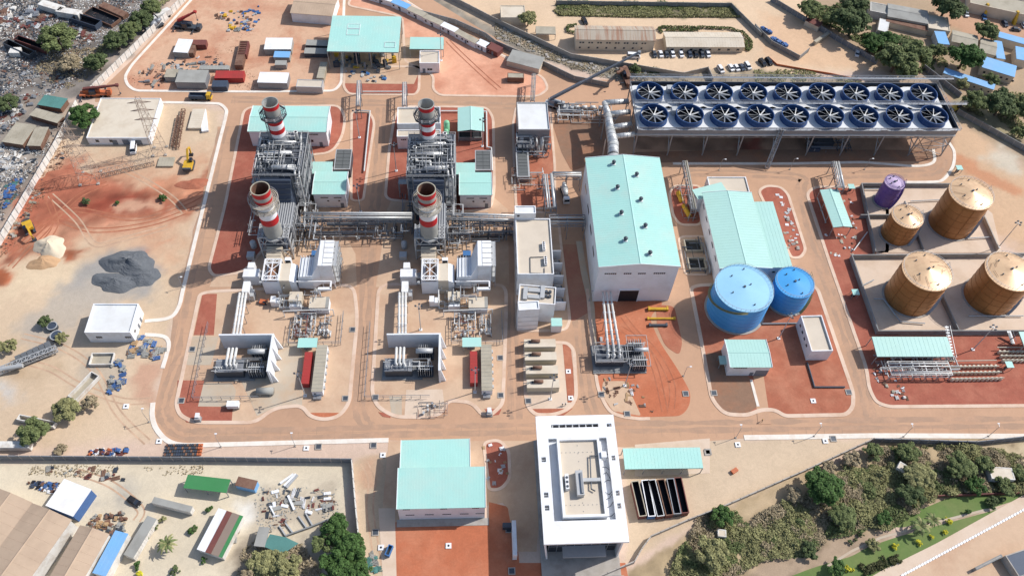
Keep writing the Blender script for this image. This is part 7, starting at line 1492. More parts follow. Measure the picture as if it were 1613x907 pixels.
# foam and pipe runs inside bunds
for i,(k,pts) in enumerate((('T',[(130,200),(190,170)]),('T',[(190,270),(240,270),(330,390),(460,400)]),('T',[(690,360),(980,360)]),('M',[(430,400),(640,390)]),('M',[(130,320),(250,320)]),('M',[(800,640),(960,632)]),('M',[(60,720),(150,600)]),('L',[(980,380),(1035,540)]))):
    q = [g(k,*t,0.9) for t in pts]; o = Vector((q[0].x,q[0].y,0)); single('bund_pipe', MB().pipe([v-o for v in q],0.22,6), 'light_steel', 'thin pale pipe on the tank farm ground, run %s from the front' % ORD[i], 'pipe', o)
# lattice pylons on the left
def pylon(label, base, h, wd, taper, m, n=9):
    v = g(*base); r = thing('lattice_pylon', label, 'pylon', (v.x,v.y,0), R(6)); part(r, 'mast', MB().lattice((0,0,0),(0,0,h),wd,n,0.06,taper), m)
    for s_ in (-1,1):
        for k in (0.62,0.78,0.92): z = h*k; part(r, 'crossarm', MB().bar((0,0,z+0.9),(s_*4.2,0,z),0.07).bar((0,0.4,z),(s_*4.2,0,z),0.07).bar((0,-0.4,z),(s_*4.2,0,z),0.07), m)
        for t in (-1,1): part(r, 'footing', MB().box(s_*wd/2-0.5,t*wd/2-0.5,-0.1,s_*wd/2+0.5,t*wd/2+0.5,0.4), 'concrete')
pylon('open lattice pylon standing on the red earth at the left', ('l',470,800), 27, 6.4, 0.35, 'tower_steel'); pylon('open lattice pylon in front of the beige store', ('l',1090,560), 27, 4.6, 0.35, 'tower_steel')
a_, b_ = g('l',560,760,1.2), g('l',1030,650,1.2); o = Vector((a_.x,a_.y,0)); single('crane_jib', MB().lattice(a_-o,b_-o,2.2,14,0.07), 'tower_steel', 'lattice crane jib lying on the ground between the two pylons', 'jib', o)
# ladder like steel frames and planks beside the beige store
for i,(a,b) in enumerate((((1240,535),(1300,190)),((1210,520),(1262,250)))):
    A,B = g('l',*a,0.5), g('l',*b,0.5); o = Vector((A.x,A.y,0)); single('steel_frame', MB().lattice(A-o,B-o,1.4,12,0.12), 'rust', 'rusty lattice frame lying right of the beige store, %s' % ('long one','short one')[i], 'steel frame', o)
cont('stack of pale boards with green sheet right of the beige store', p('l',1335,350),p('l',1450,350),p('l',1365,180), 1.2, 'cream', 'board_stack', 'boards')
cont('white covered stack beside the stack of pale boards', p('l',1460,380),p('l',1520,370),p('l',1490,180), 1.0, 'white', 'board_stack', 'boards')
cont('shallow tray of gravel on the sand below the beige store', p('l',1060,690),p('l',1200,690),p('l',1060,610), 0.8, 'roof_dull', 'gravel_tray', 'tray')
# yard objects near the guard house
cont('shallow white walled tank tray below the guard house', p('U',470,450),p('U',590,448),p('U',480,390), 1.3, 'wall_white', 'tray', 'tray', open_=True)
cont('long white trailer lying askew on the sand', p('U',400,640),p('U',525,510),p('U',360,615), 1.8, 'wall_white', 'trailer', 'trailer', open_=True)
cont('long white bench like container near the dark wall', p('U',88,740),p('U',280,780),p('U',95,712), 1.8, 'wall_white', 'trailer', 'trailer', open_=True)
cont('white roofed cabin at the lower left near the dark wall', p('U',-30,890),p('U',150,890),p('U',-25,855), 2.4, 'wall_white', 'cabin', 'cabin')
a_, b_ = g('U',90,440,1.2), g('U',275,355,1.2); o = Vector((a_.x,a_.y,0)); d = b_-a_
q = MB()
for k in range(6): c = d*((k+0.5)/6); q.cb(c.x,c.y,1.0,d.length/6-0.15,4.2,2.0,math.atan2(d.y,d.x))
single('gravel_hopper', q, 'gravel_dark', 'dark gravel hopper bins at the left edge', 'hopper', o)
single('conveyor', MB().lattice(g('U',-20,490,2)-o,g('U',300,365,2)-o,1.6,14,0.12).tube(g('U',-30,480,2.6)-o,g('U',120,455,2.6)-o,0.7,10), 'light_steel', 'pale conveyor frame beside the gravel hopper', 'conveyor', o)
for i,(x,y,rr) in enumerate(((275,245,2.2),(297,295,2.6))):
    v = g('U',x,y,1.5); r = thing('water_bin', 'round dark bin among shrubs beside the hopper, %s' % ('smaller one','larger one')[i], 'bin', (v.x,v.y,0)); part(r, 'shell', MB().cyl(0,0,0,1.5,rr*0.7,n=18,cap=False), 'dark_steel'); part(r, 'lid', MB().cyl(0,0,1.3,1.4,rr*0.66,n=18), 'navy_steel'); part(r, 'rim', MB().ring(0,0,1.45,1.6,rr*0.64,rr*0.76,18), 'light_steel')
# mounds
def mound(name, label, k, x, y, rx, ry, h, m, seed, cat='pile', rz=0.0, ridge=0.0):
    v = g(k,x,y); n = 34; rs = 14; mb = MB(); vs = [(0,0,h)]; rd = np.random.RandomState(seed); ph = rd.rand(6)*6.28
    for j in range(1, rs+1):
        t = j/rs
        for i in range(n):
            a = 2*math.pi*i/n; rr = 1+0.16*math.sin(2*a+ph[0])+0.1*math.sin(3*a+ph[1])+0.06*math.sin(7*a+ph[2])
            z = h*(1-t)**1.15*(1+0.2*math.sin(3*a+ph[3]+t*4)*t+0.05*math.sin(7*a+ph[4]+t*7))*(1+ridge*math.cos(2*a+ph[5]))+(rd.rand()*0.2+0.22*abs(math.sin(2.5*a+ph[1]+t*5)))*h*(1-t)*t*1.6
            vs.append((rx*rr*t*math.cos(a),ry*rr*t*math.sin(a),max(z,0) if j < rs else -0.1))
    fs = [(0,1+i,1+(i+1)%n) for i in range(n)]
    for j in range(rs-1): fs += [(1+j*n+i,1+(j+1)*n+i,1+(j+1)*n+(i+1)%n,1+j*n+(i+1)%n) for i in range(n)]
    return single(name, mb.add(vs,fs), m, label, cat, (v.x,v.y,0), rz, None, m != 'gravel_dark')
mound('gravel_pile','large dark grey gravel heap on the left yard','E',770,740,9,6.5,2.8,'gravel_dark',1,ridge=0.3); mound('gravel_pile','lower dark gravel heap in front of the large one','E',690,850,8,4.5,2.0,'gravel_dark',2); mound('gravel_pile','small dark gravel heap at the end of the large heap','E',850,820,5.5,4.5,1.8,'gravel_dark',5)
mound('sand_pile','tall pale sand heap on the left yard','E',300,640,6,5,3.0,'sand_pile',3); mound('sand_pile','orange sand heap before the pale one','E',265,730,5.5,3.4,2.0,'sand_orange',4); mound('earth_mound','wide red earth mound below the lattice pylon','E',380,240,12,5,1.6,'earth_red',6); mound('earth_mound','red earth heap left of the left boiler','E',1150,265,6,3,1.0,'earth_red',7); mound('sand_pile','small grey sand heap behind the pale heap','E',240,640,2.2,2.2,1.2,'gravel_dark',8)
# manhole pads and inspection chambers
pads = [('W',770,103),('W',1252,147),('W',1240,728),('X',362,745),('Z',195,190),('Z',628,172),('S',700,773),('U',668,672),('U',843,857),('Q',1495,405),('Q',1513,603)]
for i,(k,x,y) in enumerate(pads):
    v = g(k,x,y); r = thing('manhole_pad', 'square white manhole pad with dark cover, number %s counted around the lower roads' % ORD[i], 'manhole', (v.x,v.y,0), 0, 'manhole pads'); part(r, 'slab', MB().box(-0.8,-0.8,-0.05,0.8,0.8,0.32), 'white'); part(r, 'cover', MB().cyl(0,0,0.32,0.36,0.32,n=12), 'black')
gr = [('P',205,238),('P',1402,92),('P',1348,605),('P',123,622),('Q',55,597),('Q',990,582),('Q',987,303),('Q',1196,625),('X',700,880),('X',685,657),('W',847,93),('W',1193,85),('W',1205,632),('Z',45,228),('Z',667,160),('S',155,730),('S',895,725),('R',788,710),('R',265,715),('R',425,835),('Y',1003,242)]
for i,(k,x,y) in enumerate(gr):
    v = g(k,x,y); r = thing('drain_grate', 'square dark drain grate with pale frame, %s in order round the units' % nth(i), 'drain', (v.x,v.y,0), 0, 'drain grates'); part(r, 'frame', MB().box(-1.0,-1.0,-0.05,1.0,-0.75,0.3).box(-1.0,0.75,-0.05,1.0,1.0,0.3).box(-1.0,-0.75,-0.05,-0.75,0.75,0.3).box(0.75,-0.75,-0.05,1.0,0.75,0.3), 'concrete'); part(r, 'grate', MB().box(-0.75,-0.75,-0.05,0.75,0.75,0.2), 'dark_steel')
# tanks and small vessels
for lb,k,x,y,z0,h,rr,m in (('pale green upright gas vessel beside the second rear chimney, tall one','H',722,370,0,6.5,1.5,'green_tank'),('pale green upright gas vessel beside the second rear chimney, short one','H',718,462,0,5,1.2,'green_tank')):
    v = g(k,x,y,h); r = thing('gas_vessel', lb, 'vessel', (v.x,v.y,0)); part(r, 'shell', MB().cyl(0,0,0.8,h,rr*0.75,n=18).ball((0,0,h),rr*0.75,16,8,0.7), m, True); part(r, 'skirt', MB().cyl(0,0,0,0.8,rr*0.6,n=14), 'grey_steel')
v = g('P',690,575,0); r = thing('oil_tank', 'grey horizontal tank lying in front of the left fire wall', 'tank', (v.x,v.y,0)); part(r, 'shell', MB().tube((0,0.5,1.3),(5.2,0.5,1.3),1.2,18), 'roof_grey', True); part(r, 'saddle', MB().box(0.8,-0.6,0.1,1.2,1.6,1.0), 'concrete'); part(r, 'saddle', MB().box(4,-0.6,0.1,4.4,1.6,1.0), 'concrete')
v = g('P',470,690,0); r = thing('white_tank', 'small white box tank on legs at the front of the left apron', 'tank', (v.x,v.y,0)); part(r, 'body', MB().box(0,0,0.8,3.6,2.0,2.4), 'white'); part(r, 'frame', MB().box(0.1,0.1,0.1,0.3,1.9,0.8).box(3.3,0.1,0.1,3.5,1.9,0.8), 'dark_steel')
v = g('Q',400,690,0); r = thing('valve_station', 'small valve station with thin pipes on the pale slab of the right unit', 'valves', (v.x,v.y,0)); tangle(r, -1, 8, -3, 2.5, 0.3, 2, 18, 141, ('dark_steel','maroon','grey_steel'), (0.05,0.1)); valves(r, 0, 7, -2, 2, 0.2, 6, 142, 1)
for k,x,y,lb in (('P',250,765,'white and grey small machine on the lower left kerb'),('Q',905,725,'white barred box on the kerb below the right grey shed')):
    v = g(k,x,y); r = thing('small_machine', lb, 'machine', (v.x,v.y,0)); part(r, 'body', MB().box(-0.8,-0.6,0.3,0.8,0.8,1.6), 'light_steel'); part(r, 'top', MB().box(-0.6,-0.2,1.6,0.6,1.4,2.2), 'white'); part(r, 'base', MB().box(-1,-0.9,0,1,0.9,0.3), 'concrete_grey')
for i,(k,x,y) in enumerate((('M',750,178),('L',1203,300),('T',95,232),('T',910,615)    )):
    v = g(k,x,y,3); r = thing('instrument_shelter', 'tiny turquoise roofed instrument shelter near the tank farm, %s one' % ('rightmost behind the bunds','behind the pump shelter','beside the front bund corner','at the support grid')[i], 'shelter', (v.x,v.y,0), 0, 'instrument shelters near the tanks'); part(r, 'roof', MB().box(-1.2,-1.2,2.6,1.2,1.2,2.75), 'aqua')
    for sx in (-1,1):
        for sy in (-1,1): part(r, 'post', MB().bar((sx,sy,0),(sx,sy,2.6),0.07), 'galv')
    part(r, 'panel', MB().box(-0.6,-0.2,0.2,0.6,0.2,1.8), 'dark_steel')

r = thing('block_stack', 'neat rows of dark blocks with an orange end against the dark grey wall', 'blocks', g('V',1035,150)); bw = (g('V',1270,150)-g('V',1035,150)).length
bm_ = {m: MB().box(0,0,0,bw/16*0.8,0.75,0.6).mesh('block', m) for m in ('dark_steel','rust','orange','navy_steel')}
for i in range(16):
    for j in range(4): o = link('block', bm_['orange' if i > 13 else 'navy_steel' if i in (5,6) else 'dark_steel' if (i+j)%3 else 'rust'], r); o.location = (bw*i/16,j*1.0-0.2,0.02)

# people: small figures in working clothes
def person(label, at, rz, m, hat, step=0.12):
    v = g(*at); me = bpy.data.meshes.new('person')
    P_ = [(0,0,0.95,.15),(0,0,1.15,.14),(0,0,1.38,.15),(0,0,1.5,.06),(0,-0.02,1.58,.085),(0,-0.03,1.68,.1),(-.19,0,1.4,.065),(-.26,.02,1.15,.05),(-.24,-.08,.92,.04),(.19,0,1.4,.065),(.26,.02,1.15,.05),(.24,-.1,.93,.04),(-.1,0,.9,.1),(-.11,-step,.5,.07),(-.11,-step*.6,.08,.05),(-.11,-step*.6-.16,.04,.04),(.1,0,.9,.1),(.11,step*.5,.5,.07),(.11,step*1.4,.08,.05),(.11,step*1.4-.16,.04,.04)]
    me.from_pydata([q[:3] for q in P_],[(0,1),(1,2),(2,3),(3,4),(4,5),(2,6),(6,7),(7,8),(2,9),(9,10),(10,11),(0,12),(12,13),(13,14),(14,15),(0,16),(16,17),(17,18),(18,19)],[])
    o = link('person', me); o.location = (v.x,v.y,0.16); o.rotation_euler = (0,0,rz); o.modifiers.new('skin','SKIN'); me.materials.append(MATS[m])
    for i,q in enumerate(P_): me.skin_vertices[0].data[i].radius = (q[3],q[3])
    me.skin_vertices[0].data[0].use_root = True; o.modifiers.new('smooth','SUBSURF').render_levels = 2
    tag(o, label, 'person'); part(o, 'helmet', MB().ball((0,-0.03,1.72),0.15,10,6,0.75), hat); part(o, 'face', MB().ball((0,-0.1,1.64),0.07,8,5,1.2), 'skin')
person('person in dark clothes and white helmet on the generator pad, left of two', ('Q',1450,660), 0.6, 'black', 'white'); person('person in navy clothes and white helmet on the generator pad, right of two', ('Q',1472,658), 2.2, 'navy_steel', 'white')
person('person in dark clothes walking on the lower right road', ('Z',312,76), 1.2, 'black', 'yellow', 0.2)
# ================================================================ LOWER LEFT COMPOUND
def V_(x,y): return p('V',x,y)
def W_(x,y): return p('W',x,y)
building('warehouse', 'big brown roofed warehouse with a white ridge at the lower left', 'building', V_(-156,935),V_(94,1047),V_(180,445), 6, roof='gable', ridge='y', rise=1.4, rm='roof_brown', wm='wall_white', rib=2.4, ov=0.3)
building('warehouse', 'brown roofed warehouse bay cut by the left picture edge', 'building', V_(-410,823),V_(-160,933),V_(-70,333), 6, roof='gable', ridge='y', rise=1.2, rm='roof_brown', wm='wall_white', rib=2.4, ov=0.1)
building('workshop_shed', 'brown gable shed between the warehouse and the blue roof', 'building', V_(275,979),V_(458,1037),V_(525,597), 5, roof='gable', ridge='y', rise=1.3, rm='roof_brown', wm='wall_white', rib=2.0, ov=0.2)
building('blue_shed', 'narrow shed with bright blue roof in the lower left compound', 'building', V_(585,885),V_(665,907),V_(745,625), 4, roof='mono', h2=3.9, rm='blue_roof', wm='wall_white', rib=1.0, ov=0.1)
building('white_shed', 'white flat roofed shed with blue side strip behind the warehouse', 'building', V_(290,462),V_(460,530),V_(410,300), 4.5, roof='mono', h2=4.6, rm='white', wm='blue_tarp', ov=0.1)
cont('long grey cabin lying beside the bright blue roof', V_(780,770),V_(838,792),V_(935,530), 2.7, 'wall_white', 'site_cabin', 'cabin', 'roof_grey'); cont('grey cabin lying across above the small garden', V_(955,445),V_(1195,505),V_(965,408), 2.7, 'wall_white', 'site_cabin', 'cabin', 'roof_grey')
building('green_canopy', 'bright green roofed canopy in the lower left compound', 'shelter', W_(0,350),W_(265,380),W_(20,272), 3.4, roof='mono', h2=3.5, rm='green_roof', open_=True, ov=0.15)
building('small_hut', 'small brown roofed hut beside the green canopy', 'hut', W_(322,335),W_(440,362),W_(340,282), 2.8, roof='mono', h2=2.9, rm='rust', wm='blue_roof', ov=0.1)
# hut with four coloured roof strips
loc, rz, Wd, Dd = frame(W_(80,735),W_(240,788),W_(215,480), 3.2); r = thing('striped_shed', 'shed roofed in white, maroon, grey and green strips', 'shed', loc, rz); part(r, 'wall', MB().box(0.1,0.1,0,Wd-0.1,Dd-0.1,3.0), 'wall_white')
for (u0,u1,m,z) in ((0,0.34,'white',3.2),(0.34,0.56,'maroon',3.3),(0.56,0.86,'roof_brown_dark',3.25),(0.86,1.0,'green_roof',3.15)): part(r, 'roof', MB().box(Wd*u0+0.01,-0.1,3.0,Wd*u1-0.01,Dd+0.1,z), m)
building('grey_canopy', 'tilted grey sheet canopy near the dark net', 'shelter', W_(442,715),W_(505,722),W_(480,598), 3, roof='mono', h2=3.1, rm='roof_grey', open_=True, ov=0.1)
qs = [g('W',*t,z)-Vector((0,0,0)) for t,z in (((500,720),2.6),((620,770),2.6),((720,700),2.8),((640,660),3.0),((540,640),3.0))]; o = Vector((qs[0].x,qs[0].y,0))
single('shade_net', MB().prism([((v-o).x,(v-o).y) for v in qs],2.7,2.78,True).bar((0.1,0.1,0),(0.1,0.1,2.7),0.1), 'teal_net', 'dark green shade net beside the dry bushes', 'net', o)
for i,(k,a,b,m) in enumerate((('W',(605,325),(690,265),'white'),('W',(630,340),(705,265),'white'),('W',(645,350),(715,270),'light_steel'),('W',(655,400),(695,490),'white'),('W',(600,590),(645,660),'light_steel'),('W',(640,575),(690,640),'light_steel'),('W',(720,530),(770,600),'light_steel'),('W',(765,510),(810,590),'light_steel'),('W',(540,465),(570,520),'white'))):
    A,B = g(k,*a,0.4), g(k,*b,0.4); o = Vector((A.x,A.y,0)); single('loose_beam', MB().bar(A-o,B-o,0.32 if i<4 else 0.2), m, 'pale steel beam lying in the lower compound, %s from the top' % ORD[i], 'beam', o)
wallrun('low_wall', 'low ruined wall behind the round green trees', [p('W',640,650),p('W',780,600),p('W',940,535)], 1.0, 0.4, 'concrete_grey')
cont('blue skip on the pale strip beside the red yard', p('W',1262,770),p('W',1290,780),p('W',1272,700), 1.6, 'blue_paint', 'skip', 'skip', open_=True)
scatter('net_bundle','beside the tall green tree','net','W',[(1150,760),(1200,760),(1240,880),(1180,880)],10,['teal_net','roof_grey'],(0.8,1.6),33,'net bundles',(0.2,0.5))
# gantry post and bollard at the workshop
v = g('X',715,700,4); r = thing('gate_column', 'tall white gate column beside the red yard', 'column', (v.x,v.y,0)); part(r, 'pillar', MB().box(-0.6,-5,0,0.6,5,4), 'white'); part(r, 'panel', MB().box(-3.2,3.6,0.1,-0.65,5.0,2.2), 'dark_steel')
# ================================================================ CAMP AND HOUSES AT THE TOP RIGHT
building('house', 'long grey roofed house with terracotta strip at the top right', 'building', p('D',795,100),p('D',1035,145),p('D',825,30), 4, roof='gable', ridge='x', rise=0.8, rm='roof_grey', wm='cream', ov=0.2)
building('porch', 'narrow rusty porch before the long grey roofed house', 'building', p('D',785,130),p('D',1035,190),p('D',795,103), 2.8, roof='mono', h2=2.9, rm='rust', wm='cream', ov=0.1)
building('house', 'beige flat roofed house right of the long grey roofed house', 'building', p('D',1040,170),p('D',1170,190),p('D',1055,92), 4, rm='cream', wm='beige', par=0.3)
building('house', 'white roofed annex left of the long grey roofed house', 'building', p('D',735,180),p('D',795,195),p('D',770,115), 3, rm='roof_white', wm='wall_white', par=0.1)
building('house', 'pale grey flat roofed house behind the trees at the top', 'building', p('D',690,65),p('D',795,85),p('D',710,15), 4, rm='roof_grey', wm='wall_white', par=0.2)
building('house', 'blue roofed hut beside the dull green roofed house', 'building', p('D',1100,265),p('D',1165,270),p('D',1130,195), 3.5, roof='mono', h2=3.6, rm='blue_roof', wm='wall_white', ov=0.1)
building('house', 'dull grey green roofed house below the beige house', 'building', p('D',1180,250),p('D',1330,285),p('D',1190,185), 4, roof='gable', ridge='x', rise=0.6, rm='roof_dull', wm='cream', ov=0.2)
building('house', 'dull roofed house left of the blue roofed court', 'building', p('D',1345,310),p('D',1440,335),p('D',1340,225), 4, roof='gable', ridge='x', rise=0.6, rm='roof_dull', wm='cream', ov=0.2)
building('house', 'blue roofed wing on the left of the court at the right edge', 'building', p('D',1450,350),p('D',1500,358),p('D',1455,250), 4, roof='mono', h2=4.1, rm='blue_roof', wm='cream', ov=0.1)
building('house', 'blue roofed wing at the top of the court', 'building', p('D',1460,225),p('D',1640,275),p('D',1468,195), 4, roof='mono', h2=4.1, rm='blue_roof', wm='cream', ov=0.1)
building('house', 'blue roofed wing on the right of the court cut by the picture edge', 'building', p('D',1568,355),p('D',1640,370),p('D',1580,285), 4, roof='mono', h2=4.1, rm='blue_roof', wm='cream', ov=0.1)
building('house', 'blue roofed house at the bottom of the court', 'building', p('D',1360,405),p('D',1555,465),p('D',1385,345), 4, roof='mono', h2=4.1, rm='blue_roof', wm='cream', ov=0.1, wins=[('f',1.5+i*2.4,1.6,0.9,0.9,1,1) for i in range(6)])
building('long_hut', 'long hut with bright blue roof behind the condenser end', 'building', p('D',1130,440),p('D',1430,540),p('D',1140,412), 3.2, roof='mono', h2=3.3, rm='blue_roof', wm='cream', ov=0.15, wins=[('f',1.5+i*3,1.2,0.7,0.7,1,1) for i in range(8)])
building('arcade', 'long yellow columned arcade building at the top right corner', 'building', p('D',1290,20),p('D',1660,100),p('D',1310,-60), 5, rm='roof_dull', wm='cream', par=0.4)
for i,(x,y) in enumerate(((1390,45),(1570,90))):
    v = g('D',x,y,4); r = thing('buttress', 'yellow painted buttress of the arcade, %s' % ('left one','right one')[i], 'buttress', (v.x,v.y,0)); part(r, 'shaft', MB().hexa([(-0.6,-2.5,0),(0.6,-2.5,0),(0.6,1,0),(-0.6,1,0)],[(-0.5,-0.3,5.6),(0.5,-0.3,5.6),(0.5,1,5.6),(-0.5,1,5.6)]), 'yellow')
building('shed', 'rusty red roofed shed on the dark block wall of the camp', 'shed', p('D',300,125),p('D',380,165),p('D',315,98), 2.6, roof='mono', h2=2.7, rm='maroon', wm='cream', ov=0.1)
cont('pale trailer beside the camp wall', p('D',365,255),p('D',450,200),p('D',350,245), 2.0, 'roof_dull', 'trailer', 'trailer')
for i,(a,b) in enumerate((((40,165),(95,195)),((100,225),(190,275)))):
    A,B = g('D',*a,1.0), g('D',*b,1.0); o = Vector((A.x,A.y,0)); q = MB()
    for k in range(6): c = (B-A)*((k+0.5)/6); q.cb(c.x,c.y+0.3*(k%2),0.5+0.1*(k%3),(B-A).length/5,2.2,1.0+0.2*(k%2),0.4)
    single('tarp_heap', q, 'blue_tarp', 'blue tarpaulin heap on the camp wall, %s' % ('upper one','lower one')[i], 'tarpaulin', o)
pts = [g('D',*t,0.9) for t in ((85,345),(130,385),(270,410),(450,440),(640,480))]; o = Vector((pts[0].x,pts[0].y,0)); q = MB()
for a,b in zip(pts,pts[1:]):
    a0,b0 = a-o,b-o; q.add([(a0.x,a0.y,0),(b0.x,b0.y,0),(b0.x,b0.y,0.9),(a0.x,a0.y,0.9),(a0.x,a0.y+0.2,0),(b0.x,b0.y+0.2,0),(b0.x,b0.y+0.2,0.9),(a0.x,a0.y+0.2,0.9)],[(0,1,2,3),(7,6,5,4),(3,2,6,7)])
single('safety_netting', q, 'orange', 'orange safety netting behind the condenser', 'netting', o)
# ================================================================ LOWER RIGHT: LAWN, ROAD
sheet('road', [p('Z',900,840),p('Z',1100,790),p('Z',1613,510),p('Z',1760,440),p('Z',1760,1000),p('Z',860,1000)], 0.03, 'slab_tan')
strip('kerb', [p('Z',820,900),p('Z',940,830),p('Z',1200,700),p('Z',1613,470),p('Z',1700,420)], 3.2, 0.12, 'slab_pale')
for i in range(46):
    t = i/46; a = (1010+t*640, 835-t*345); v = g('Z',*a)
    MBk = PANEL.setdefault('kerbstone', MB().cb(0,0,0.12,0.9,0.6,0.24).mesh('kerb_stone','white'))
    o = link('kerb_stone', MBk); o.location = (v.x,v.y,0.02); o.rotation_euler = (0,0,R(33)); o['kind'] = 'structure'
sheet('lawn', [p('Z',430,850),p('Z',560,800),p('Z',760,740),p('Z',850,690),p('Z',1000,640),p('Z',1180,590),p('Z',1440,520),p('Z',1560,490),p('Z',1400,580),p('Z',1150,710),p('Z',960,800),p('Z',820,870),p('Z',700,960),p('Z',300,960)], 0.05, 'lawn', 1.5)
sheet('lawn', [p('Z',950,590),p('Z',1000,545),p('Z',1150,490),p('Z',1240,450),p('Z',1420,440),p('Z',1613,430),p('Z',1613,450),p('Z',1460,500),p('Z',1200,560),p('Z',1000,600)], 0.05, 'lawn', 1.5)
strip('path', [p('Z',640,790),p('Z',760,715),p('Z',900,650),p('Z',1150,580),p('Z',1420,512),p('Z',1480,505)], 0.7, 0.09, 'slab_grey')
wallrun('garden_wall', 'thin reddish garden wall above the lawn', [p('Z',1165,440),p('Z',1400,432),p('Z',1680,420)], 1.4, 0.3, 'maroon')
building('garden_hut', 'small cream flat roofed hut among the bushes', 'hut', p('Z',985,300),p('Z',1050,340),p('Z',1010,275), 3, rm='cream', wm='wall_white', par=0.1)
building('garden_hut', 'cream roofed hut near the right picture edge among bushes', 'hut', p('Z',1455,355),p('Z',1572,362),p('Z',1480,298), 3, rm='cream', wm='wall_white', par=0.1)
building('garden_hut', 'tiny cream roof low on the slope of bushes', 'hut', p('Z',98,640),p('Z',140,645),p('Z',105,605), 2, rm='cream', wm='wall_white', par=0.1)
building('road_wall', 'pale concrete slab wall in the bottom right corner', 'wall', p('Z',1380,808),p('Z',1510,742),p('Z',1370,795), 2, rm='concrete', wm='concrete_grey', par=0.1)
building('dark_shed', 'dark roofed building in the bottom right corner', 'building', p('Z',1590,845),p('Z',1720,800),p('Z',1510,740), 3, rm='navy_steel', wm='concrete', par=0.2)
cont('orange skip box on the paved plot', p('Z',175,332),p('Z',200,315),p('Z',158,318), 0.9, 'orange', 'skip', 'skip')
# ================================================================ VEGETATION
def quads(cen, nor, size, rs):
    """leaf faces as numpy quads"""
    n = len(cen); a = rs.normal(size=(n,3)); t = np.cross(nor, a); t /= np.linalg.norm(t, axis=1, keepdims=True)+1e-9; b = np.cross(nor, t)
    s = (size*(0.6+0.8*rs.rand(n)))[:,None] if np.isscalar(size) else size[:,None]
    return np.stack([cen-t*s-b*s*0.55, cen+t*s-b*s*0.55, cen+t*s*0.7+b*s*0.6, cen-t*s*0.7+b*s*0.6], 1).reshape(-1,3)
def npmesh(name, V, m):
    n = len(V)//4; me = bpy.data.meshes.new(name); me.vertices.add(len(V)); me.vertices.foreach_set('co', V.astype(np.float32).ravel())
    me.loops.add(n*4); me.loops.foreach_set('vertex_index', np.arange(n*4, dtype=np.int32)); me.polygons.add(n); me.polygons.foreach_set('loop_start', np.arange(0, n*4, 4, dtype=np.int32))
    me.update(calc_edges=True); me.materials.append(MATS[m]); return me
CROWN = {}
def crown(r, rz, n, seed, m, leaf=0.42, gap=0.5):
    key = (r,rz,n,seed,m)
    if key in CROWN: return CROWN[key]
    rs = np.random.RandomState(seed); k = max(12, int(64*min(1, r/5)))
    d = rs.normal(size=(k,3)); d /= np.linalg.norm(d,axis=1,keepdims=True); d[:,2] = np.abs(d[:,2])*0.9-0.15
    rad = (0.35+0.65*rs.rand(k))[:,None]; cc = d*rad*np.array([r,r,rz])*0.86; cr = r*(0.1+0.17*rs.rand(k))
    w = cr**2; ci = rs.choice(k, n, p=w/w.sum()); dn = rs.normal(size=(n,3)); dn /= np.linalg.norm(dn,axis=1,keepdims=True); dn[:,2] = np.where(rs.rand(n) < 0.7, np.abs(dn[:,2]), dn[:,2])
    q = cc[ci]+dn*(cr[ci]*(0.55+0.5*rs.rand(n)))[:,None]*np.array([1,1,0.8])
    nor = dn*0.8+rs.normal(size=(n,3))*0.4+np.array([0,0,0.7]); nor /= np.linalg.norm(nor,axis=1,keepdims=True)
    me = npmesh('crown', quads(q, nor, leaf, rs), m); CROWN[key] = me; return me
TRUNK = {}
def tree(label, at, r, m='leaf_a', h=None, seed=0, name='tree', cat='tree', group=None, leaf=0.42, n=None, flat=0.8):
    h = h if h is not None else r*1.25; c = g(*at, h*0.75) if isinstance(at[0], str) else G(at, h*0.75)
    o = thing(name, label, cat, (c.x,c.y,0), random.uniform(0,6), group)
    R0 = 6.0 if r > 4 else 3.0 if r > 1.8 else 1.2; n0 = {6.0:9000,3.0:3200,1.2:700}[R0]; lf = {6.0:0.27,3.0:0.2,1.2:0.15}[R0]
    cm = crown(R0, R0*flat, n0, seed%4, m, lf); k = r/R0
    cr = link('crown', cm, o); cr.scale = (k*random.uniform(0.92,1.1),k*random.uniform(0.92,1.1),k); cr.location = (0,0,h*0.62); cr.rotation_euler = (0,0,random.uniform(0,6))
    rd = random.Random(seed); t = MB().tube((0,0,-0.1),(0.1*r*rd.uniform(-1,1)*0.3,0,h*0.5),max(0.05,r*0.07),8,max(0.03,r*0.05))
    for i in range(5): a = rd.uniform(0,6.28); t.tube((0,0,h*rd.uniform(0.3,0.5)),(r*0.6*math.cos(a),r*0.6*math.sin(a),h*rd.uniform(0.6,0.95)),max(0.03,r*0.035),5,0.03)
    part(o, 'trunk', t, 'bark'); return o
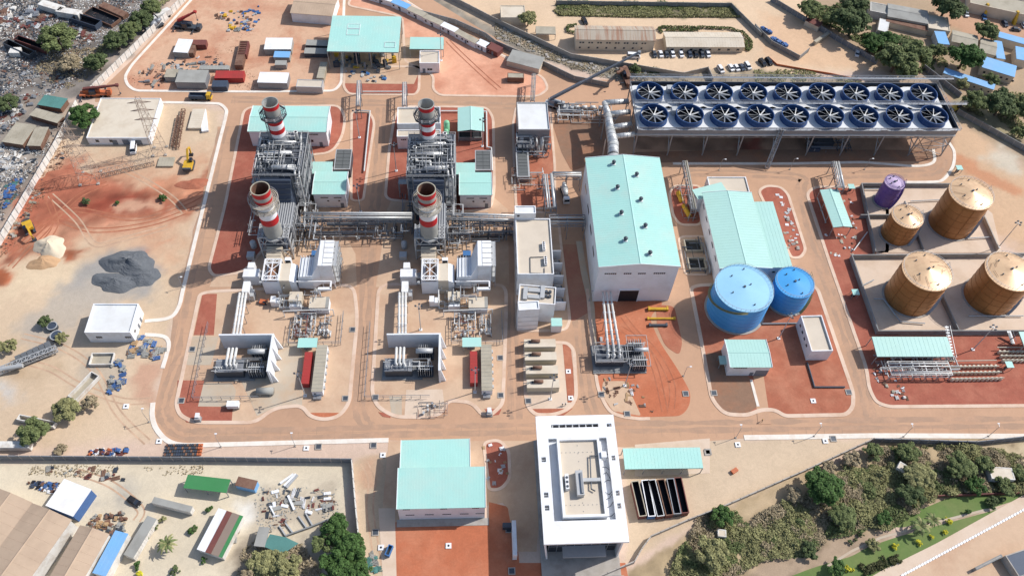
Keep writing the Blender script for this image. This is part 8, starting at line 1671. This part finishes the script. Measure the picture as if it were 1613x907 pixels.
T = [ # label, place, radius, foliage
 ('round dark green tree beside the low fence wall of the paved plot',('Z',625,385),6.6,'leaf_b'),('bushy green tree near the bend of the low fence wall',('Z',120,540),5.0,'leaf_b'),('olive tree beside the dark panel wall at the lower right',('Z',1045,225),5.2,'leaf_a'),('green tree behind the garden hut',('Z',870,215),4.6,'leaf_a'),
 ('grey green tree covering half of the cream garden hut',('Z',1100,340),6.2,'leaf_c'),('dark tree on the slope above the lawn',('Z',1060,430),5.6,'leaf_d'),('bright green tree where the slope meets the lawn',('Z',920,545),3.6,'leaf_b'),('wide olive tree between the two cream garden huts',('Z',1300,290),6.4,'leaf_a'),('olive tree right of the wide olive tree',('Z',1420,280),5.0,'leaf_a'),('green tree below the right cream garden hut',('Z',1380,385),4.6,'leaf_b'),('green tree at the right edge below the dark wall',('Z',1520,390),4.4,'leaf_a'),
 ('small green tree beside the right cream garden hut',('Z',1600,330),4.0,'leaf_a'),('dark green tree near the lawn corner',('Z',720,540),5.6,'leaf_a'),
 ('wide dull tree at the bottom edge right of the administration block',('Z',70,720),7.0,'leaf_c'),('dark tree at the lawn end near the bottom edge',('Z',560,710),3.4,'leaf_d'),('bushy green tree near the bottom of the lawn',('Z',690,790),4.0,'leaf_b'),('olive tree near the low wall bend',('Z',480,430),4.0,'leaf_dry'),('dry bush on the pale slope',('Z',650,300),3.4,'leaf_dry'),('dry bush above the round dark tree',('Z',760,250),3.0,'leaf_dry'),
 ('round green tree at the bottom beside the grey wall, topmost of three',('W',960,620),6.0,'leaf_b'),('round green tree at the bottom beside the grey wall, middle of three',('W',1040,730),6.6,'leaf_b'),('round green tree at the bottom beside the grey wall, lowest of three',('W',960,850),7.0,'leaf_b'),('green tree behind the three round ones at the bottom',('W',880,680),4.6,'leaf_a'),('green tree at the bottom edge under the round ones',('W',1090,880),5.6,'leaf_b'),('dry brownish tree beside the shade net',('W',500,820),5.4,'leaf_c'),('grey brown tree at the bottom edge of the compound',('W',640,850),6.0,'leaf_c'),('thin dry tree left of the shade net at the bottom',('W',430,880),4.6,'leaf_dry'),
 ('big dark tree standing between the camp yard and houses',('D',600,120),9.0,'leaf_d'),('dark tree at the top edge above the camp',('D',600,15),7.0,'leaf_d'),('large green tree near the white car in the camp',('D',860,340),9.0,'leaf_a'),('large green tree right of the big shade patch',('D',960,300),8.5,'leaf_a'),('green tree below the large green pair',('D',900,420),6.0,'leaf_a'),('round green tree beside the dull roofed houses',('D',1275,320),9.0,'leaf_b'),('small round tree beside the parked cars at the top right',('D',1395,180),6.5,'leaf_a'),('wide tree at the top edge near the arcade',('D',1160,20),9.5,'leaf_d'),('tree at the top edge behind the camp wall',('D',330,45),6.5,'leaf_a'),('leafy tree beside the dark block wall',('D',470,100),6.0,'leaf_a'),('green tree at the end of the dark block wall',('D',700,250),6.0,'leaf_b'),('green tree between the two walls near the houses',('D',800,230),5.5,'leaf_b'),
 ('green tree right of the condenser, first from it',('D',1320,600),6.5,'leaf_a'),('green tree right of the condenser, second from it',('D',1490,610),8.0,'leaf_d'),('green tree right of the condenser at the picture edge',('D',1600,640),6.5,'leaf_a'),('shrubby tree at the right picture edge above the road wall',('D',1600,790),4.0,'leaf_a'),('shrubby tree behind the blue roofed court',('D',1420,470),4.0,'leaf_a'),('tree before the long blue roofed hut',('D',1250,500),3.6,'leaf_c'),('green tree near the top right houses',('D',1100,300),4.5,'leaf_a'),
 ('round tree standing alone in the scrap yard',('A',345,220),8.0,'leaf_a'),('tree outside the upper left wall, lowest of the row',('A',600,375),5.6,'leaf_d'),('tree outside the upper left wall, second of the row',('A',715,245),5.6,'leaf_d'),('tree outside the upper left wall, third of the row',('A',805,185),5.2,'leaf_a'),('tree outside the upper left wall, fourth of the row',('A',870,110),5.2,'leaf_d'),('tree outside the upper left wall, topmost of the row',('A',930,40),5.2,'leaf_a'),('leafless grey tree in the scrap yard',('A',420,385),5.0,'leaf_dry'),('green tree left of the beige store',('A',515,715),6.2,'leaf_b'),('tree at the left edge of the scrap yard',('A',40,630),4.5,'leaf_d'),
 ('round dusty tree beside the gate lodge at the top',('C',200,110),4.6,'leaf_c'),('dark bush under the crane boom',('C',850,415),3.2,'leaf_d'),('spreading bush near the trailers left of the dark wall',('U',170,800),4.8,'leaf_a'),('fallen dry tree lying beside the askew trailer',('U',350,680),4.2,'leaf_c'),('thin dry tree crown beside the fallen one',('U',470,650),3.2,'leaf_dry'),('shrub beside the round bins, largest one',('U',235,220),2.8,'leaf_d'),('shrub beside the round bins, right one',('U',325,310),2.4,'leaf_c'),('dusty bush at the left edge above the hopper',('U',35,345),3.0,'leaf_c'),
 ('small green bush on the red ground, right one of three',('E',965,345),2.0,'leaf_b'),('small green bush on the red ground, left one of three',('E',510,365),1.9,'leaf_d'),('small green bush on the red ground, middle one of three',('E',697,378),1.3,'leaf_b'),('dry bush by the dark wall at the lower left',('V',375,108),2.2,'leaf_dry'),
 ('olive garden shrub above the cabin garden',('V',1025,550),1.4,'leaf_c'),('round garden shrub beside the long grey cabin, upper',('V',972,595),1.1,'leaf_a'),('round garden shrub beside the long grey cabin, lower',('V',930,665),1.1,'leaf_a'),('dark round garden shrub on the sand',('V',1210,617),1.5,'leaf_d'),('bright garden shrub near the bottom left',('V',865,838),1.4,'leaf_b'),('dark garden shrub near the bottom left',('V',1100,870),1.5,'leaf_d'),('pale garden shrub at the bottom edge',('V',885,895),1.5,'leaf_yellow'),('bush beside the striped shed',('W',50,615),1.6,'leaf_b'),('bush at the top corner of the striped shed',('W',155,487),1.3,'leaf_b'),('bush at the lower corner of the striped shed',('W',122,805),1.1,'leaf_b'),
 ('large grey green globe shrub on the lawn',('Z',868,685),2.2,'leaf_c'),('dark reddish globe shrub at the end of the lawn',('Z',1460,475),2.2,'leaf_d'),('dark shrub beside the reddish globe shrub',('Z',1505,460),1.5,'leaf_d'),('small dark shrub below the slope, left one',('Z',753,670),1.0,'leaf_d'),('small dark shrub below the slope, right one',('Z',805,628),1.2,'leaf_d'),('small dark shrub on the path edge',('Z',780,658),0.7,'leaf_d'),('green shrub with yellow top on the lawn path',('Z',1335,520),1.3,'leaf_b')]
for i,(lb,at,r,m) in enumerate(T):
    sh = r < 2.6; fl = 0.8
    if at[0] == 'Z' and r > 3.2 and i: r *= 0.78; fl = 0.45
    if at[0] == 'W' and r > 4: r *= 0.85
    tree(lb, at, r, m, seed=i*3+1, name='shrub' if sh else 'tree', cat='shrub' if sh else 'tree', h=r*0.9 if sh else None, flat=fl)
for i,(x,y,r) in enumerate(((972,685,1.3),(1093,672,1.1),(1157,645,0.9),(1223,620,1.0),(1238,567,1.4),(742,802,1.2),(697,828,1.0),(765,808,0.8))):
    tree('bright yellow globe shrub on the lawn, %s in order from the letters' % ORD[i], ('Z',x,y), r, 'leaf_yellow', r*0.9, i, 'shrub', 'shrub', 'yellow globe shrubs on the lawn')
def palm(label, at, h, r, seed):
    v = g(*at,h); o = thing('palm_tree', label, 'palm', (v.x,v.y,0)); part(o, 'trunk', MB().tube((0,0,-0.1),(0,0,h),0.22,8,0.15), 'bark'); rd = random.Random(seed)
    for i in range(13):
        a = 6.283*i/13+rd.uniform(-0.2,0.2); q = MB(); pr = None; L = r*rd.uniform(0.85,1.1)
        for k in range(6):
            t = k/5; x = L*t; z = h+L*0.35*math.sin(t*2.6)-L*0.25*t*t; wd = 0.42*math.sin(0.25+2.7*t)*r/3; c,s_ = math.cos(a),math.sin(a)
            pt = [(x*c-wd*s_,x*s_+wd*c,z-0.1),(x*c,x*s_,z+0.05),(x*c+wd*s_,x*s_-wd*c,z-0.1)]
            if pr: q.add(pr+pt,[(0,1,4,3),(1,2,5,4)])
            pr = pt
        part(o, 'frond', q, 'leaf_a' if i%3 else 'leaf_c')
palm('palm tree on the lawn path, left of two',('Z',1100,592),3.5,3.2,1); palm('palm tree on the lawn path, right of two',('Z',1160,562),3.5,2.6,2); palm('palm tree in the cabin garden at the lower left',('V',1050,705),3.0,3.0,3)
# clipped hedges of the camp
def hedge(label, k, pts, wd=1.2, h=1.1, m='leaf_a', seed=1, dens=26):
    q = [g(k,*t) for t in pts]; rs = np.random.RandomState(seed); C_ = []; N_ = []
    for a,b in zip(q,q[1:]):
        d = b-a; n = int(d.length*dens); t = rs.rand(n); off = (rs.rand(n)-0.5)*wd; u = np.array([-d.y,d.x])/d.length; base = np.array(a.xy)+np.outer(t,np.array(d.xy))+np.outer(off,u)
        z = h*(0.3+0.7*rs.rand(n)**0.5)*(1-(2*off/wd)**4*0.5); C_.append(np.column_stack([base,z])); nn = rs.normal(size=(n,3))*0.6+np.array([0,0,0.7]); N_.append(nn/np.linalg.norm(nn,axis=1,keepdims=True))
    Cc = np.vstack(C_); o = np.array([*q[0].xy,0]); ob = link('hedge', npmesh('hedge', quads(Cc-o, np.vstack(N_), 0.3, rs), m)); ob.location = (q[0].x,q[0].y,0); return tag(ob, label, 'hedge')
hedge('clipped hedge round the end of the rusty roofed barrack','C',[(490,158),(440,165),(435,195),(485,205)],1.4,1.2); hedge('clipped hedge behind the cream barrack, left half','C',[(1010,205),(985,180),(1010,170),(1205,172),(1205,190),(1030,190)],1.3,1.1,seed=2); hedge('clipped hedge round the right end of the cream barrack','C',[(1225,190),(1225,172),(1420,180),(1500,205),(1545,260),(1545,300),(1520,310),(1515,250)],1.5,1.2,seed=3); hedge('low hedge along the camp road','C',[(355,65),(390,95),(800,105),(1500,105)],1.0,0.7,'leaf_c',4)
# undergrowth masses
def undergrowth(label, k, poly, dens, hmax, m, seed, leaf=0.34, thr=0.35, name='undergrowth'):
    P2 = [tuple(g(k,*t).xy) for t in poly]; xs = [q[0] for q in P2]; ys = [q[1] for q in P2]; rs = np.random.RandomState(seed); n = int((max(xs)-min(xs))*(max(ys)-min(ys))*dens)
    x = rs.uniform(min(xs),max(xs),n); y = rs.uniform(min(ys),max(ys),n); d = sdist(x,y,P2); f = fbm(x,y,6.0,seed+50,4); keep = (d+(f-0.5)*6 > 0) & (f > thr); x,y,f = x[keep],y[keep],f[keep]
    bump = vnoise(x,y,2.4,seed+9); z = np.clip((f-thr)*3,0,1)*hmax*(0.35+0.65*bump)*(0.4+0.6*rs.rand(len(x))**0.4)+0.05
    nn = rs.normal(size=(len(x),3))*0.5+np.array([0,0,1.0]); nn /= np.linalg.norm(nn,axis=1,keepdims=True)
    o = link(name, npmesh(name, quads(np.column_stack([x,y,z]),nn,leaf,rs), m)); return tag(o, label, 'undergrowth', kind='stuff')
veg = [(-160,860),(0,560),(130,500),(250,600),(390,500),(560,440),(720,330),(850,230),(1100,190),(1330,215),(1600,230),(1640,420),(1300,425),(1160,440),(1050,520),(940,600),(800,600),(640,650),(560,740),(300,760),(180,850),(0,960),(-200,960)]
undergrowth('olive undergrowth covering the slope at the lower right','Z',veg,26,3.0,'leaf_c',3,0.24,0.36); undergrowth('green undergrowth patches on the lower right slope','Z',veg,20,3.0,'leaf_a',8,0.23,0.52); undergrowth('dry brush on the lower right slope','Z',veg,22,2.4,'leaf_dry',15,0.22,0.4)
undergrowth('green undergrowth between the camp wall and the houses','D',[(300,60),(520,30),(700,180),(900,220),(1060,290),(1060,420),(900,450),(760,350),(560,230),(420,150)],9,2.6,'leaf_a',21,0.36,0.42)
undergrowth('olive scrub right of the condenser','D',[(1230,580),(1613,560),(1613,840),(1400,740),(1240,640)],7,1.8,'leaf_c',24,0.34,0.42); undergrowth('olive scrub among the houses at the top right','D',[(1050,280),(1200,280),(1400,440),(1560,500),(1300,520),(1100,420)],5,1.4,'leaf_c',26,0.34,0.48)
undergrowth('rough grass bank of the camp road','C',[(365,35),(1430,25),(1480,95),(390,92)],14,0.9,'leaf_c',31,0.26,0.3); undergrowth('green weeds along the camp bank','C',[(365,20),(1430,15),(1450,60),(380,60)],8,1.0,'leaf_a',32,0.28,0.45)
undergrowth('dry weeds on the rubble strip behind the cabins','C',[(0,130),(220,235),(460,345),(820,410),(1100,470),(1280,500),(820,500),(640,460),(300,340),(0,220)],6,0.5,'leaf_dry',33,0.26,0.4); undergrowth('dark weeds behind the condenser','C',[(760,400),(960,410),(1000,440),(900,480),(760,460)],8,1.2,'leaf_d',34,0.3,0.4)
undergrowth('scrubby weeds across the scrap yard','A',[(300,330),(560,300),(660,300),(560,480),(420,560),(200,480)],5,0.8,'leaf_dry',35,0.3,0.45); undergrowth('weeds along the outer left wall','A',[(560,430),(760,260),(980,60),(1060,0),(1000,0),(850,120),(660,280),(520,420)],6,1.2,'leaf_c',36,0.3,0.42)
undergrowth('weeds along the bottom of the compound wall','V',[(0,215),(1279,225),(1279,270),(0,260)],3,0.4,'leaf_dry',37,0.24,0.5); undergrowth('dry grass under the trees at the bottom','W',[(340,740),(460,660),(760,720),(860,900),(300,940)],8,1.0,'leaf_dry',38,0.3,0.4)
undergrowth('weeds behind the condenser below the orange netting','D',[(0,420),(250,430),(640,490),(640,500),(0,490)],6,0.7,'leaf_c',39,0.28,0.42)
# hedge lettering on the lawn
STR = {'S':[[(0.9,1.0),(0.5,1.15),(0.1,0.95),(0.3,0.65),(0.7,0.5),(0.9,0.25),(0.5,0.0),(0.1,0.12)]],'e':[[(0.1,0.42),(0.9,0.42),(0.85,0.7),(0.5,0.8),(0.15,0.6),(0.1,0.3),(0.4,0.0),(0.85,0.1)]],'n':[[(0.15,0.0),(0.15,0.8)],[(0.15,0.6),(0.5,0.8),(0.85,0.6),(0.85,0.0)]],'l':[[(0.4,1.2),(0.4,0.0)]],'c':[[(0.9,0.7),(0.5,0.8),(0.15,0.55),(0.15,0.25),(0.5,0.0),(0.9,0.1)]]}
A_, B_ = g('Z',818,838), g('Z',1010,768); d = B_-A_; wl_ = d.length/7; ang = math.atan2(d.y,d.x)
for i,ch in enumerate('Senelec'):
    rs = np.random.RandomState(70+i); C_ = []
    for st in STR[ch]:
        for a,b in zip(st,st[1:]):
            n = int(200*math.hypot(b[0]-a[0],b[1]-a[1]))+20; t = rs.rand(n); C_.append(np.column_stack([(a[0]+(b[0]-a[0])*t)*wl_*0.85+rs.normal(size=n)*0.16,(a[1]+(b[1]-a[1])*t)*2.6+rs.normal(size=n)*0.16,0.25+rs.rand(n)*0.7]))
    Cc = np.vstack(C_); nn = rs.normal(size=(len(Cc),3))*0.6+np.array([0,0,0.7]); nn /= np.linalg.norm(nn,axis=1,keepdims=True)
    o = link('hedge_letter', npmesh('hedge_letter', quads(Cc,nn,0.17,rs),'hedge')); o.location = A_+d*(i/7); o.rotation_euler = (0,0,ang); tag(o, 'clipped hedge letter %s, %s letter of the word on the lawn' % (ch, ORD[i]), 'hedge letter', 'hedge letters on the lawn')

# loose litter too small to pick apart
yard = [(0,0),(960,0),(840,160),(640,330),(520,470),(300,590),(170,600),(0,720)]
for m,sd_,dn_,lf_ in (('light_steel',81,1.1,0.3),('wall_white',82,0.8,0.34),('rust',83,1.2,0.3),('dark_steel',84,2.2,0.34)): undergrowth('scrap litter strewn over the scrap yard, %s bits' % CW[m],'A',yard,dn_,0.5,m,sd_,lf_,0.5,'scrap_debris')
for m,sd_ in (('dark_steel',85),('light_steel',86),('wall_white',87)): undergrowth('litter outside the left boundary wall, %s bits' % CW[m],'E',[(-40,-120),(330,-30),(180,200),(0,480),(-120,500)],1.6,0.5,m,sd_,0.3,0.46,'wall_debris')
undergrowth('brown litter inside the left boundary wall','E',[(330,0),(450,20),(330,200),(200,420),(20,700),(0,600)],1.5,0.4,'dirt_brown',88,0.26,0.45,'yard_debris')
undergrowth('chips and litter in the lower compound','W',[(440,360),(960,330),(980,520),(700,600),(450,640)],1.6,0.3,'roof_grey',90,0.24,0.42,'compound_debris'); undergrowth('small stones of the rubble strip','C',[(0,130),(220,235),(460,345),(820,410),(1100,470),(1280,500),(820,500),(640,460),(300,340),(0,220)],3,0.4,'roof_dull',91,0.26,0.35,'rubble')
undergrowth('brown litter in the upper storage yard','A',[(800,500),(960,400),(1080,320),(1300,300),(1560,60),(1577,570),(840,570)],0.7,0.3,'dirt_brown',92,0.24,0.5,'yard_debris')
